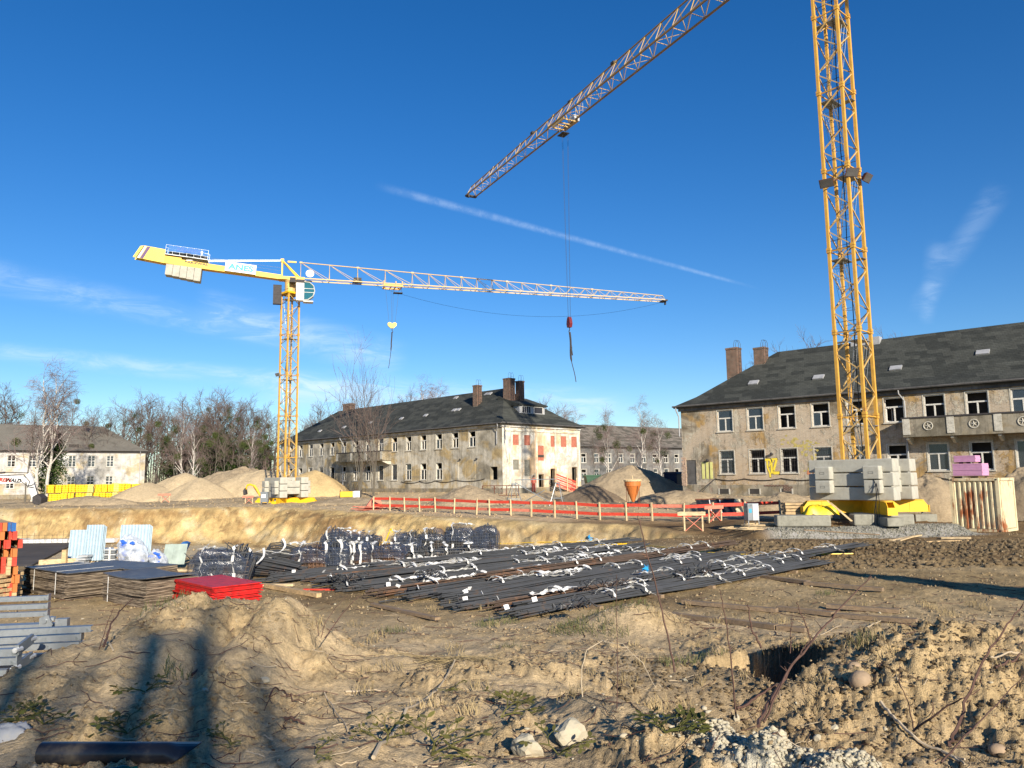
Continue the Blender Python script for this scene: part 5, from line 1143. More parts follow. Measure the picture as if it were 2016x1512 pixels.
# timber pack beside the crane
def timber_pack(loc, size, rz, label, rows=5, cols=4, mat='pine', group='stacks of squared timber', gap=.03):
    t = thing('timber_stack', label, 'timber stack', loc, rz, group); h = size[2] / rows
    for r in range(rows):
        b = MB()
        for c in range(cols): w = size[1] / cols; b.box((random.Random(r * 9 + c).uniform(-.04, .04), -size[1] / 2 + w * (c + .5), h * (r + .5)), (size[0], w - .012, h - gap))
        b.build('timber_layer', mat, t)
    return t
p = atY(1565, 1015, 41); timber_pack((p.x, p.y, gz(p.x, p.y) + .1), (1.1, 1.2, .95), -.15, 'stack of pale squared timber left of the near crane base', 6, 5)
# container with pink boards
c1, c2, c3 = atZ(1877, 1049, 0), atZ(1972, 1053, 0), atZ(2012, 1045, 0)
e1 = (c2 - c1); LW = 2.42; ang = math.atan2(e1.y, e1.x)
ct = thing('storage_container', 'cream half-size storage container streaked with rust beside the near crane', 'container', (c1.x, c1.y, gz(c1.x, c1.y) + .04), ang)
Wd, Dp, Ht = 2.2, 2.1, 2.6
b = MB(); n = 8; pw = (Wd - .30) / n; P = [];
for i in range(n):
    x = .15 + i * pw; P += [(x, .02), (x + pw * .30, .02), (x + pw * .46, .10), (x + pw * .84, .10), (x + pw, .02)]
for i in range(len(P) - 1): b.quad((P[i][0], P[i][1], .16), (P[i + 1][0], P[i + 1][1], .16), (P[i + 1][0], P[i + 1][1], Ht - .16), (P[i][0], P[i][1], Ht - .16))
b.bx(.1, Wd - .06, .101, .14, .12, Ht - .1); b.build('corrugated_side', 'container', ct)
b = MB(); b.bx(Wd - .06, Wd - .02, .16, Dp - .16, .16, Ht - .16)
b.bx(Wd - .019, Wd + .01, .2, Dp * .62, .2, Ht - .2); b.build('end_door', 'container', ct)
b = MB()
for x in (0, Wd): 
    for y in (0, Dp): b.box((x - .07 if x else .07, y - .07 if y else .07, Ht / 2), (.15, .15, Ht))
for z in (.07, Ht - .07):
    b.box((Wd / 2, .03, z), (Wd - .3, .1, .13)); b.box((Wd / 2, Dp - .03, z), (Wd - .3, .1, .13)); b.box((.03, Dp / 2, z), (.1, Dp - .3, .13)); b.box((Wd - .03, Dp / 2, z), (.1, Dp - .3, .13))
b.build('frame', 'container', ct)
b = MB(); b.bx(.06, Wd - .06, .1, Dp - .06, Ht - .12, Ht - .06); b.bx(.04, .08, .1, Dp - .1, .15, Ht - .15); b.bx(.1, Wd - .1, Dp - .09, Dp - .05, .15, Ht - .15); b.build('shell', 'container', ct)
b = MB(); [b.box((x, y, z), (.09, .012, .06)) for x in (.09, Wd - .09) for y in (-.022,) for z in (.08, Ht - .08)]; b.build('corner_slot', 'iron_dark', ct)
def on_ct(lx, ly, z): a = ang; return (ct.location.x + lx * math.cos(a) - ly * math.sin(a), ct.location.y + lx * math.sin(a) + ly * math.cos(a), ct.location.z + z)
def slab_stack(name, label, cat, loc, size, n, mat, rz, group=None, jit=.01, seed=1):
    t = thing(name, label, cat, loc, rz, group); r_ = random.Random(seed); h = size[2] / n; b = MB()
    for i in range(n): b.box((r_.uniform(-jit, jit), r_.uniform(-jit, jit), h * (i + .5)), (size[0] * (1 - r_.uniform(0, jit)), size[1], h * .965))
    b.build('board_layers', mat, t); return t
b = MB(); b.box((0, 0, .1), (1.75, 1.1, .035)); [b.box((x, 0, .04), (.1, 1.05, .08)) for x in (-.75, 0, .75)]; pal = b.build('pallet', 'old_wood', None, loc=on_ct(.85, .75, Ht), rz=ang); tag(pal, 'wooden pallet lying on the container roof under the pink boards', 'pallet')
sa = slab_stack('insulation_stack', 'larger lower stack of pink insulation boards on the container roof', 'insulation boards', on_ct(.78, .7, Ht + .12), (1.35, .85, .60), 9, 'pink', ang, 'pink insulation boards on the container', .01)
sb_ = slab_stack('insulation_stack', 'small upper stack of pink insulation boards on top of the larger one', 'insulation boards', on_ct(.66, .7, Ht + .80), (1.0, .65, .32), 5, 'pink', ang, 'pink insulation boards on the container', .012, 4)
b = MB(); [b.box((x, 0, .04), (.1, .6, .08)) for x in (-.35, 0, .35)]; tag(b.build('spacer_timber', 'old_wood', None, loc=on_ct(.66, .7, Ht + .72), rz=ang), 'small wooden spacers between the two stacks of pink boards', 'spacer')
# cabinet with legs
cab = ground_thing('power_cabinet', 'grey site power cabinet on legs with white notices, cables coiled at its feet', 'power cabinet', 1480, 1027, y=39.5, rz=.25)
b = MB(); b.box((0, 0, .72), (.62, .40, .86)); k_ = b.build('housing', 'galv', cab); bev(k_, .02); b = MB(); b.bx(-.05, .29, -.225, -.201, .30, 1.12); b.build('door', 'galv_pale', cab)
b = MB(); b.box((.12, -.235, .88), (.24, .012, .32)); b.build('notice', 'white_clean', cab); b = MB(); b.box((-.18, -.21, .78), (.16, .012, .2)); b.build('notice', 'letter_cyan', cab)
b = MB()
for sx in (-.28, .28):
    for sy in (-.16, .16): b.bar((sx, sy, .3), (sx * 1.1, sy * 1.4, 0), .022, 4)
b.build('leg_frame', 'galv', cab)
for (u, v, sd) in ((1500, 1036, 1), (1455, 1043, 2), (1490, 1044, 3)):
    q = gp(u, v); b = MB(); r_ = random.Random(sd); a0 = r_.uniform(0, 6); pts = []
    for i in range(60): t = i / 59 * 2.4 * math.pi * 2; pts.append((1.05 * math.cos(t + a0) * (1 - .004 * i) + r_.uniform(-.03, .03), .55 * math.sin(t + a0) + r_.uniform(-.02, .02), .05 + .0012 * i))
    b.tube(pts, .022, 4); tag(b.build('cable_coil', 'pine_pale', None, loc=(q.x, q.y, gzf(q.x, q.y))), ('cable coil right below the grey power cabinet', 'loose flattened cable coil left of the power cabinet', 'lowest cable coil in front of the power cabinet')[sd - 1], 'cable coil', 'cable coils near the power cabinet')
# ---- fence with red rails
fu = [(735, 1003, 61), (768, 1004, 60), (797, 1005, 59), (826, 1005.5, 58), (857, 1006, 57), (894, 1007, 55.5), (938, 1008, 54), (964, 1009, 53), (1006, 1010, 52), (1046, 1011, 51), (1092, 1012, 50), (1136, 1013, 49), (1181, 1014, 48), (1233, 1015, 47.2), (1284, 1016, 46.4), (1346, 1018, 45.5), (1403, 1018, 45.2), (1467, 1018, 45.2), (1537, 1014, 46.5)]
fn = thing('site_fence', 'long low fence of pale posts with two red rails along the rim of the pit', 'fence', (0, 0, 0)); fp = []; r_ = random.Random(7)
for (u, v, y) in fu:
    q = atY(u, v, y); z = gz(q.x, q.y); fp.append((q.x, q.y, z)); b = MB(); b.box((0, 0, .5), (.09, .09, 1.22), r_.uniform(0, 1)); o = b.build('post', 'pine_pale', fn, loc=(q.x, q.y, z)); o.rotation_euler = (r_.uniform(-.04, .04), r_.uniform(-.05, .05), 0)
for i in range(len(fp) - 1):
    for hz_ in (.92, .40):
        a, c = Vector(fp[i]), Vector(fp[i + 1]); dd = (c - a); n = Vector((dd.y, -dd.x, 0)).normalized() * -.065; b = MB()
        p0 = a + n + Vector((0, 0, hz_ + r_.uniform(-.03, .03))) - dd * .03; p1 = c + n + Vector((0, 0, hz_ + r_.uniform(-.03, .03))) + dd * .03
        d = (p1 - p0); m = d.to_track_quat('X', 'Z').to_matrix().to_4x4(); b.box((0, 0, 0), (d.length, .028, .19), m=m); o = b.build('rail', 'red_board' if r_.random() < .9 else 'red_faded', fn, loc=(p0 + p1) / 2)
def sawhorse(label, u, v, y, rz, s=1.0, mat='red_faded'):
    q = atY(u, v, y); t = thing('sawhorse_barrier', label, 'barrier', (q.x, q.y, gz(q.x, q.y)), rz, 'red crossed barriers'); w = .95 * s; h = 1.0 * s
    for x in (-w / 2, w / 2): b = MB(); b.box((x, 0, h * .5), (.08, .05, h * 1.08)); b.build('leg', 'pine_pale', t)
    for k in (-1, 1):
        b = MB(); d = Vector((w - .04, 0, h * .78)); m = Vector((d.x, 0, d.z * k)).to_track_quat('X', 'Y').to_matrix().to_4x4(); b.box((0, -.04 * k, 0), (d.length, .03, .12), m=m); b.build('cross_brace', mat, t, loc=(0, -.02, h * .42))
    b = MB(); b.box((-.1, -.05, h * .93), (w * 1.55, .045, .2)); b.build('top_board', 'pine_pale' if s > .95 else mat, t); return t
sawhorse('red crossed barrier with a pale top board at the right tip of the pit', 1366, 1046, 41.5, -.05)
sawhorse('faded red crossed barrier in front of the pale sand heaps', 325, 998, 84, .05, .93)
sawhorse('small red crossed barrier left of the smaller crane base', 490, 992, 79, .1, .75)
sawhorse('red crossed barrier half hidden behind the fence right of the pit', 1408, 1020, 44.6, .4, .9)
# stack of red boards at the left end of the fence + brick-coloured block
for (u, v, y, L, n, lb) in ((750, 1000, 61.5, 4.2, 4, 'pile of long red boards at the left end of the fence'), (758, 985, 63, 3.0, 3, 'second loose pile of red boards behind the fence start')):
    q = atY(u, v, y); t = thing('board_pile', lb, 'board pile', (q.x, q.y, gz(q.x, q.y)), .05, 'red board piles'); r_ = random.Random(n)
    for i in range(n * 3): b = MB(); b.box((r_.uniform(-.3, .3), r_.uniform(-.35, .35), .05 + .09 * (i % n)), (L * r_.uniform(.8, 1), .16, .03), r_.uniform(-.08, .08)); b.build('board', 'red_board' if i % 3 else 'red_faded', t)
q = atY(735, 975, 62); b = MB(); b.prism([(-.8, 0), (.8, 0), (.55, .75), (-.1, .95)], 'y', -.3, .3); tag(b.build('leaning_panel', 'red_faded', None, loc=(q.x, q.y, gz(q.x, q.y)), rz=.3), 'faded pink-red panel propped up at the left end of the fence', 'panel')
# red ramp of boards at the end wall
q = atY(1115, 967, 84); t = thing('red_board_ramp', 'slanting red board railing leading up to the doorway of the sunlit end wall', 'ramp railing', (q.x, q.y, 1.4), R_(20))
for i in range(6):
    b = MB(); m = Matrix.Rotation(R_(20), 4, 'Y'); b.box((0, -.02 * (i % 2), .35 + .24 * i), (2.9 - .1 * abs(i - 3), .03, .15), m=m); b.build('rail', 'red_board' if i % 2 else 'red_faded', t)
for x, z in ((-1.25, 1.5), (0.1, 1.0), (1.2, .7)): b = MB(); b.box((x, -.08, z), (.1, .08, 1.75)); b.build('post', 'pine_pale', t)
# concrete hopper (cone on four legs)
q = atY(1247, 1000, 57); hp = thing('concrete_hopper', 'orange cone-shaped concrete hopper on thin legs in front of the big earth heap', 'hopper', (q.x, q.y, gz(q.x, q.y)))
b = MB(); b.lathe([(.09, .45), (.11, .5), (.56, 1.62), (.60, 1.64), (.60, 1.98), (.63, 2.0), (.63, 2.06), (.56, 2.06), (.54, 1.65), (.12, .6)], (0, 0, 0), 20); b.build('cone', 'orange_rust', hp)
b = MB(); b.lathe([(.635, 1.96), (.66, 1.98), (.66, 2.08), (.635, 2.1)], (0, 0, 0), 20); b.bar((-.64, 0, 2.1), (.64, 0, 2.1), .025, 4); b.bar((0, 0, 2.1), (0, 0, 2.4), .03, 5); b.build('rim', 'pine_pale', hp)
for k in range(4): a = k * math.pi / 2 + .5; b = MB(); b.bar((.58 * math.cos(a), .58 * math.sin(a), 1.7), (.62 * math.cos(a), .62 * math.sin(a), 0), .022, 5); b.build('leg', 'rust', hp)
b = MB(); b.box((0, 0, .4), (.3, .3, .14)); b.bar((.1, 0, .4), (.6, -.2, .3), .03, 5); b.build('gate_valve', 'iron_dark', hp)
# navy cabin and green bin
q = atY(1326, 975, 72); nv = thing('toilet_cabin', 'dark navy portable cabin between the big heap and the right block', 'cabin', (q.x, q.y, 1.2), R_(-35))
b = MB(); b.box((0, 0, 1.0), (1.3, 1.2, 2.0)); k_ = b.build('housing', 'navy', nv); bev(k_, .05); b = MB(); b.prism([(-.72, 2.0), (.72, 2.0), (.6, 2.2), (-.6, 2.2)], 'y', -.66, .66); b.build('roof', 'navy', nv); b = MB(); b.box((0, -.615, .95), (.95, .02, 1.75)); b.build('door', 'navy', nv)
q = atY(1180, 955, 84); gb = thing('waste_skip', 'dark green waste skip half hidden behind the left side of the big heap', 'waste skip', (q.x + .3, q.y, 1.45), .1)
b = MB(); b.prism([(-1.6, 0.2), (1.6, 0.2), (1.9, 1.75), (-1.9, 1.75)], 'y', -.8, .8); b.build('body', 'green_dark', gb); b = MB(); b.bx(-1.95, 1.95, -.86, -.8, 1.65, 1.8); b.bx(-1.95, 1.95, .8, .86, 1.65, 1.8); b.build('rim', 'green_dark', gb)
# black formwork boards with white battens
q = atY(1400, 990, 50); fb = thing('formwork_board', 'black formwork panel with pale battens lying tilted behind the red fence', 'formwork panel', (q.x + .3, q.y, gz(q.x, q.y)), -.08)
b = MB(); m = Matrix.Rotation(R_(-38), 4, 'X'); b.box((0, 0, .55), (2.4, .08, 1.15), m=m); b.build('panel', 'black_plastic', fb); b = MB(); b.box((0, .33, 1.0), (2.5, .09, .09), m=m); b.build('top_bar', 'rust', fb)
for x in (-.35, .3): b = MB(); b.box((x, -.06, .52), (.05, .05, 1.15), m=m); b.build('batten', 'white_paint', fb)
q = atY(1448, 988, 50.5); b = MB(); m = Matrix.Rotation(R_(-30), 4, 'X'); b.box((0, 0, .8), (1.1, .07, .5), m=m); b.box((0, .2, .35), (1.0, .07, .5), m=m); tag(b.build('worn_panel', 'container', None, loc=(q.x, q.y, gz(q.x, q.y))), 'worn cream and rust panel right of the black formwork panel', 'panel')
# metal trestle frames in front of the end wall
def trestle(label, u, v, y, rz):
    q = atY(u, v, y); t = thing('steel_trestle', label, 'trestle', (q.x, q.y, gz(q.x, q.y)), rz, 'grey steel trestles')
    for s in (-1, 1):
        for k in (-1, 1): b = MB(); b.bar((s * .12, k * .1, 1.75), (s * .55, k * .75, 0), .028, 5); b.build('leg', 'galv', t)
    b = MB(); b.bar((-.2, 0, 1.78), (.2, 0, 1.78), .06, 5); b.bar((-.4, -.5, .6), (.4, -.5, .6), .03, 4); b.bar((-.4, .5, .6), (.4, .5, .6), .03, 4); b.build('head', 'galv', t)
    return t
trestle('left grey steel trestle in front of the sunlit end wall', 1012, 990, 62, .3); trestle('right grey steel trestle in front of the red ramp', 1098, 990, 62, -.2)
for (u0, v0, u1, v1, lb) in ((1012, 945, 1098, 943, 'straight grey bar laid across the two trestles'), (1014, 950, 1090, 993, 'grey brace falling from the left trestle to the right'), (1072, 965, 1025, 992, 'short grey brace crossing the other one between the trestles')):
    b = MB(); b.bar(atY(u0, v0, 62.1), atY(u1, v1, 61.8), .035, 5); tag(b.build('steel_prop', 'galv'), lb, 'steel prop', 'grey bars around the trestles')
# rusty railing panel left of the trestles
q = atY(985, 958, 72); rp = thing('rusty_gate', 'rusty gate frame with bent bars in front of the centre block corner', 'gate', (q.x, q.y, 1.15), R_(-20)); b = MB()
for z in (0, .9): b.bar((-1.8, 0, z + .3), (1.8, 0, z + .3), .045, 4)
for x in (-1.8, -.6, .6, 1.8): b.bar((x, 0, .3), (x, 0, 1.2), .04, 4)
b.build('frame', 'rust', rp); b = MB(); r_ = random.Random(4)
for i in range(40): x = r_.uniform(-1.7, 1.7); z = r_.uniform(.35, 1.1); b.bar((x, .02, z), (x + r_.uniform(-.3, .3), .02 + r_.uniform(-.05, .05), z + r_.uniform(-.3, .3)), .018, 4)
b.build('bent_bars', 'rust', rp)
# ---- yellow wrapped block pallets
r_ = random.Random(12); base0 = atY(93, 985, 95); base1 = atY(278, 985, 102); n = 15; PTS = ['', ]
kk = 0
pal_lab = {0: 'first full yellow pallet from the left end of the row', 1: 'second yellow pallet from the left end', 6: 'pale cream-wrapped pallet in the yellow row left of the middle', 10: 'tall pale yellow pallet sticking up in the row', 13: 'second last yellow pallet before the sand heap', 14: 'last yellow pallet, half buried by the sand heap'}
ordn = ['first', 'second', 'third', 'fourth', 'fifth', 'sixth', 'seventh', 'eighth', 'ninth', 'tenth', 'eleventh', 'twelfth', 'thirteenth', 'fourteenth', 'fifteenth']
cw = (base1 - base0) / n; W_ = math.hypot(cw.x, cw.y); rzp = math.atan2(cw.y, cw.x)
for i in range(n):
    for lv in range(2):
        hh = 1.08 + r_.uniform(-.05, .05) + (.12 if i == 10 and lv == 1 else 0); q = base0 + cw * (i + .5); q.z = gz(q.x, q.y) + .0
        t = thing('block_pallet', f"{ordn[i]} pallet from the left in the {'upper' if lv else 'lower'} tier of the yellow wrapped block row", 'pallet', (q.x + r_.uniform(-.06, .06), q.y + r_.uniform(-.25, .25), q.z + .04 + lv * 1.06), rzp + r_.uniform(-.06, .06), 'yellow wrapped block pallets')
        mt = 'pallet_pale' if i in (6, 10) else 'pallet_yellow'; b = MB()
        for a in range(2):
            for c in range(4):
                for d in range(2):
                    b.box(((a - .5) * W_ * .46 + r_.uniform(-.02, .02), (d - .5) * .55, .08 + hh / 4 * (c + .5) * .92), (W_ * .45, .54, hh / 4 * .90), r_.uniform(-.02, .02))
        o = b.build('wrapped_blocks', mt, t); bev(o, .05, 2); b = MB()
        for x in (-.4, 0, .4): b.box((x * W_, 0, .03), (.1, 1.0, .06))
        b.box((0, 0, .07), (W_ * .9, 1.0, .02)); b.build('wooden_base', 'old_wood', t)
# ---- white excavator (boom and arm reach in from the left)
q = atY(48, 988, 88); ex = thing('excavator', 'white excavator whose lettered boom reaches in from the left frame edge', 'excavator', (q.x, q.y, gz(q.x, q.y)))
def exq(u, v): p = atY(u, v, 88); return Vector((p.x - q.x, 0, p.z - ex.location.z))
b = MB(); pl = [(-70, 948), (0, 933), (48, 938), (56, 944), (52, 951), (0, 953), (-68, 975)]; b.prism([tuple((exq(u, v).x, exq(u, v).z)) for u, v in reversed(pl)], 'y', -.28, .28); bo = b.build('boom', 'white_paint', ex); bev(bo, .04)
b = MB(); pl = [(52, 935), (60, 930), (66, 945), (78, 985), (72, 990), (66, 988), (54, 950)]; b.prism([tuple((exq(u, v).x, exq(u, v).z)) for u, v in reversed(pl)], 'y', -.2, .2); ar = b.build('arm', 'white_paint', ex); bev(ar, .04)
b = MB(); b.bar(exq(-40, 935), exq(10, 930), .10, 8); b.bar(exq(10, 930), exq(56, 931), .05, 8); b.bar(exq(62, 940), exq(72, 965), .09, 8); b.bar(exq(72, 965), exq(76, 975), .05, 8); b.build('hydraulic_ram', 'iron_dark', ex)
b = MB(); b.tube([exq(u, v) + Vector((0, -.32, 0)) for u, v in ((-20, 937), (20, 936), (50, 934), (62, 948), (58, 958), (70, 960))], .04, 5); b.tube([exq(u, v) + Vector((0, -.36, 0)) for u, v in ((40, 942), (56, 956), (66, 955), (74, 950))], .035, 5); b.build('hydraulic_hose', 'black_cable', ex)
b = MB(); bk = [exq(u, v) for u, v in ((70, 978), (80, 972), (88, 980), (86, 992), (76, 994), (70, 990))]; b.prism([(p.x, p.z) for p in reversed(bk)], 'y', -.6, .6); b.build('bucket', 'iron_dark', ex)
hx = exq(-110, 970)
b = MB(); b.box((hx.x - .5, 0, 1.5), (3.2, 2.6, 1.2)); b.box((hx.x + .6, -.7, 2.5), (1.5, 1.1, 1.5)); b.build('house', 'white_paint', ex)
for s in (-1, 1):
    b = MB(); b.prism([(hx.x - 2.2, .45), (hx.x - 1.9, .05), (hx.x + 1.9, .05), (hx.x + 2.2, .45), (hx.x + 1.9, .85), (hx.x - 1.9, .85)], 'y', s * 1.1 - .25, s * 1.1 + .25); b.build('track', 'iron_dark', ex)
a0, a1 = exq(5, 944.5), exq(37, 946.5); sl = math.atan2(a1.z - a0.z, a1.x - a0.x)
ml = a0.lerp(a1, .5)
def xtext(nm, s, mat, u): 
    p = exq(u, 944.3 + (u - 5) * .06); text_mesh(nm, s, .58, mat, bo, Matrix.Translation((p.x, -.30, p.z - .02)) @ Matrix.Rotation(-sl, 4, 'Y') @ Matrix.Rotation(R_(90), 4, 'X'), .006, .25, 1.05)
xtext('boom_lettering', 'REIN', 'letter_red', 13); xtext('boom_lettering', 'WALD', 'letter_dark', 29)
b = MB(); s0 = exq(4, 942); b.prism([(s0.x - .25, s0.z + .1), (s0.x + .05, s0.z - .3), (s0.x + .12, s0.z - .05), (s0.x - .02, s0.z + .12)], 'y', -.31, -.285); b.build('logo_flash', 'letter_red', bo)
# ---- small yellow excavator behind the left crane base
q = atY(500, 985, 86); ye = thing('excavator', 'small yellow excavator with raised arm, partly hidden behind the smaller crane base', 'excavator', (q.x, q.y, gz(q.x, q.y)))
def yq(u, v): p = atY(u, v, 86); return Vector((p.x - q.x, 0, p.z - ye.location.z))
for nm, pts, r in (('boom', ((540, 980), (512, 975), (505, 962), (500, 955)), .14), ('arm', ((501, 957), (494, 954), (487, 955)), .11), ('bucket_link', ((487, 955), (483, 966), (482, 972)), .08)):
    b = MB(); b.tube([yq(u, v) for u, v in pts], r, 6); b.build(nm, 'yellow_paint', ye)
b = MB(); b.bar(yq(498, 956), yq(508, 972), .05, 6); b.build('hydraulic_ram', 'iron_dark', ye)
b = MB(); b.prism([(yq(486, 970).x, .6), (yq(481, 970).x, .5), (yq(480, 972).x, 1.0), (yq(484, 968).x, 1.3)], 'y', -.3, .3); b.build('bucket', 'iron_dark', ye)
b = MB(); b.box((yq(548, 980).x, 0, 1.0), (1.8, 1.3, .7)); b.box((yq(550, 980).x, 0, 1.7), (1.0, 1.0, .8)); b.build('house', 'yellow_paint', ye)
b = MB(); b.box((yq(545, 980).x, 0, .4), (2.2, 1.5, .6)); b.build('track', 'iron_dark', ye)
# yellow machine by the trees in front of the centre block
q = atY(682, 965, 80); rl = thing('plate_roller', 'small yellow machine standing by the leafless trees of the centre block', 'machine', (q.x, q.y, gz(q.x, q.y)), .2)
b = MB(); b.box((0, 0, .75), (1.3, .9, .6)); o = b.build('body', 'yellow_paint', rl); bev(o, .08); b = MB(); b.box((1.0, 0, .75), (.7, .85, .65)); b.build('bin', 'white_paint', rl); b = MB(); [b.bar((x, -.4, 0), (x + .1, -.4, 1.2), .04, 5) for x in (-.7, .65, 1.4)]; b.build('handle_bar', 'iron_dark', rl)
# ---- person in orange-red workwear
def person(loc, h, rz):
    t = thing('person', 'person in faded orange-red workwear standing before the sunlit end wall, head bowed', 'person', loc, rz); me = bpy.data.meshes.new('body'); s = h / 1.75
    J = dict(pel=(0, 0, .95), wst=(0, -.01, 1.08), che=(0, 0, 1.30), nk=(0, -.02, 1.48), hd0=(0, -.05, 1.56), hd1=(0, -.07, 1.70), ls=(-.19, 0, 1.40), le=(-.25, .03, 1.14), lw=(-.17, -.12, .96), rs=(.19, 0, 1.40), re=(.25, .02, 1.14), rw=(.20, -.16, 1.0), lh=(-.10, 0, .90), lk=(-.12, -.03, .50), la=(-.13, .02, .08), lt=(-.14, -.16, .04), rh=(.10, 0, .90), rk=(.13, -.02, .50), ra=(.14, .03, .08), rt=(.16, -.14, .04))
    rad = dict(pel=.15, wst=.135, che=.165, nk=.06, hd0=.085, hd1=.085, ls=.075, le=.055, lw=.04, rs=.075, re=.055, rw=.04, lh=.10, lk=.07, la=.05, lt=.045, rh=.10, rk=.07, ra=.05, rt=.045)
    E_ = [('pel', 'wst'), ('wst', 'che'), ('che', 'nk'), ('nk', 'hd0'), ('hd0', 'hd1'), ('che', 'ls'), ('ls', 'le'), ('le', 'lw'), ('che', 'rs'), ('rs', 're'), ('re', 'rw'), ('pel', 'lh'), ('lh', 'lk'), ('lk', 'la'), ('la', 'lt'), ('pel', 'rh'), ('rh', 'rk'), ('rk', 'ra'), ('ra', 'rt')]
    ks = list(J); me.from_pydata([tuple(c * s for c in J[k]) for k in ks], [(ks.index(a), ks.index(b)) for a, b in E_], []); me.materials.append(M['workwear'])
    o = bpy.data.objects.new('body', me); COL.objects.link(o); o.parent = t; o.modifiers.new('skin', 'SKIN'); o.modifiers.new('sub', 'SUBSURF').levels = 1; o.modifiers['sub'].render_levels = 1
    for i, k in enumerate(ks): me.skin_vertices[0].data[i].radius = (rad[k] * s, rad[k] * s * (.8 if k in ('pel', 'wst', 'che') else 1)); me.skin_vertices[0].data[i].use_root = (k == 'pel')
    me.materials.clear()
    h_ = NT('worker clothing and skin', .8, 0, .2); z = h_.sep(h_.co())[2]
    c = h_.ramp(h_.math('DIVIDE', z, 2.0 * s), [(0.0, (.05, .04, .035)), (0.05, (.45, .09, .07)), (.465, (.45, .09, .07)), (.47, (.75, .22, .15)), (.735, (.75, .22, .15)), (.75, (.5, .3, .22))], 'CONSTANT'); h_.color(c); me.materials.append(h_.m)
    b = MB(); b.blob((0, -.05 * s, 1.70 * s), (.10 * s, .11 * s, .10 * s), 1, 2, .05); b.build('hair', 'hair', t)
    return t
q = atY(1051, 970, 83); person((q.x, q.y, atY(1051, 969.5, 83).z), 1.78, R_(25))
# ================================================================ STEEL BARS
bd = (atZ(1640, 1110, .45) - atZ(1070, 1218, .45)); bd.z = 0; LB = 11.4; bd.normalize(); bang = math.atan2(bd.y, bd.x); bn = Vector((bd.y, -bd.x, 0))
def bundle_mesh(seed, w, hgt, nb, mat, L=LB):
    r_ = random.Random(seed); mb = MB(); k = 0
    for i in range(nb):
        y = r_.gauss(0, w * .30); y = max(-w / 2, min(w / 2, y)); z = abs(r_.gauss(0, 1)) * hgt * .4 * (1 - abs(y) / w) + .03
        if i < nb * .5: y = -w / 2 + w * (i / (nb * .5)); z = .03 + hgt * (1 - (2 * y / w) ** 2) * r_.uniform(.6, 1)
        x0 = r_.uniform(-.22, .22) * (1 if r_.random() < .9 else 3); x1 = L + r_.uniform(-.5, .5); P = []
        dy, dz = r_.uniform(-.06, .06), 0
        for t in (0, .12, .3, .5, .7, .88, 1):
            f = 1 + .55 * max(0, abs(t - .5) * 2 - .7); P.append((x0 + (x1 - x0) * t, y * f + dy * (t - .5) + .05 * math.sin(t * 6 + seed), z * (1 - .1 * f) + .03 * math.sin(t * 9 + i)))
        mb.tube(P, .0155, 5)
    return mb.mesh('bar_bundle_core', mat)
bms = [bundle_mesh(i, .44 + .04 * (i % 3), .10, 30, 'steel_rust' if i == 2 else 'steel_bar') for i in range(7)]
def ribbon(mb, P, w=.05):
    P = [Vector(p) for p in P]
    for i in range(len(P) - 1):
        a, b_ = P[i], P[i + 1]; d = (b_ - a); 
        if d.length < 1e-5: continue
        s = d.cross(Vector((0, 0, 1))); s = s.normalized() * w / 2 if s.length > 1e-4 else Vector((w / 2, 0, 0))
        if (i // 2) % 2: s = (s + Vector((0, 0, w * .35))).normalized() * w / 2
        u = Vector((0, 0, .004)); o = len(mb.v)
        mb.add([a - s, a + s, b_ + s, b_ - s, a - s + u, a + s + u, b_ + s + u, b_ - s + u], [(0, 3, 2, 1), (4, 5, 6, 7), (0, 1, 5, 4), (1, 2, 6, 5), (2, 3, 7, 6), (3, 0, 4, 7)])
def strap_mesh(seed, L=1.5):
    r_ = random.Random(seed); mb = MB()
    for k in range(r_.choice((1, 2, 2))):
        P = []; x = r_.uniform(-.2, .2); y = r_.uniform(-.1, .1)
        n = int(L / .09)
        for i in range(n):
            x += .09; y += r_.uniform(-.035, .035); y = max(-.2, min(.2, y)); P.append((x, y, .14 + r_.uniform(0, .035) + .012 * math.sin(i * .9 + k)))
        ribbon(mb, P, .055)
    # loop around the bundle
    for xx in (0.0, L * .9) if r_.random() < .6 else (L * .5,):
        P = [(xx + .05 * math.sin(a), .27 * math.cos(a), .10 + .13 * math.sin(a)) for a in np.linspace(0, math.pi, 9)]; ribbon(mb, P, .06)
        if r_.random() < .5: P = [(xx + .04 * k, -.26 - .05 * k * r_.random(), .14 - .03 * k) for k in range(5)]; ribbon(mb, P, .06)
    return mb.mesh('strap', 'strap')
sms = [strap_mesh(i + 40, 1.1 + .35 * (i % 3)) for i in range(8)]
endA = atZ(1062, 1212, .45); endB = atZ(522, 1140, .45); NB = 21
offN = (endB - endA).dot(-bn); rnd = random.Random(31)
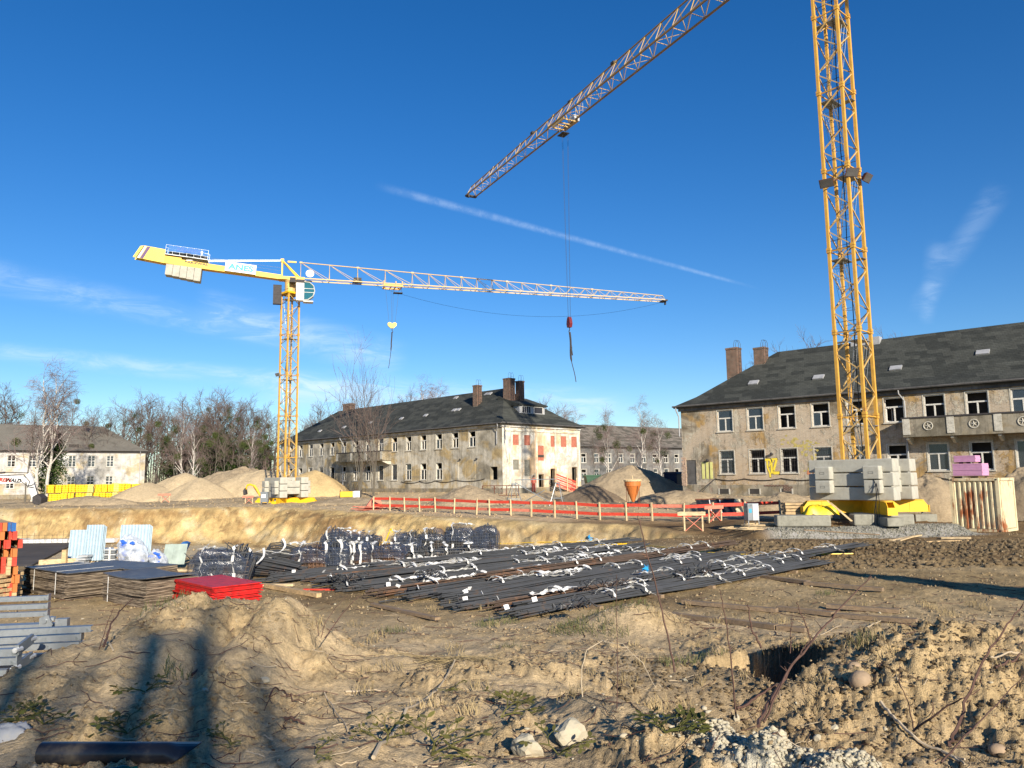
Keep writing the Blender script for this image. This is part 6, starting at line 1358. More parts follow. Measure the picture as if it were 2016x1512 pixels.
for i in range(NB):
    t = i / (NB - 1); n_ = -offN * t
    base = endA - bn * (offN * t) + bd * ((endB - endA).dot(bd) * t + rnd.uniform(-.7, .45))
    if i in (0, 1): base += bd * (.2 if i else .0)
    if 2 <= i <= 5: base += bd * rnd.uniform(-.5, .3)
    zz = max(gz(base.x + bd.x * q, base.y + bd.y * q) for q in (0, 3, 6, 9, 12)) + .05
    o = thing('steel_bar_bundle', f"{(ordn + ['sixteenth', 'seventeenth', 'eighteenth', 'nineteenth', 'twentieth', 'twenty-first'])[i]} bundle of long dark steel bars counted from the front of the bar field", 'steel bar bundle', (base.x, base.y, zz), bang + rnd.uniform(-.035, .035), 'bundles of reinforcing bars')
    link('steel_bars', bms[i % 7], o)
    for x in (2.6 + rnd.uniform(-.5, .5), 5.4 + rnd.uniform(-.6, .6), 7.6 + rnd.uniform(-.6, .6), 9.6):
        if rnd.random() < .66: link('strap', rnd.choice(sms), o, (x, 0, rnd.uniform(-.02, .02)), rnd.choice((0, 0, R_(180))))
    if rnd.random() < .5: b = MB(); b.box((.1 + rnd.uniform(-.1, .5), rnd.uniform(-.2, .2), .15), (.10, .005, .09), rnd.uniform(-1, 1), Matrix.Rotation(rnd.uniform(-.9, .9), 4, 'X')); b.build('paper_tag', 'white_tag', o)
for i, (k, dx, lb) in enumerate(((1.5, 4.0, 'upper loose bundle lying across the second and third bar bundles'), (8.2, 2.0, 'upper bundle lying on top in the middle of the bar field'), (13.4, -.6, 'upper bundle lying on top towards the back of the bar field'), (17.5, 1.5, 'rearmost upper bundle beside the wrapped bent bars'))):
    t = k / (NB - 1); base = endA - bn * (offN * t) + bd * dx; zz = max(gz(base.x + bd.x * q, base.y + bd.y * q) for q in (0, 3, 6, 9)) + .18
    o = thing('steel_bar_bundle', lb, 'steel bar bundle', (base.x, base.y, zz), bang + rnd.uniform(-.03, .03), 'bundles of reinforcing bars'); link('steel_bars', bms[(i * 2) % 7], o)
    for x in (3, 6, 8.5): link('strap', sms[(i * 3 + x.__int__()) % 8], o, (x, 0, 0))
for i in range(6):   # bearers under the bars
    q = endA + bd * (1.2 + 1.95 * i) - bn * 4.3; b = MB(); b.box((0, 0, 0), (.12, 9.6, .10)); o = b.build('bearer_timber', 'old_wood', None, loc=(q.x, q.y, gz(q.x, q.y) + .03), rz=bang); tag(o, f"{ordn[i]} timber bearer from the left under the field of steel bars", 'timber', 'bearers under the steel bars')
p = gp(1270, 1150); b = MB(); r_ = random.Random(1)
for k in range(9): b.prism([(r_.uniform(-.1, .1), r_.uniform(0, .1)), (r_.uniform(0, .14), r_.uniform(.02, .12)), (r_.uniform(-.05, .1), r_.uniform(.08, .2))], 'y', -.06 + .015 * k, -.055 + .015 * k)
tag(b.build('blue_rag', 'bright_blue', None, loc=(p.x, p.y, p.z + .28)), 'small bright blue plastic rag lying on the steel bars', 'plastic rag')
def wire_pile(label, u, v, z, s, seed, mat='steel_bar'):
    q = atZ(u, v, z); mb = MB(); r_ = random.Random(seed)
    for i in range(12):
        a = r_.uniform(0, 6.3); c = Vector((r_.gauss(0, .2), r_.gauss(0, .18), r_.uniform(0, .16))); rr = r_.uniform(.08, .16); mb.tube([(c.x + rr * math.cos(a + t), c.y + rr * math.sin(a + t) * .8, c.z + .06 * math.sin(t * 2 + a)) for t in np.linspace(0, 5, 9)], .012, 3)
    tag(mb.build('wire_coils', mat, None, loc=(q.x, q.y, q.z)), label, 'binding wire', 'small coils of binding wire')
wire_pile('tangle of dark binding wire on the right part of the steel bars', 1375, 1128, .75, 1, 1); wire_pile('tangle of dark wire near the front end of the bars', 1125, 1198, .72, 1, 2); wire_pile('tangle of wire in the middle front of the steel bars', 1190, 1155, .75, 1, 3); wire_pile('tangle of wire at the left middle end of the bars', 678, 1143, .72, 1, 4); wire_pile('small wire tangle on the bars left of centre', 842, 1137, .72, 1, 5)
# ---- wrapped packs of bent bars
def stirrup_pack(label, u, v, y, size, rz, seed, rusty=False, wrap=.6, straps=2, tilt=0.0):
    q = atY(u, v, y); z0 = gz(q.x, q.y); t = thing('bent_bar_pack', label, 'bent bar pack', (q.x, q.y, z0 + .05), rz, 'packs of bent reinforcing bars'); r_ = random.Random(seed); w, d, h = size
    mb = MB(); n = int(w / .035)
    for i in range(n):
        x = -w / 2 + w * i / n + r_.uniform(-.01, .01); hh = h * (1 - .3 * (2 * abs(i / n - .5)) ** 2.5) * (1 + .16 * math.sin(i * .21 + seed * 2)) * r_.uniform(.82, 1.06); dd = d * r_.uniform(.85, 1.0); lean = r_.uniform(-.09, .09) + tilt; y0 = r_.uniform(-.05, .05)
        P = [(x, y0 - dd / 2, .02), (x + lean * .5, y0 - dd / 2, hh * .5), (x + lean, y0 - dd / 2 + .04, hh), (x + lean, y0 + dd / 2 - .04, hh + r_.uniform(-.03, .03)), (x, y0 + dd / 2, .02)]
        mb.tube(P, .013, 4)
        if i % 3 == 0: mb.tube([(x + r_.uniform(-.2, .2), y0 + r_.uniform(-.3, .3) * d, hh * r_.uniform(.7, .95)), (x + r_.uniform(-.2, .2), y0, hh + r_.uniform(.02, .14)), (x + r_.uniform(-.2, .2), y0 + r_.uniform(-.3, .3) * d, hh * .8)], .011, 3)
    for k in range(int(5 * h / .5)): z = .08 + k * .1; mb.bar((-w / 2, -d / 2 - .02, z), (w / 2, -d / 2 - .02 + r_.uniform(-.02, .02), z + r_.uniform(-.03, .03)), .011, 4)
    mb.box((0, 0, h * .4), (w * .86, d * .72, h * .7)); mb.build('bent_bars', 'steel_rust' if rusty else 'steel_bar', t)
    if wrap > 0:
        mb = MB(); nu, nv = 30, 12
        for j in range(nv + 1):
            for i in range(nu):
                a = 2 * math.pi * i / nu; ph = j / nv; sx = abs(math.cos(a)) ** .35 * math.copysign(1, math.cos(a)); sy = abs(math.sin(a)) ** .35 * math.copysign(1, math.sin(a)); zz = h * (1 - wrap) + (h * wrap + .05) * min(1, ph * 1.35); sh = 1 if ph < .74 else (1 - (ph - .74) / .26) ** .6
                k_ = 1 + r_.uniform(-.035, .045); mb.v.append((sx * (w / 2 + .06) * sh * k_, sy * (d / 2 + .07) * sh * k_, (zz + r_.uniform(-.03, .03)) * (1 - .28 * abs(sx) ** 3) + .10 * math.sin(a * 3 + seed) * ph))
        mb.f = [(j * nu + i, j * nu + (i + 1) % nu, (j + 1) * nu + (i + 1) % nu, (j + 1) * nu + i) for j in range(nv) for i in range(nu)]; mb.mi = [0] * len(mb.f); mb.build('wrapping_film', 'film', t, True)
    for k in range(straps):
        x = (-.28 + .5 * k / max(1, straps - 1)) * w + r_.uniform(-.08, .08); mb = MB(); P = [(x + r_.uniform(-.04, .04), -d / 2 - .10 + .02 * math.sin(s * 8), .05 + (h + .02) * s) for s in np.linspace(0, 1, 7)] + [(x + r_.uniform(-.06, .06), -d / 2 + d * s, h + .10 + r_.uniform(0, .05)) for s in np.linspace(0, 1, 6)]; ribbon(mb, P, .075); mb.build('strap', 'strap', t)
    mb = MB(); P = [(r_.uniform(-.5, .5) * w * .8, r_.uniform(-.5, .1) * d, h + .08 + r_.uniform(0, .05))]
    for i in range(14): p = P[-1]; P.append((p[0] + r_.uniform(-.14, .14), p[1] + r_.uniform(-.1, .1), h + .08 + r_.uniform(0, .07)))
    ribbon(mb, P, .06); mb.build('strap', 'strap', t); return t
for a in (('foremost wrapped pack of bent bars, strapped white, right of the pine beams', 436, 1133, 19.5, (1.35, 1.1, .82), .25, 1, False, .8, 2, .2),
          ('rusty-footed film wrapped pack at the left end of the steel bars', 612, 1118, 22.5, (.95, .8, .66), .1, 2, True, .62, 1), ('film wrapped pack with two tall white straps behind the bar ends', 662, 1116, 22.8, (.75, .7, .68), .1, 3, False, .8, 2),
          ('rusty wrapped pack with three white straps behind the bar ends', 706, 1112, 23.2, (.62, .7, .62), .05, 4, True, .6, 3), ('long low rusty pack with torn film behind the steel bars', 757, 1110, 23.6, (1.2, .7, .58), .05, 5, True, .55, 1),
          ('left pack of the rear row with hooks standing up', 666, 1085, 27, (1.1, .9, .85), .1, 6, False, .6, 1), ('pale strapped pack beside the hooked one in the rear row', 716, 1083, 27.4, (1.05, .9, .72), 0, 7, False, .7, 3),
          ('bluish film wrapped pack in the middle of the rear row', 802, 1082, 27.5, (1.0, .9, .72), 0, 8, False, .85, 2), ('dark bent bar pack without film right of the bluish one', 853, 1082, 28, (1.0, .9, .75), .1, 9, False, .3, 1),
          ('tall wrapped pack of bent bars with a white strap on top', 905, 1080, 28, (.95, .9, .92), .05, 10, False, .5, 1), ('rightmost tall pack wrapped in clear bluish film', 952, 1078, 28.2, (1.05, .9, .88), 0, 11, False, .92, 0),
          ('unwrapped low heap of bent bars in front of the rear row', 835, 1098, 24.6, (1.2, .8, .46), .15, 12, False, 0, 2), ('low heap of bent bars near the rear end of the bar field', 900, 1092, 25.6, (1.3, .8, .40), .2, 13, False, 0, 2),
          ('small rusty heap of bent bars behind the wrapped packs', 625, 1080, 27.5, (.9, .7, .38), .2, 14, True, 0, 0)): stirrup_pack(*a)
def fan_pile(label, u, v, y, L, w, h, rz, seed):
    q = atY(u, v, y); t = thing('bent_bar_pack', label, 'bent bar pack', (q.x, q.y, gz(q.x, q.y) + .04), rz, 'packs of bent reinforcing bars'); r_ = random.Random(seed); mb = MB()
    for i in range(75):
        k = i / 75; x0, y0 = -w / 2 + r_.uniform(-.05, .05), (k - .5) * w; z = h * (1 - abs(k - .5) * 1.4) * r_.uniform(.3, 1); mb.tube([(x0 - .25, y0 * .9, .02), (x0, y0 * .6, z), (x0 + .3, y0 * .4, z * 1.05), (x0 + L, y0 * 1.1, z * .55)], .0145, 4)
    mb.build('bent_bars', 'steel_bar', t); b = MB(); P = [(.0 + .1 * math.sin(s * 7), -w * .5 + w * s, h * (1.1 - abs(s - .5) * 1.2) + .05) for s in np.linspace(0, 1, 9)]; ribbon(b, P, .07); P = [(.2 + .12 * i, .05 * math.sin(i * 2), h * .95 + .03 * math.sin(i)) for i in range(9)]; ribbon(b, P, .06); b.build('strap', 'strap', t)
fan_pile('fanned dark bent bars between the foremost pack and the rusty-footed pack', 520, 1122, 21.5, 1.6, 1.1, .62, -.1, 3); fan_pile('second fan of dark bars leaning behind the first fan', 558, 1090, 25.5, 1.2, .9, .62, .1, 4); fan_pile('third small fan of dark bars left of the rear row', 490, 1108, 23.5, 1.2, .9, .5, .2, 5)
# ---- panel stacks on the left
def corner_stack(name, label, cat, u, v, ztop, h, Ll, Lr, yaw, n, face, edge, seed=1, group=None, bands=(), lift=0.0, curl=0.0, jit=.025, top=None):
    c = atZ(u, v, ztop); t = thing(name, label, cat, (c.x, c.y, ztop - h), yaw, group); r_ = random.Random(seed); th = h / n; b = MB()
    for i in range(n):
        jx, jy, js = r_.uniform(-jit, jit), r_.uniform(-jit, jit), r_.uniform(0, jit); b.box((-Ll / 2 + jx, Lr / 2 + jy, th * (i + .5)), (Ll - js, Lr - js, th * .90), r_.uniform(-.012, .012))
    b.build('panel_layers', edge, t); b = MB(); m = 10
    for j in range(3):
        for i in range(m + 1): x = -Ll + Ll * i / m; b.v.append((x, Lr * j / 2, h + .004 + curl * (2 * i / m - 1) ** 2))
    b.f = [(j * (m + 1) + i, j * (m + 1) + i + 1, (j + 1) * (m + 1) + i + 1, (j + 1) * (m + 1) + i) for j in range(2) for i in range(m)]; k = len(b.v); b.v += [(x, y, z + .018) for x, y, z in b.v]; f0 = list(b.f)
    b.f = [tuple(reversed(f)) for f in f0] + [tuple(i + k for i in f) for f in f0]
    E_ = [i for i in range(m + 1)] ; b.f += [(i, i + 1, i + 1 + k, i + k) for i in range(m)] + [(2 * (m + 1) + i + 1, 2 * (m + 1) + i, 2 * (m + 1) + i + k, 2 * (m + 1) + i + 1 + k) for i in range(m)] + [(m, 2 * m + 1, 2 * m + 1 + k, m + k), (2 * m + 1, 3 * m + 2, 3 * m + 2 + k, 2 * m + 1 + k), (m + 1, 0, k, m + 1 + k), (2 * m + 2, m + 1, m + 1 + k, 2 * m + 2 + k)]
    b.mi = [0] * len(b.f); b.build('top_panel', top or face, t)
    for (ax, pos) in bands:
        b = MB()
        if ax == 'x': b.box((-Ll * pos, -.012, h / 2), (.022, .006, h)); b.box((-Ll * pos, Lr / 2, h + .03), (.022, Lr, .004))
        b.build('band', 'strap', t)
    for k_ in range(2): b = MB(); b.box((-Ll * (.2 + .6 * k_), Lr / 2, -.045), (.1, Lr, .09)); b.build('bearer', 'old_wood', t)
    return t
plab = 'panel stack'
corner_stack('formwork_panel_stack', 'largest banded stack of worn formwork panels on the left, grey smooth top', plab, 131, 1131, 1.02, .60, 2.5, 1.25, R_(-39), 19, 'ply_face', 'ply_edge', 1, 'stacks of worn formwork panels', [('x', .22), ('x', .72)], jit=.05)
corner_stack('formwork_panel_stack', 'formwork panel stack with a sagging top sheet, between banded and red stack', plab, 287, 1146, 1.0, .55, 1.9, 1.15, R_(-38), 16, 'ply_face', 'ply_edge', 2, 'stacks of worn formwork panels', [('x', .85)], curl=.05)
corner_stack('formwork_panel_stack', 'dark flat panels stacked behind the banded stack', plab, 262, 1123, .98, .5, 2.6, 1.2, R_(-30), 12, 'ply_face', 'ply_edge', 3, 'stacks of worn formwork panels')
corner_stack('formwork_panel_stack', 'low stack of grey panels at the foot of the red stack', plab, 432, 1203, .64, .16, 1.3, .8, R_(-30), 5, 'ply_face', 'ply_edge', 4, 'stacks of worn formwork panels')
cr_red = corner_stack('red_panel_stack', 'stack of bright red edged panels with stepped layers', plab, 418, 1159, .98, .44, 1.9, 1.0, R_(-46), 22, 'red_bright', 'red_bright', 5, jit=.04)
# ---- girders with painted ends at the left frame edge
r_ = random.Random(17); gm = {}
def girder(kind):
    if kind in gm: return gm[kind]
    web = MB(); web.bx(-.015, .015, .0, 2.45, .045, .135); web.bx(-.04, .04, .0, 2.45, 0, .045); web.bx(-.04, .04, .0, 2.45, .135, .18)
    cap = MB(); cap.bx(-.043, .043, -.03, .09, -.003, .183); gm[kind] = (web.mesh('beam', 'pine' if kind != 'y' else 'pine_pale'), cap.mesh('end_cap', {'r': 'red_board', 'o': 'orange_rust', 'y': 'pine', 'b': 'blue'}[kind])); return gm[kind]
G0 = atZ(34, 1180, .5)
for lv in range(9):
    for c in range(4):
        kd = 'b' if lv >= 8 and c < 2 else r_.choice('rrroy'); be, ca = girder(kd); t = thing('formwork_girder', 'timber formwork girder with a painted end, in the tall stack at the left frame edge', 'girder', (G0.x - .06 - .14 * c + r_.uniform(-.02, .06) - .01 * lv, G0.y + r_.uniform(-.12, .12), .47 + .19 * lv), R_(40) + r_.uniform(-.02, .02), 'timber girders stacked at the left edge')
        link('beam', be, t); link('end_cap', ca, t)
# pine beams / cut timbers behind the panel stacks
q = atY(322, 1134, 18.6); timber_pack((q.x, q.y, gz(q.x, q.y)), (1.0, .9, .36), -.25, 'short sawn pine blocks stacked behind the sagging panel stack', 4, 5, 'pine')
q = atY(110, 1178, 17.6); timber_pack((q.x - 1.15, q.y - .2, gz(q.x, q.y)), (.35, .9, .62), -.25, 'small stack of orange-ended blocks beside the girders', 6, 4, 'pine')
for (u0, u1, v0, v1, y, lb) in ((76, 272, 1112, 1100, 23.5, 'long pale shuttering board on edge with two stub posts beyond the panel stacks'),):
    a, c = atY(u0, v0, y), atY(u1, v1, y + 1.2); t = thing('shuttering_board', lb, 'shuttering board', (a.x, a.y, .3), 0); d = c - a; m = Vector((d.x, d.y, 0)).to_track_quat('X', 'Z').to_matrix().to_4x4(); b = MB(); b.box((d.x / 2, d.y / 2, .30), (math.hypot(d.x, d.y), .04, .34), m=m); b.build('board', 'pine_pale', t)
    for k in (.26, .78): b = MB(); b.box((d.x * k, d.y * k - .06, .38), (.13, .1, .72)); b.build('post', 'pine', t)
for k, (u, v, y, L, rz, lb) in enumerate(((360, 1138, 19, 1.3, -.1, 'short pine board lying right of the cut blocks'), (380, 1122, 21, 1.8, .05, 'pine board lying behind the foremost wrapped pack'), (500, 1141, 19.3, 2.0, -.05, 'thin plank under the fanned dark bars'), (350, 1107, 23, 1.2, -.2, 'plank lying in front of the pale green boards'))):
    q = atY(u, v, y); b = MB(); b.box((0, 0, .05), (L, .12, .06)); tag(b.build('loose_board', 'pine_pale', None, loc=(q.x, q.y, gz(q.x, q.y)), rz=rz), lb, 'board', 'loose boards around the stacks')
# ---- upright trapezoidal sheets
def trap_sheet(label, u0, u1, v0, v1, y, mat, n, rz=0, tilt=-6, dep=.05, sh=3):
    a, c = atY(u0, v0, y), atY(u1, v0, y); h = atY(u0, v1, y).z - a.z; w = c.x - a.x; t = thing('profiled_sheet', label, 'profiled sheet', (a.x, y, a.z), rz, 'upright ribbed metal sheets')
    for k in range(sh):
        b = MB(); P = []; pw = w / n
        for i in range(n): x = i * pw; P += [(x, 0), (x + pw * .25, 0), (x + pw * .4, dep), (x + pw * .75, dep), (x + pw * .9, 0)]
        P.append((w, 0)); P = [(p[0] + k * .02, p[1] + k * .05) for p in P]; hh = h - .03 * k; m = len(P); tl = math.tan(R_(-tilt)) * hh
        b.v = [(p[0], p[1], 0) for p in P] + [(p[0], p[1] + tl, hh) for p in P] + [(p[0], p[1] + .004, 0) for p in P] + [(p[0], p[1] + tl + .004, hh) for p in P]
        b.f = [(i, i + 1, m + i + 1, m + i) for i in range(m - 1)] + [(2 * m + i + 1, 2 * m + i, 3 * m + i, 3 * m + i + 1) for i in range(m - 1)] + [(m + i, m + i + 1, 3 * m + i + 1, 3 * m + i) for i in range(m - 1)]; b.mi = [0] * len(b.f); b.build('sheet', mat, t)
trap_sheet('left lower upright ribbed blue-grey sheets at the edge of the pit', 132, 166, 1104, 1044, 24.4, 'sheet_blue', 5); trap_sheet('taller upright ribbed blue-grey sheets next to the lower ones', 164, 198, 1104, 1034, 24.0, 'sheet_blue', 6); trap_sheet('ribbed blue-grey sheets half behind the crumpled foil', 232, 290, 1100, 1034, 24.8, 'sheet_blue', 9)
trap_sheet('pale green tongue boards standing right of the foil', 318, 361, 1112, 1073, 23.6, 'green_panel', 2, .1, -25, .01, 1)
q = atY(213, 1100, 24.4); t = thing('profile_stack', 'strapped stack of pale metal profiles between the upright sheets', 'metal profiles', (q.x, q.y, gz(q.x, q.y)), .05); 
for i in range(8): b = MB(); b.box((.02 * (i % 2), 0, .06 + .075 * i), (.62, .5, .05)); b.build('profile', 'galv_pale' if i % 2 else 'galv', t)
for x in (-.2, .15): b = MB(); b.box((x, -.255, .33), (.05, .01, .66)); b.build('band', 'strap', t)
q = atY(158, 1104, 23.9); t = thing('profile_stack', 'small stack of silvery profiles leaning at the foot of the left sheets', 'metal profiles', (q.x, q.y - .1, gz(q.x, q.y)), .0)
for i in range(5): b = MB(); b.box((.05 * i, 0, .08 + .09 * i), (.3, .3, .06)); b.build('profile', 'galv_pale', t)
def foil(label, u, v, y, size, seed, mat='film_white', blue=6):
    q = atY(u, v, y); t = thing('foil_bundle', label, 'foil bundle', (q.x, q.y, gz(q.x, q.y)), 0, 'crumpled foil bundles'); r_ = random.Random(seed); mb = MB(); vs, fs = ICO[3]
    mb.v = [(p[0] * size[0] * (1 + r_.uniform(-.10, .10)), p[1] * size[1] * (1 + r_.uniform(-.1, .1)), size[2] * (.5 + .5 * p[2]) * (1 + r_.uniform(-.07, .07)) * (1 - .25 * p[0])) for p in vs]; mb.f = list(fs); mb.mi = [0] * len(fs); mb.build('foil', mat, t)
    b = MB()
    for i in range(blue): a = r_.uniform(-1, 1); z = r_.uniform(.15, .9); b.blob((a * size[0] * .7, -size[1] * .86 * math.sqrt(max(.05, 1 - a * a)) , z * size[2]), (.09, .02, .05), i, 1, .3)
    if blue: b.build('blue_print', 'letter_blue', t)
foil('large crumpled milky foil with blue print in front of ribbed sheets', 262, 1102, 23.6, (.46, .35, 1.0), 4, blue=16); foil('smaller crumpled foil leaning by the green boards', 312, 1104, 23.2, (.26, .3, .62), 5, blue=8)
q = atY(452, 1063, 32); tarp('white_sheet', 'white sheet spread over a low heap behind the foremost wrapped pack', (q.x, q.y, gz(q.x, q.y)), (1.7, 1.5, .38), .1, 'white_paint', 5, 'sheet')
q = atY(353, 1083, 25); b = MB(); b.prism([(-.2, 0), (.05, 0), (.30, .55), (.18, .60), (.05, .5)], 'y', -.15, .15); b.bar((-.1, -.1, .1), (.22, -.1, .56), .05, 5); tag(b.build('blue_tray', 'blue', None, loc=(q.x, q.y, gz(q.x, q.y) + .15)), 'blue plastic tray tipped up beside the pale green boards', 'plastic tray')
q = atY(758, 1070, 31); t = thing('yellow_hand_tool', 'small yellow machine with a raised handle between the wrapped packs', 'machine', (q.x, q.y, gz(q.x, q.y))); b = MB(); b.box((0, 0, .2), (.4, .3, .25)); b.build('body', 'yellow_paint', t); b = MB(); b.bar((0, 0, .3), (.22, 0, .85), .03, 5); b.bar((.22, 0, .85), (.3, 0, .7), .03, 5); b.build('handle_bar', 'yellow_paint', t)
# ---- galvanised beams in the left foreground
def chan(L, h=.066, w=.09, t=.006):
    b = MB(); b.bx(-L, 0, -w / 2, -w / 2 + t, 0, h); b.bx(-L, 0, -w / 2 + t, w / 2, 0, t); b.bx(-L, 0, -w / 2 + t, w / 2, h - t, h); return b
chm = chan(3.0).mesh('channel', 'galv'); chw = chan(3.0, .16, .16).mesh('channel', 'galv'); plt = MB(); plt.bx(0.0, .012, -.05, .05, -.008, .086); plt = plt.mesh('end_plate', 'galv'); rz_b = math.atan2(.30, .95)
def gbeam(u, v, y, z, lab, me=None, pl=True, dr=0.0):
    q = atY(u, v, y); o = thing('galvanised_beam', lab, 'steel beam', (q.x, q.y, q.z if z is None else z), rz_b + dr, 'galvanised steel beams stacked on the left'); link('channel', me or chm, o)
    if pl: link('end_plate', plt, o)
    return o
for i, v in enumerate((1212, 1197, 1181)): gbeam(94 + i, v, 11.6, None, ('lowest', 'middle', 'topmost')[i] + ' of three galvanised beams in the rearmost pile by the banded panels', None, True, -.12)
gbeam(112, 1236, 10.3, None, 'single thin beam behind the wide beam with the hinge bracket', None, False, -.2)
wb = gbeam(100, 1252, 9.9, None, 'wide galvanised beam with a cast hinge bracket on its end', chw, False, -.14)
b = MB(); b.prism([(-.10, .24), (.0, .27), (.05, .15), (.0, .02), (.06, -.08), (-.02, -.12), (-.12, -.05), (-.10, .08)], 'y', -.11, -.085); b.lathe([(.05, -.01), (.05, .03)], (0, 0, .2), 8); b.box((.12, .02, .12), (.14, .10, .17)); b.bar((-.04, -.13, .2), (-.04, .1, .2), .03, 8); b.bar((.0, -.13, -.04), (0, .1, -.04), .03, 8); b.build('hinge_bracket', 'galv', wb, loc=(.0, 0, 0))
for i, (u, v) in enumerate(((171, 1328), (176, 1310), (180, 1293), (164, 1274), (160, 1259), (181, 1243))): gbeam(u, v, 8.9, None, ('lowest', 'second lowest', 'third lowest', 'fourth from below', 'second topmost', 'topmost and longest')[i] + ' of six beams in the big foreground pile', None, i in (2, 4), -.10)
def diag(u0, v0, u1, v1, y, lab):
    a, c = atY(u0, v0, y), atY(u1, v1, y + .35); o = thing('beam_end_arm', lab, 'steel arm', tuple(a), 0, 'slanting steel arms at the beam ends'); d = c - a; m = d.to_track_quat('X', 'Z').to_matrix().to_4x4(); b = MB(); b.box(tuple(d / 2), (d.length, .03, .10), m=m); b.build('arm_plate', 'galv', o); b = MB()
    for k in (.04, .96): b.bar(tuple(d * k + Vector((0, -.05, 0))), tuple(d * k + Vector((0, .05, 0))), .028, 8)
    b.build('bolt', 'galv_pale', o)
for i, (u, v) in enumerate(((27, 1347), (30, 1330), (35, 1307), (37, 1289))): gbeam(u, v, 8.0, None, ('lowest', 'second', 'third', 'topmost')[i] + ' of four beams with slanting arms in the nearest pile', None, True, -.16)
diag(34, 1280, 64, 1257, 7.95, 'upper slanting arm bolted to the nearest beam pile'); diag(30, 1316, 62, 1292, 7.95, 'middle slanting arm bolted to the nearest beam pile'); diag(28, 1346, 58, 1322, 7.95, 'lower slanting arm bolted to the nearest beam pile')
for i, (u, v, y, sz, rz, lb) in enumerate(((115, 1333, 8.6, (.55, .28, .08), -.3, 'left weathered bearer plank under the foreground beams'), (75, 1345, 8.3, (.9, .16, .1), .5, 'second bearer plank under the foreground beams'), (20, 1380, 7.4, (.8, .14, .07), .1, 'bearer plank at the lower left under the nearest beams'))):
    q = atY(u, v, y); b = MB(); b.box((0, 0, 0), sz); tag(b.build('bearer_plank', 'old_wood', None, loc=tuple(q), rz=rz), lb, 'plank', 'planks under the galvanised beams')
# ---- planks lying on the ground
def plank(u0, v0, u1, v1, lab, w=.14, h=.07, mat='old_wood', lift=.015, group='planks lying on the ground'):
    a, c = gp(u0, v0), gp(u1, v1)
    if v0 > 1180 and u0 > 1280: a, c = [Vector((q.x, q.y, gz(q.x, q.y))) for q in (atZ(u0, v0, .48), atZ(u1, v1, .48))]
    d = c - a; m = d.to_track_quat('X', 'Z').to_matrix().to_4x4(); b = MB(); L = d.length; n = 6; b.box((0, 0, 0), (L, w, h), m=m); z = max(gzf(a.x + d.x * t, a.y + d.y * t) - (a.z + d.z * t) for t in (0, .25, .5, .75, 1)); z = min(z, .06)
    o = b.build('plank', mat, None, loc=tuple((a + c) / 2 + Vector((0, 0, h * .35 + lift + max(z, 0)))) ); tag(o, lab, 'plank', group)
for a in ((1585, 1153, 1739, 1166, 'grey plank whose end touches the shadow on the right'), (1500, 1140, 1592, 1152, 'old plank at the right end of the steel bars'), (1345, 1190, 1530, 1208, 'plank in the upper row right of the front bars'), (1532, 1203, 1640, 1216, 'middle plank of the long row on the right'), (1645, 1217, 1806, 1234, 'last plank of the long row, reddish, before the right heap'), (1628, 1197, 1771, 1208, 'half buried reddish plank above the long row'), (1300, 1211, 1420, 1230, 'lower plank right of the grassy hummock'), (1424, 1231, 1530, 1250, 'second lower plank beside the brambles'), (1532, 1250, 1588, 1257, 'short pale plank piece near the dark hole'),
          (524, 1158, 628, 1178, 'squared pine beam right of the red stack', .12, .09, 'pine'), (733, 1194, 862, 1223, 'plank trodden into the sand below the bar ends', .12, .05), (1755, 1066, 1812, 1056, 'pale plank left of the container front', .16, .06, 'pine_pale'), (1760, 1070, 1800, 1058, 'second pale plank crossing the first left of the container', .14, .05, 'pine_pale'), (1853, 1061, 1912, 1061, 'bright pale plank in front of the container', .18, .08, 'pine_pale'), (1822, 1071, 1905, 1068, 'long thin board in front of the container', .12, .04, 'pine'), (1583, 1045, 1732, 1054, 'long thin board along the gravel strip', .08, .04, 'old_wood')): plank(*a)
b = MB(); a_ = gp(560, 1162); b.box((0, 0, .03), (.75, .1, .03), -.15); tag(b.build('red_lath', 'red_board', None, loc=(gp(628, 1163).x, gp(628, 1163).y, gzf(gp(628, 1163).x, gp(628, 1163).y) + .01)), 'short red lath on the sand left of the bar ends', 'lath')
for i in range(8): 
    q = gp(1450 + i * 9, 1134 - i * 1.4); b = MB(); b.box((0, 0, .04), (.05, .5, .05), bang + .5); tag(b.build('spacer_stick', 'pine', None, loc=(q.x, q.y, q.z + .05)), f"{ordn[i]} short pine spacer stick from the left in the ladder-like row beside the bars", 'spacer stick', 'short pine spacers beside the bars')
# yellow cable and blue plug
P = [gp(u, v) for u, v in ((905, 1078), (980, 1071), (1060, 1069), (1130, 1068), (1165, 1066))]; loop = [gp(1165, 1066)]
c0 = gp(1178, 1072)
for t in np.linspace(0, 9, 34): loop.append(Vector((c0.x + .75 * math.cos(t + 2) + .05 * t, c0.y + .9 * math.sin(t + 2), 0)))
P2_ = [gp(u, v) for u, v in ((1235, 1072), (1300, 1080), (1360, 1088), (1430, 1093), (1520, 1097), (1600, 1098), (1690, 1097))]
path = P + loop[1:] + P2_; b = MB(); b.tube([(p.x, p.y, gzf(p.x, p.y) + .03) for p in path], .02, 5); tag(b.build('yellow_cable', M['pallet_yellow']), 'thin yellow power cable looping over the ground behind the steel bars', 'cable')
b = MB(); q = gp(1162, 1065); b.box((0, 0, .12), (.22, .14, .18), .4); b.bar((-.1, 0, .2), (-.02, 0, .34), .05, 6); tag(b.build('cable_plug', 'bright_blue', None, loc=(q.x, q.y, gzf(q.x, q.y))), 'bright blue plug box on the yellow cable', 'plug box')
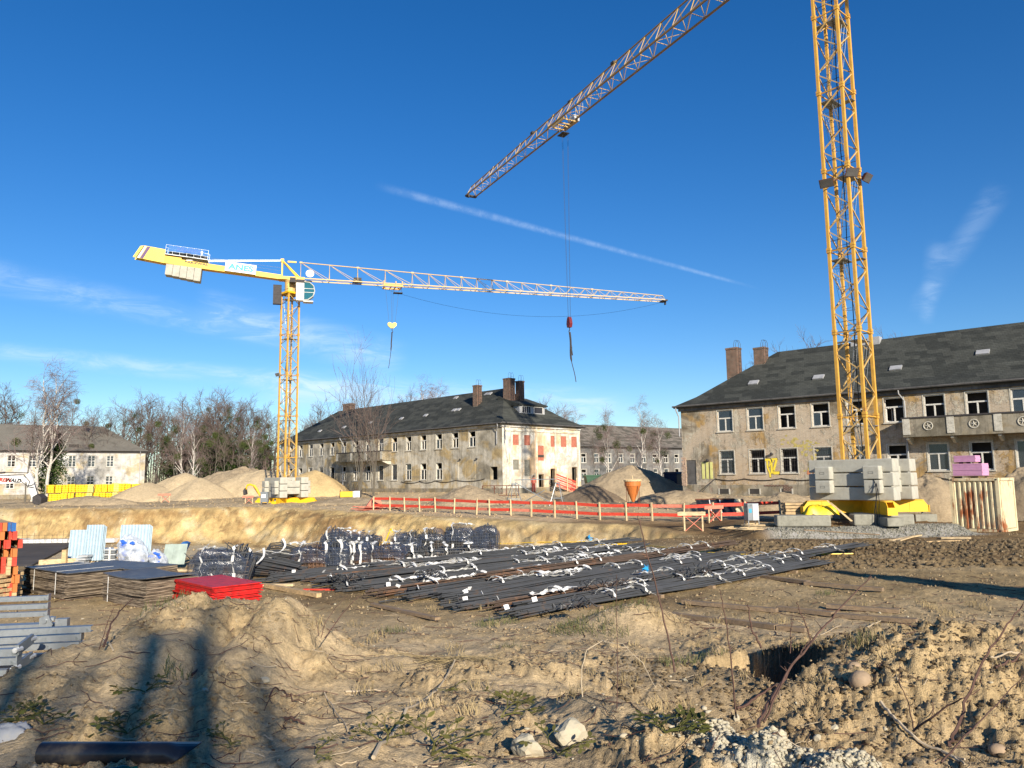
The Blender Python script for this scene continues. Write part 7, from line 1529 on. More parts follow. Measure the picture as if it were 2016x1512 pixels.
# ================================================================ FOREGROUND
def on(u, v, lift=0.0): p = gp(u, v); return Vector((p.x, p.y, gzf(p.x, p.y) + lift))
a, c = on(80, 1512), on(366, 1511); z = max(a.z, c.z) + .02; b = MB(); n = 20; d = (c - a); d.z = 0; L = d.length; ang_ = math.atan2(d.y, d.x)
P = [(L * t, 0, 0) for t in np.linspace(0, 1, 9)]; ro, ri = .064, .055
for rr, flip in ((ro, 0), (ri, 1)):
    o_ = len(b.v)
    for i, t in enumerate(np.linspace(0, 1, 9)):
        for j in range(n): an = 2 * math.pi * j / n; b.v.append((L * t + (.09 * math.cos(an) if i == 8 else 0), rr * math.sin(an) * (1.0 + .04 * math.sin(t * 9)), rr * math.cos(an)))
    for i in range(8):
        for j in range(n): q_ = (o_ + i * n + j, o_ + i * n + (j + 1) % n, o_ + (i + 1) * n + (j + 1) % n, o_ + (i + 1) * n + j); b.f.append(q_ if flip else tuple(reversed(q_)))
for j in range(n): b.f.append((8 * n + j, 8 * n + (j + 1) % n, 9 * n + 8 * n + (j + 1) % n, 9 * n + 8 * n + j))
b.mi = [0] * len(b.f); o = b.build('plastic_pipe', 'black_plastic', None, True, (a.x, a.y, z + .02), ang_); tag(o, 'black plastic pipe with a slanting open end lying at the lower left edge', 'pipe')
def rock(label, u, v, size, seed, mat='concrete', cat='stone', rough=.18, sub=2, rz=0, lift=.3, group='loose stones in the foreground', flat=False, name='stone'):
    q = on(u, v); vs, fs = ICO[sub]; r_ = random.Random(seed); mb = MB(); pl = [Vector((r_.uniform(-1, 1), r_.uniform(-1, 1), r_.uniform(-1, 1))).normalized() for _ in range(7)]
    for p in vs:
        p = Vector(p); k = 1 + r_.uniform(-rough, rough) * .4
        if flat:
            for n_ in pl:
                dd = p.dot(n_)
                if dd > .62: p -= n_ * (dd - .62)
        mb.v.append((p.x * size[0] * k, p.y * size[1] * k, p.z * size[2] * k))
    mb.f = list(fs); mb.mi = [0] * len(fs); o = mb.build(name, mat, None, not flat, (q.x, q.y, q.z + size[2] * lift), rz); tag(o, label, cat, group); return o
M['chalk'] = simple('pale broken plaster', (.43, .385, .28), .9, .2, 6, dirt=(.45, .36, .23), bump=.6, bscale=30); M['field_stone'] = simple('tan field stone', (.33, .24, .155), .85, .25, 6, bump=.5, bscale=30)
M['cloth_white'] = simple('dirty white sacking', (.34, .35, .36), .6, .2, 9, dirt=(.4, .38, .33), bump=.6, bscale=18)
rock('rounded tan field stone on the right soil heap', 1695, 1352, (.125, .10, .10), 1, 'field_stone', rough=.12, sub=2, lift=.1, rz=.7)
rock('smaller stone just above the rounded field stone', 1683, 1328, (.07, .06, .06), 2, 'field_stone', rough=.1)
rock('cut pale concrete lump in the bottom centre, right one of two', 1120, 1470, (.16, .10, .11), 3, 'chalk', 'concrete lump', .2, 3, .6, .5, 'broken concrete lumps', True, 'concrete_lump')
rock('long pale concrete lump in the bottom centre, left one of two', 1040, 1492, (.13, .09, .10), 4, 'chalk', 'concrete lump', .2, 3, -.5, .3, 'broken concrete lumps', True, 'concrete_lump')
rock('white stone beside green leaves in the left foreground', 313, 1372, (.05, .035, .03), 5, 'chalk', flat=True); rock('flat white stone chip left of the centre foreground', 520, 1332, (.075, .05, .028), 6, 'chalk', flat=True)
rock('elongated white stone standing on the rubble ridge', 1450, 1430, (.035, .03, .07), 7, 'chalk', flat=True); rock('white stone on the rubble ridge at the right', 1612, 1478, (.045, .04, .04), 8, 'chalk', flat=True)
rock('grey stone at the lower right corner', 1965, 1486, (.075, .065, .055), 9, 'field_stone', rough=.1); rock('pale stone left of the lower right corner', 1645, 1440, (.05, .04, .04), 10, 'chalk', flat=True); rock('small pale stone left of the rubble ridge top', 1300, 1430, (.035, .03, .025), 11, 'chalk', flat=True); rock('pale stone low on the left bank', 590, 1420, (.02, .02, .015), 12, 'chalk', flat=True)
rock('white stone in the sand behind the red stack front', 1290, 1440, (.03, .03, .02), 13, 'chalk', flat=True)
q = on(28, 1462); tarp('white_sack', 'crumpled dirty white sack at the left end of the black pipe', (q.x - .05, q.y, q.z - .03), (.34, .2, .10), .2, 'cloth_white', 8, 'sack')
q = on(200, 1535); b = MB(); b.lathe([(.04, 0), (.045, .02), (.045, .17), (.02, .22), (.018, .27)], (0, 0, 0), 12); b.v = [(p[0] * .7, p[1] * .7, p[2] * .7) for p in b.v]; o = b.build('green_bottle', glassmat('green bottle glass', (.0, .09, .06), .8), None, True); o.location = (q.x, q.y, q.z + .03); o.rotation_euler = (0, R_(85), .3); tag(o, 'green glass bottle lying below the black pipe', 'bottle')
# crumbs of rubble, soil clods, twig litter, grass: nobody could count these
def scatter(name, mat, n, fn, seed, size, sub=1, sq=.7, kindlabel=None, sink=.2):
    r_ = np.random.RandomState(seed); X, Y = fn(r_, n)
    if name in ('soil_clods', 'fallen_leaves'): keep = fbm(X + 3, Y, .75, 3) + r_.randn(n) * .08 > -.02; X, Y = X[keep], Y[keep]; n = len(X)
    Z = height(X, Y); vs, fs = ICO[sub] if sub else ([(1, 0, -.5), (-.5, .87, -.5), (-.5, -.87, -.5), (0, 0, 1)], [(0, 1, 3), (1, 2, 3), (2, 0, 3), (0, 2, 1)]); vs = np.array(vs); fs = np.array(fs); nv = len(vs); S = size[0] + (size[1] - size[0]) * r_.rand(n) ** 3
    V = vs[None] * (1 + (r_.rand(n, nv, 1) - .5) * 1.05) * S[:, None, None] * np.stack([.7 + .6 * r_.rand(n), .7 + .6 * r_.rand(n), np.full(n, sq)], -1)[:, None, :]
    a = r_.rand(n) * 6.28; ca, sa = np.cos(a)[:, None], np.sin(a)[:, None]; V = np.stack([V[..., 0] * ca - V[..., 1] * sa, V[..., 0] * sa + V[..., 1] * ca, V[..., 2]], -1); V += np.stack([X, Y, Z + S * sink], -1)[:, None, :]
    F = fs[None] + (np.arange(n) * nv)[:, None, None]; me = bpy.data.meshes.new(name); me.vertices.add(n * nv); me.vertices.foreach_set('co', V.astype(np.float32).ravel()); nf = n * len(fs); me.loops.add(nf * 3); me.loops.foreach_set('vertex_index', F.astype(np.int32).ravel()); me.polygons.add(nf); me.polygons.foreach_set('loop_start', (np.arange(nf) * 3).astype(np.int32)); me.update(calc_edges=True); me.materials.append(M[mat]); o = bpy.data.objects.new(name, me); COL.objects.link(o); tag(o, kind='stuff'); return o
def fan_(y0, y1, umin=-.75, umax=.75, p=1.0):
    def f(r_, n): y = y0 + (y1 - y0) * r_.rand(n) ** p; x = y * (umin + (umax - umin) * r_.rand(n)); return x, y
    return f
M['clod'] = soilmat('dry clods', (.48, .36, .21), .3); M['clod_dark'] = soilmat('moist clods', (.21, .155, .09), .3)
scatter('soil_clods', 'clod', 22000, fan_(3.4, 14, p=1.1), 1, (.004, .024)); scatter('fine_soil_crumbs', 'clod', 16000, fan_(12, 40, p=.8), 2, (.01, .05), 0)
def heapxy(r_, n): a = r_.rand(n) * 6.28; q = np.sqrt(r_.rand(n)); return 4.3 + 2.1 * q * np.cos(a), 8.0 + 2.2 * q * np.sin(a)
scatter('heap_clods', 'clod', 4500, heapxy, 3, (.003, .018)); scatter('moist_clods', 'clod_dark', 3500, lambda r_, n: (1.0 + 3.6 * r_.rand(n), 5.0 + 4.6 * r_.rand(n)), 4, (.008, .035))
def ridgexy(r_, n):
    t = .22 + .78 * r_.rand(n); s = r_.randn(n) * .13 - .05; return .9 + t * 1.2 + s * .88, 5.6 - t * 2.25 + s * .47
scatter('rubble_crumbs', 'chalk', 9000, ridgexy, 5, (.003, .020), 1, .75); scatter('rut_clods', 'clod_dark', 7000, lambda r_, n: (7 + 17 * r_.rand(n), 21 + 10 * r_.rand(n)), 6, (.02, .10)); scatter('gravel_strip', 'concrete_old', 9000, lambda r_, n: (12 + 9.5 * r_.rand(n), 36.8 + .4 * r_.randn(n)), 7, (.02, .06), 0)
scatter('yard_clods', 'clod', 8000, lambda r_, n: (-50 + 75 * r_.rand(n), 50 + 50 * r_.rand(n)), 9, (.02, .11), 1, .6); scatter('pale_pebbles', 'chalk', 900, fan_(4, 32), 8, (.006, .03))
def twigs(name, mat, n, fn, seed, L, r, lift=.02, curl=.5):
    rs = np.random.RandomState(seed); X, Y = fn(rs, n); r_ = random.Random(seed); mb = MB()
    for x, y in zip(X, Y):
        l = L[0] + (L[1] - L[0]) * r_.random() ** 2; a = r_.uniform(0, 6.28); P = []; px, py = x, y
        for k in range(5): P.append((px, py)); a += r_.uniform(-curl, curl); px += math.cos(a) * l / 4; py += math.sin(a) * l / 4
        Z = height(np.array([p[0] for p in P]), np.array([p[1] for p in P])); zz = np.maximum(Z, Z.mean() - .01) + lift * r_.random(); mb.tube([(p[0], p[1], float(z)) for p, z in zip(P, zz)], r * r_.uniform(.5, 1.3), 3, False)
    o = mb.build(name, mat); tag(o, kind='stuff')
M['dead_leaf'] = simple('dead leaves', (.17, .10, .05), .9, .4, 9, bump=0); scatter('fallen_leaves', 'dead_leaf', 3800, fan_(3.5, 13), 21, (.008, .026), 0, .18, sink=.12); twigs('dark_twig_litter', 'branch_dry', 1500, fan_(3.6, 13), 1, (.05, .5), .0035); twigs('pale_straw_litter', 'stick', 900, fan_(3.6, 15), 2, (.04, .3), .003); twigs('far_twig_litter', 'branch_dry', 500, fan_(12, 20), 3, (.1, .7), .006)
twigs('brush_heap_litter', 'drygrass', 150, lambda r_, n: (-1.1 + .7 * r_.rand(n), 8.8 + .4 * r_.rand(n)), 4, (.2, .7), .0025, .06, .15)
def tufts(name, mat, spots, seed, hgt=.10, nb=60, rad=.12, w=.006):
    r_ = random.Random(seed); mb = MB()
    for (x, y, s) in spots:
        for i in range(int(nb * s)):
            a = r_.uniform(0, 6.28); q = rad * s * r_.random() ** .5; bx_, by = x + q * math.cos(a), y + q * math.sin(a); z = gz(bx_, by) + .02; l = hgt * r_.uniform(.5, 1.3); dx, dy = r_.uniform(-.6, .6) * l, r_.uniform(-.6, .6) * l; t = r_.uniform(0, 3.14); wx, wy = w * math.cos(t), w * math.sin(t)
            mb.add([(bx_ - wx, by - wy, z), (bx_ + wx, by + wy, z), (bx_ + dx * .5 + wx * .7, by + dy * .5 + wy * .7, z + l * .7), (bx_ + dx * .5 - wx * .7, by + dy * .5 - wy * .7, z + l * .7), (bx_ + dx, by + dy, z + l * .95)], [(0, 1, 2, 3), (3, 2, 4)])
    o = mb.build(name, mat); tag(o, kind='stuff')
sp = [(p.x, p.y, s) for p, s in ((gp(1140, 1235), 2.2), (gp(1165, 1222), 2.2), (gp(1120, 1245), 1.6), (gp(1200, 1250), 1.5), (gp(770, 1248), 1.2), (gp(985, 1228), 1.6), (gp(1000, 1283), .9), (gp(960, 1235), 1.2), (gp(330, 1190), 1.8), (gp(370, 1205), 1.6), (gp(1240, 1190), 1.6), (gp(1625, 1172), .9), (gp(1560, 1330), .8), (gp(1400, 1300), 1.3), (gp(1330, 1310), 1.2), (gp(1700, 1270), .7), (gp(350, 1335), .6))]
tufts('rough_grass', 'grass', sp, 3, .10, 70, .22, .004); rg = random.Random(9)
tufts('dry_grass', 'drygrass', [(p.x, p.y, rg.uniform(.4, 1.0)) for p in (gp(rg.uniform(600, 2000), rg.uniform(1190, 1420)) for _ in range(70))], 4, .12, 40, .2, .004)
# leafy weeds and mistletoe sprigs
def sprig(label, u, v, s, seed, mat='sprig', group='green sprigs on the soil', n=26, cat='sprig', name='mistletoe_sprig', leaf=.045, stem='sprig'):
    q = on(u, v); t = thing(name, label, cat, tuple(q), 0, group); r_ = random.Random(seed); sm, lm = MB(), MB()
    def rec(p, d, l, lev):
        e = p + d * l; e.z = max(e.z, .0); sm.tube([p, (p + e) / 2 + Vector((0, 0, l * .08)), e], [.0032 * s * (1.2 - lev * .2)] * 3, 4, False)
        if lev >= 3 or r_.random() < .15:
            for k in (-1, 1):
                a = r_.uniform(.3, .9) * k; ld = Vector((d.x * math.cos(a) - d.y * math.sin(a), d.x * math.sin(a) + d.y * math.cos(a), r_.uniform(-.3, .5))).normalized(); L_ = leaf * s * r_.uniform(.6, 1.2); side = ld.cross(Vector((r_.uniform(-.4, .4), r_.uniform(-.4, .4), 1))).normalized() * L_ * .22; m1, m2 = e + ld * L_ * .35, e + ld * L_ * .7
                lm.add([e, m1 + side, m2 + side * .9, e + ld * L_, m2 - side * .9, m1 - side], [(0, 1, 2, 3), (0, 3, 4, 5)])
            return
        for k in (-1, 1):
            a = k * r_.uniform(.35, .8); nd = Vector((d.x * math.cos(a) - d.y * math.sin(a), d.x * math.sin(a) + d.y * math.cos(a), d.z * .6 + r_.uniform(-.25, .35))).normalized(); rec(e, nd, l * r_.uniform(.7, .95), lev + 1)
    for i in range(max(2, n // 8)): a = r_.uniform(0, 6.28); rec(Vector((0, 0, .01)), Vector((math.cos(a), math.sin(a), r_.uniform(.1, .8))).normalized(), .062 * s, 0)
    sm.build('stem', stem, t); lm.build('leaves', mat, t)
for i, a in enumerate((('bushy mistletoe sprig beside the left concrete lump', 985, 1420, 1.6, 1), ('mistletoe sprig hanging over the right concrete lump', 1100, 1500, 1.3, 2), ('mistletoe sprig left of the bottom centre', 850, 1490, 1.7, 3), ('mistletoe twig in the bottom left centre', 760, 1478, 1.2, 4), ('thin sprig above the two concrete lumps', 1010, 1385, 1.2, 5), ('sprig lying on the ground right of the pale stick', 885, 1370, 1.0, 6), ('yellowish sprig at the pipe end, left foreground', 455, 1475, 1.0, 7), ('sprig between pipe and centre', 620, 1500, .9, 8), ('sprig at the lower centre edge', 930, 1500, 1.3, 9))): sprig(*a)
for i, a in enumerate((('clump of yellow-green leaves above the black pipe', 250, 1462, 1.25, 11), ('yellow-green leaves above the white sack', 85, 1435, 1.2, 12), ('leaf clump at the left edge above the sack', 30, 1425, 1.1, 13), ('small green weed in the left foreground bank', 285, 1362, 1.2, 14), ('green weed at the lower right of the centre', 1325, 1478, 1.1, 15), ('green weed left of the small pale stone', 1312, 1492, 1.3, 16))): sprig(*a, mat='leaf', group='leafy weeds in the foreground', cat='weed', name='leafy_weed', leaf=.055, stem='leaf', n=34)
# bramble stems and sticks
def stem_line(label, pts, r, mat, name='bramble_stem', cat='bramble stem', thorns=True, group='bare bramble stems', seed=0, shoots=3):
    """pts: photo pixels with a distance; the stem stands in space at those distances"""
    P = [atY(u, v, y) for (u, v, y) in pts]; t = thing(name, label, cat, tuple(P[0]), 0, group); r_ = random.Random(seed + len(label)); Q = []
    for i in range(len(P) - 1):
        for k in range(5): f = k / 5; q = P[i].lerp(P[i + 1], f); Q.append(q + Vector((r_.uniform(-1, 1), r_.uniform(-1, 1), r_.uniform(-1, 1))) * r * .8)
    Q.append(P[-1]); n = len(Q); b = MB(); b.tube([q - P[0] for q in Q], [r * (1.15 - .75 * i / (n - 1)) for i in range(n)], 5); b.build('stem', mat, t)
    if shoots:
        b = MB()
        for k in range(shoots * 3): i = r_.randrange(1, n - 1); q = Q[i] - P[0]; dr = Vector((r_.uniform(-1, 1), r_.uniform(-.6, .6), r_.uniform(-.1, 1))).normalized(); l = r * (6 if thorns else 14) * r_.uniform(.5, 1.6); b.bar(q, q + dr * l, r * .35, 3, r * .1)
        b.build('side_shoots', mat, t)
br = 'branch_dry'
for a in (('tall thin stem rising over the steel bars, thickest near the bottom', [(1330, 1325, 7.2), (1315, 1250, 7.3), (1285, 1130, 7.4), (1262, 1040, 7.5), (1256, 1015, 7.5)], .009, br), ('straight thin stem right of the tall one', [(1450, 1412, 5.6), (1440, 1300, 5.6), (1425, 1200, 5.6), (1417, 1160, 5.6)], .006, br),
          ('thin straight stem above the grassy hummock', [(1215, 1395, 5.4), (1216, 1290, 5.4), (1213, 1180, 5.4), (1214, 1130, 5.4)], .003, br), ('short crooked stem beside the dark hole', [(1500, 1275, 6.4), (1480, 1240, 6.4), (1475, 1200, 6.4), (1472, 1190, 6.4)], .008, br),
          ('long reddish branch slanting from the dark hole to upper right', [(1490, 1432, 5.0), (1515, 1380, 5.4), (1560, 1310, 5.8), (1610, 1250, 6.2), (1655, 1195, 6.4), (1716, 1135, 6.6)], .011, br), ('second branch leaning beside the long reddish one', [(1505, 1420, 5.2), (1545, 1330, 5.5), (1580, 1280, 5.7), (1598, 1255, 5.7)], .007, br),
          ('thin stem with buds above the dark hole', [(1597, 1262, 6.6), (1585, 1225, 6.6), (1572, 1195, 6.6), (1569, 1185, 6.6)], .006, br), ('very thin upright stem left of the right heap', [(1556, 1285, 6.6), (1557, 1245, 6.6), (1560, 1210, 6.6)], .005, br),
          ('thorny cane rising at the right frame edge', [(1868, 1468, 4.3), (1880, 1440, 4.3), (1905, 1370, 4.4), (1935, 1300, 4.5), (1975, 1240, 4.6), (2014, 1190, 4.7)], .009, br), ('cane spreading left from the foot of the thorny cane', [(1795, 1440, 4.6), (1850, 1400, 4.5), (1895, 1375, 4.4), (1930, 1357, 4.4)], .006, br),
          ('fan of thin canes right of the field stone', [(1800, 1440, 4.8), (1790, 1390, 4.8), (1770, 1340, 4.8), (1772, 1300, 4.8)], .004, br), ('curved cane crossing the lower right corner', [(1855, 1500, 4.0), (1900, 1450, 4.1), (1960, 1390, 4.2), (2016, 1330, 4.3)], .005, br),
          ('thin cane in the centre left with fine side twigs', [(640, 1255, 8.3), (665, 1220, 8.4), (690, 1190, 8.5), (708, 1172, 8.6)], .006, br), ('very thin cane beside the centre left one', [(632, 1255, 8.2), (640, 1225, 8.2), (662, 1195, 8.3), (685, 1170, 8.4)], .004, br), ('short upright twig left of the centre canes', [(628, 1252, 8.2), (624, 1230, 8.2), (622, 1216, 8.2)], .004, br),
          ('thorny arching cane in front of the grassy hummock', [(1147, 1372, 5.6), (1144, 1320, 5.6), (1155, 1280, 5.6), (1185, 1262, 5.6), (1225, 1268, 5.5), (1265, 1305, 5.4), (1292, 1355, 5.3)], .0045, 'stick'), ('long bare root-like branch on the left bank', [(205, 1272, 7.2), (218, 1230, 7.5), (240, 1200, 7.8), (262, 1178, 8.0)], .010, br), ('forked dry twig on the left beams', [(175, 1325, 7.6), (145, 1320, 7.7), (112, 1312, 7.8), (100, 1298, 7.9)], .010, br),
          ('thin leaning stem at the far left bank', [(178, 1330, 7.2), (195, 1280, 7.4), (210, 1230, 7.6), (225, 1195, 7.8)], .005, br)): stem_line(*a)
def stick(label, pts, r, mat='stick', group='dry sticks lying on the soil', lift=.012):
    Q = []; W = [gp(u, v) for u, v in pts]
    for i in range(len(W) - 1):
        for k in range(6): q = W[i].lerp(W[i + 1], k / 6); Q.append(q)
    Q.append(W[-1]); zs = [gzf(q.x, q.y) for q in Q]; zm = np.convolve(np.pad(zs, 2, 'edge'), np.ones(5) / 5, 'valid'); n = len(Q); b = MB(); b.tube([(q.x, q.y, max(a_, b_) + r + lift) for q, a_, b_ in zip(Q, zs, zm)], [r * (1.2 - .6 * i / n) for i in range(n)], 6); tag(b.build('dry_stick', mat), label, 'stick', group)
for a in (('long pale stick slanting through the centre foreground', [(735, 1510), (800, 1420), (860, 1370), (910, 1310)], .012), ('pale stick lying flat left of the centre', [(680, 1363), (715, 1360), (750, 1361)], .010), ('curved bleached root on the right', [(1735, 1395), (1765, 1430), (1800, 1460), (1855, 1478), (1900, 1500)], .014), ('second bleached root below the curved one', [(1855, 1478), (1880, 1492), (1900, 1510)], .012), ('grey stick at the foot of the rubble ridge', [(1452, 1415), (1480, 1395), (1520, 1372), (1545, 1365)], .012, br), ('pale stick pointing from the right edge', [(1935, 1293), (1970, 1294), (2012, 1292)], .010), ('dark stick at the right edge under the shadow', [(1960, 1325), (1990, 1318), (2014, 1312)], .012, br), ('dark bent stick on the left bank', [(205, 1272), (212, 1285), (222, 1300)], .012), ('small pale stick in the left foreground', [(615, 1362), (650, 1395), (685, 1440)], .006), ('short dark stick in the upper left bank', [(378, 1330), (388, 1315)], .012, br), ('thin dark root bottom centre', [(600, 1485), (630, 1490), (665, 1488)], .006, br), ('dark stick near the bottom left centre', [(560, 1425), (600, 1432)], .010, br), ('dark curved root in the left bank', [(530, 1395), (560, 1370), (575, 1400), (600, 1395)], .007, br), ('thin stick near the right heap top', [(1600, 1262), (1640, 1242), (1655, 1236)], .007), ('pale lath on the right heap top', [(1708, 1240), (1740, 1222)], .012)): stick(*a)
# ================================================================ TREES
def leafquads(mb, c, r, n, s, r_, sq=(1, 1, 1)):
    for _ in range(n):
        d = Vector((r_.gauss(0, 1), r_.gauss(0, 1), r_.gauss(0, 1))).normalized() * r * r_.random() ** .45; p = Vector(c) + Vector((d.x * sq[0], d.y * sq[1], d.z * sq[2])); a = Vector((r_.uniform(-1, 1), r_.uniform(-1, 1), r_.uniform(-1, 1))).normalized(); b = a.orthogonal().normalized(); k = s * r_.uniform(.6, 1.3); mb.add([p - a * k, p + b * k * .5, p + a * k, p - b * k * .5], [(0, 1, 2, 3)])
def grow(seed, h, style):
    r_ = random.Random(seed); tr, cr, mt = MB(), MB(), MB(); tips = []; birch = style == 'birch'
    st = dict(oak=dict(first=.22, n1=11, ang=(.5, 1.05), l1=.40, k=(4, 5, 5), up=.22, r0=.020), birch=dict(first=.22, n1=15, ang=(.35, .75), l1=.30, k=(4, 5, 5), up=.10, r0=.012), thin=dict(first=.45, n1=9, ang=(.35, .7), l1=.22, k=(3, 4, 3), up=.15, r0=.009), bush=dict(first=.05, n1=7, ang=(.08, .34), l1=.78, k=(3, 4, 3), up=.35, r0=.013))[style]
    P = []; x = y = 0; n = 12; lx, ly = r_.uniform(-.05, .05), r_.uniform(-.05, .05)
    for i in range(n + 1): t = i / n; P.append(Vector((x + lx * h * t, y + ly * h * t, h * t * .97))); x += r_.uniform(-.012, .012) * h; y += r_.uniform(-.012, .012) * h
    R0 = h * st['r0']; 
    if style != 'bush': tr.tube(P, [R0 * (1.25 if i == 0 else 1 - .93 * i / n) for i in range(n + 1)], 7)
    def br(p, d, l, r, lev):
        segs = 4 if lev < 3 else 2; Q = [p]; dd = d.copy()
        for i in range(segs):
            dd = (dd + Vector((r_.uniform(-.2, .2), r_.uniform(-.2, .2), r_.uniform(-.12, .2) + (st['up'] if lev < 2 else (-.28 if birch and lev >= 3 else .05))))).normalized(); Q.append(Q[-1] + dd * l / segs)
        mb = tr if lev == 1 else cr; mb.tube(Q, [max(r * (1 - .75 * i / segs), .012 if style == 'bush' else .007) for i in range(segs + 1)], 5 if lev == 1 else (4 if lev == 2 else 3), False)
        if lev > 3: tips.append(Q[-1]); return
        for k in range(st['k'][lev - 1] + (1 if lev < 3 and r_.random() < .5 else 0)):
            t = .25 + .75 * (k + r_.random()) / st['k'][lev - 1]; i = min(segs - 1, int(t * segs)); q = Q[i].lerp(Q[i + 1], min(1, t * segs - i)); base = (Q[i + 1] - Q[i]).normalized(); ax = base.orthogonal().normalized(); ax.rotate(Matrix.Rotation(r_.uniform(0, 6.28), 3, base)); nd = base.copy(); nd.rotate(Matrix.Rotation(r_.uniform(.4, .95), 3, ax)); br(q, nd, l * r_.uniform(.45, .68) * (1.15 if birch and lev == 3 else 1), r * .50, lev + 1)
    for k in range(st['n1']):
        t = st['first'] + (1 - st['first']) * (k + r_.random() * .8) / st['n1']; t = min(t, .98); i = min(n - 1, int(t * n)); p = P[i].lerp(P[i + 1], t * n - i)
        if style == 'bush': p = Vector((r_.uniform(-.15, .15), r_.uniform(-.15, .15), .1)); t = r_.uniform(0, .3)
        a = r_.uniform(0, 6.28); an = r_.uniform(*st['ang']) * (1.1 - .5 * t); d = Vector((math.cos(a) * math.sin(an), math.sin(a) * math.sin(an), math.cos(an))); br(p, d, h * st['l1'] * (1.15 - .6 * t) * r_.uniform(.75, 1.15), R0 * (.5 - .3 * t) + .01, 1)
    return tr, cr, tips, r_
protos = {}
def proto(key, seed, h, style, mist=0, tw=None):
    tr, cr, tips, r_ = grow(seed, h, style); bark = 'birch' if style == 'birch' else 'bark'; mm = None
    if mist:
        mm = []
        for k in range(mist): p = r_.choice(tips); m_ = MB(); leafquads(m_, (0, 0, 0), r_.uniform(.5, 1.05), 520, .085, r_); mm.append((m_.mesh('mistletoe_clump', 'mistletoe'), p * .86 if style != 'birch' else p * .95))
    zs_ = sorted(v[2] for v in cr.v); protos[key] = (tr.mesh('trunk', bark), cr.mesh('crown', tw or ('twig_birch' if style == 'birch' else 'twig')), mm, zs_[int(len(zs_) * (.93 if style == 'bush' else .997))])
proto('oak', 1, 12, 'oak', 5); proto('oak_b', 2, 12, 'oak', 0); proto('oak_c', 3, 12, 'oak', 8); proto('birch', 4, 16, 'birch', 1); proto('birch_b', 5, 14, 'birch', 6); proto('thin', 6, 12, 'thin', 0); proto('thin_b', 7, 12, 'thin', 1); proto('bush', 8, 12, 'bush', 0)
_r = random.Random(44); _b = MB()
for k in range(16): z = 3.2 + k * .36; leafquads(_b, (_r.uniform(-.6, .6), _r.uniform(-.6, .6), z), _r.uniform(.7, 1.5), 320, .13, _r)
ivy_me = _b.mesh('ivy', 'ivy')
def tree(key, label, u, v0, vtop, y, seed=0, group='bare winter trees', cat='tree', wide=1.0, name=None):
    p = atY(u, v0, y); zg = gz(p.x, p.y) - .1; H = atY(u, vtop, y).z - zg; tr, cr, mm, h = protos[key]; s = H / h; nm = name or {'b': 'birch_tree'}.get(key[0] if key.startswith('birch') else 'x', 'bare_tree')
    t = thing(nm, label, cat, (p.x, p.y, zg), random.Random(seed + int(u)).uniform(0, 6.28), group); t.scale = (s * wide, s * wide, s); link('trunk', tr, t); link('crown', cr, t)
    if key == 'oak_c' or (key == 'oak' and 200 < u < 560 and int(u) % 3 != 1): link('ivy', ivy_me, t)
    for me, c in (mm or ()): o = link('mistletoe_clump', me, t, tuple(c)); k = min(1.0, .9 / s); o.scale = (k / wide, k / wide, k)
    return t
# the two white birches before the left block
tree('birch', 'left one of two tall white birches in front of the pale left block', 64, 975, 714, 104, 1, 'white birches before the left block', wide=1.25); tree('birch', 'right one of two tall white birches in front of the pale left block', 92, 975, 712, 106, 5, 'white birches before the left block', wide=1.35)
tree('thin', 'thin leaning bare tree beside the two white birches', 50, 975, 775, 103, 2, 'white birches before the left block')
# ivy covered evergreen column
q = atY(100, 975, 108); t = thing('evergreen_bush', 'dark evergreen column of leaves between birches and yellow pallets', 'evergreen', (q.x, q.y, gz(q.x, q.y))); r_ = random.Random(3); b = MB(); H = 10.2
for k in range(60): z = .4 + (H - .8) * (k / 60) ** .9; rr = 1.65 * (1 - (k / 60) ** 2.2) + .35; leafquads(b, (r_.uniform(-.6, .6) * rr, r_.uniform(-.6, .6) * rr, z), rr * r_.uniform(.5, .85), 130, .13, r_)
b.build('foliage', 'ivy', t); b = MB(); b.tube([(0, 0, 0), (.1, 0, 4), (0, .1, 8.5)], [.16, .11, .04], 6); b.build('trunk', 'bark', t)
# trees with many stems before the centre block
tree('bush', 'many-stemmed leafless tree with spreading crown before the centre block, left stem group', 710, 972, 736, 86, 1, 'leafless trees before the centre block', wide=.7); tree('bush', 'second many-stemmed leafless tree before the centre block, right stem group', 735, 975, 748, 85, 3, 'leafless trees before the centre block', wide=.6)
# woodland behind, left to centre
rnd = random.Random(77); ks = ['oak', 'oak_b', 'oak_c', 'thin_b', 'oak', 'thin', 'birch_b', 'oak_b']
fl = [(8, 752, 150, 'oak'), (-30, 760, 145, 'oak_b'), (150, 762, 150, 'thin_b'), (175, 800, 135, 'oak_c'), (205, 803, 138, 'oak_c'), (245, 790, 160, 'oak_b'), (262, 775, 150, 'oak'), (285, 770, 158, 'oak_b'), (310, 778, 150, 'thin'), (330, 790, 145, 'oak'), (352, 800, 140, 'birch_b'), (372, 775, 152, 'oak_b'), (398, 766, 150, 'oak_c'), (420, 768, 160, 'oak_b'), (437, 762, 148, 'oak'), (452, 790, 142, 'oak_c'), (470, 775, 152, 'oak_b'), (495, 790, 150, 'oak'), (515, 806, 155, 'oak_c'), (535, 800, 160, 'oak_b'), (300, 812, 138, 'thin_b'), (385, 830, 132, 'birch_b'), (475, 840, 134, 'thin'), (490, 835, 133, 'birch_b'), (415, 838, 136, 'thin_b'), (230, 830, 142, 'thin'), (345, 840, 137, 'thin'), (520, 842, 140, 'thin_b'), (445, 850, 131, 'thin'), (275, 845, 139, 'thin'), (360, 828, 160, 'oak'), (405, 815, 165, 'oak_c')]
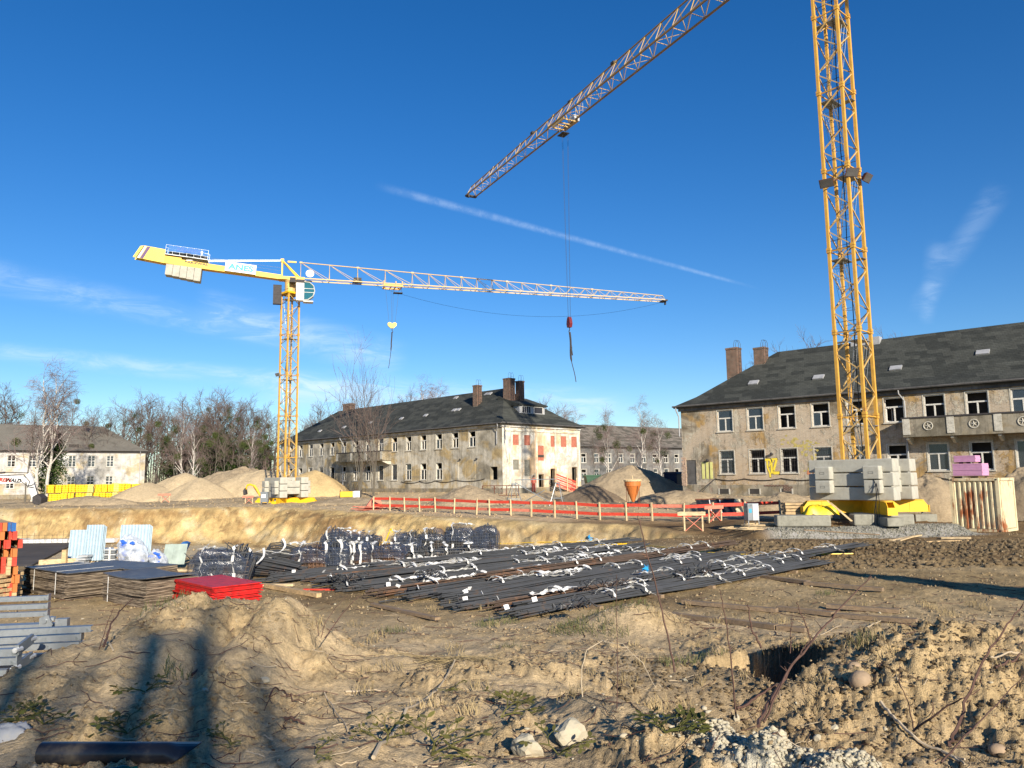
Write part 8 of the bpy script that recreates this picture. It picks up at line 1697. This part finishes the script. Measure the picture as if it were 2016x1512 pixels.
for i, (u, vt, y, k) in enumerate(fl):
    tree(k, f"{('leftmost', 'second', 'third', 'fourth', 'fifth', 'sixth', 'seventh', 'eighth', 'ninth', 'tenth', 'eleventh', 'twelfth', 'thirteenth', 'fourteenth', 'fifteenth', 'sixteenth', 'seventeenth', 'eighteenth', 'nineteenth', 'twentieth', 'twenty-first', 'twenty-second', 'twenty-third', 'twenty-fourth', 'twenty-fifth', 'twenty-sixth', 'twenty-seventh', 'twenty-eighth', 'twenty-ninth', 'thirtieth', 'thirty-first', 'thirty-second')[sorted(range(len(fl)), key=lambda j: fl[j][0]).index(i)]} bare tree from the left in the woodland edge behind the sand heaps", u, 965, vt, y, i, 'bare trees of the woodland edge', wide=rnd.uniform(1.05, 1.4))
for i, (u, vt, y, k, lb) in enumerate(((625, 782, 150, 'oak_b', 'dome-shaped bare tree behind the left end of the centre block'), (605, 810, 160, 'oak', 'lower bare tree beside the dome-shaped one'), (825, 740, 135, 'birch', 'pale birch crown rising over the centre block roof'), (850, 748, 140, 'birch_b', 'second birch crown over the centre block roof'), (795, 760, 150, 'oak_b', 'bare tree crown left of the birch over the centre roof'), (1083, 776, 150, 'oak_b', 'domed bare tree right of the centre chimneys'), (1115, 800, 145, 'birch_b', 'birch with mistletoe right of the centre block roof'), (1140, 798, 150, 'birch', 'birch at the right corner of the centre block roof'),
          (1195, 800, 112, 'birch_b', 'birch with round mistletoe balls left of the gap'), (1168, 850, 100, 'thin', 'thin leaning birch stem in the gap at the end wall corner'), (1262, 778, 116, 'birch', 'tallest birch in the gap between the blocks'), (1222, 845, 118, 'thin', 'slim tree between the two gap birches'), (1305, 815, 125, 'birch_b', 'birch half hidden by the right block corner'), (1270, 830, 112, 'thin_b', 'second stem beside the tallest gap birch'), (1600, 655, 100, 'oak_b', 'bare tree top above the right block roof, left of the mast'), (1512, 680, 105, 'oak', 'twigs above the roof beside the brick chimneys'), (1775, 650, 110, 'oak_b', 'small twigs above the long roof right of the mast'))):
    tree(k, lb, u, 965, vt, y, i + 50, 'trees around the derelict blocks')
# far woodland as one mass
mb = MB(); r_ = random.Random(91)
for i in range(520):
    u = r_.uniform(-150, 640); y = r_.uniform(150, 215); p = atY(u, 960, y); h_ = r_.uniform(7, 12.5); x, yy = p.x, y; lean = r_.uniform(-.6, .6); mb.tube([(x, yy, 1), (x + lean * .4, yy, 1 + h_ * .5), (x + lean, yy, 1 + h_)], [.13, .09, .02], 4, False)
    for k in range(7): z = 1 + h_ * r_.uniform(.3, .95); a = r_.uniform(-1, 1); mb.tube([(x + lean * .5, yy, z), (x + lean * .5 + a * 1.3, yy + r_.uniform(-.6, .6), z + r_.uniform(.3, 1.6))], [.045, .012], 3, False)
for i in range(17000):
    u = r_.uniform(-200, 700); y = r_.uniform(138, 200); p = atY(u, 960, y); z = 1 + r_.random() ** 1.6 * 6.5; a, b_ = r_.uniform(-.9, .9), r_.uniform(.1, 1.2); mb.bar((p.x, y, z), (p.x + a, y, z + b_), .035, 3, .01, caps=False)
tag(mb.build('distant_woodland', 'twig'), kind='stuff')
mb = MB()
for i in range(7000):
    u = r_.uniform(900, 2300); y = r_.uniform(200, 240); p = atY(u, 945, y); z = 1 + r_.random() * 9; a, b_ = r_.uniform(-1.2, 1.2), r_.uniform(.1, 1.6); mb.bar((p.x, y, z), (p.x + a, y, z + b_), .06, 3, .02, caps=False)
tag(mb.build('woodland_beyond_blocks', 'twig'), kind='stuff')
# ================================================================ behind and beside the camera: what throws the shadows on the ground
def stub_tree(label, px, py, t, H, rad, seed):
    S = Vector((SDIR.x, SDIR.y)).normalized(); x, y = px + S.x * t, py + S.y * t; r_ = random.Random(seed); o = thing('pollarded_tree', label, 'tree', (x, y, .8), 0, 'pollarded trees behind the viewer'); b = MB()
    P = [(r_.uniform(-.1, .1) * k / 6, r_.uniform(-.1, .1) * k / 6, H * k / 6) for k in range(7)]; b.tube(P, [rad * (1.2 - .10 * k) for k in range(7)], 8); b.build('trunk', 'bark', o); b = MB()
    for k in range(5): a = r_.uniform(0, 6.28); e = Vector((math.cos(a) * .25, math.sin(a) * .5, H + r_.uniform(.3, .8))); b.tube([(0, 0, H - .3), tuple(e * .5 + Vector((0, 0, H * .5))), tuple(e)], [.05, .03, .02], 5)
    b.build('crown', 'bark', o)
for k_, (px, t_, H_, ra) in enumerate(((-3.75, 34, 14.6, .30), (-3.2, 38, 15.8, .22), (-2.72, 30, 13.2, .30), (-2.12, 27, 12.1, .30), (-1.66, 36, 15.0, .26))):
    stub_tree(('first', 'second', 'third', 'fourth', 'fifth')[k_] + ' pollarded trunk from the left behind the viewer', px, 5.5, t_, H_, ra, k_ + 1)
S = Vector((SDIR.x, SDIR.y)).normalized(); T = atZ(1645, 1131, .4); cx, cy = T.x + S.x * 13, T.y + S.y * 13; o = thing('shadow_casting_board', 'large added signboard standing outside the picture on the right', 'shadow caster', (cx, cy, 0), math.atan2(-.77, .64)); b = MB(); b.bx(0, 7, -.12, .12, .35, 5.6); b.build('board', 'old_wood', o); b = MB(); [b.bx(x, x + .2, .12, .3, -.3, 5.6) for x in (.2, 3.4, 6.6)]; b.build('post', 'old_wood', o)  # unseen board added only to throw the wedge shadow on the ground
heap('added soil heap unseen outside the picture at the right', (8.4, 6.4), (1.7, 1.5), 1.5, 'earth', 60, group='earth heaps around the yard')  # unseen heap added to shade the ground at the right edge
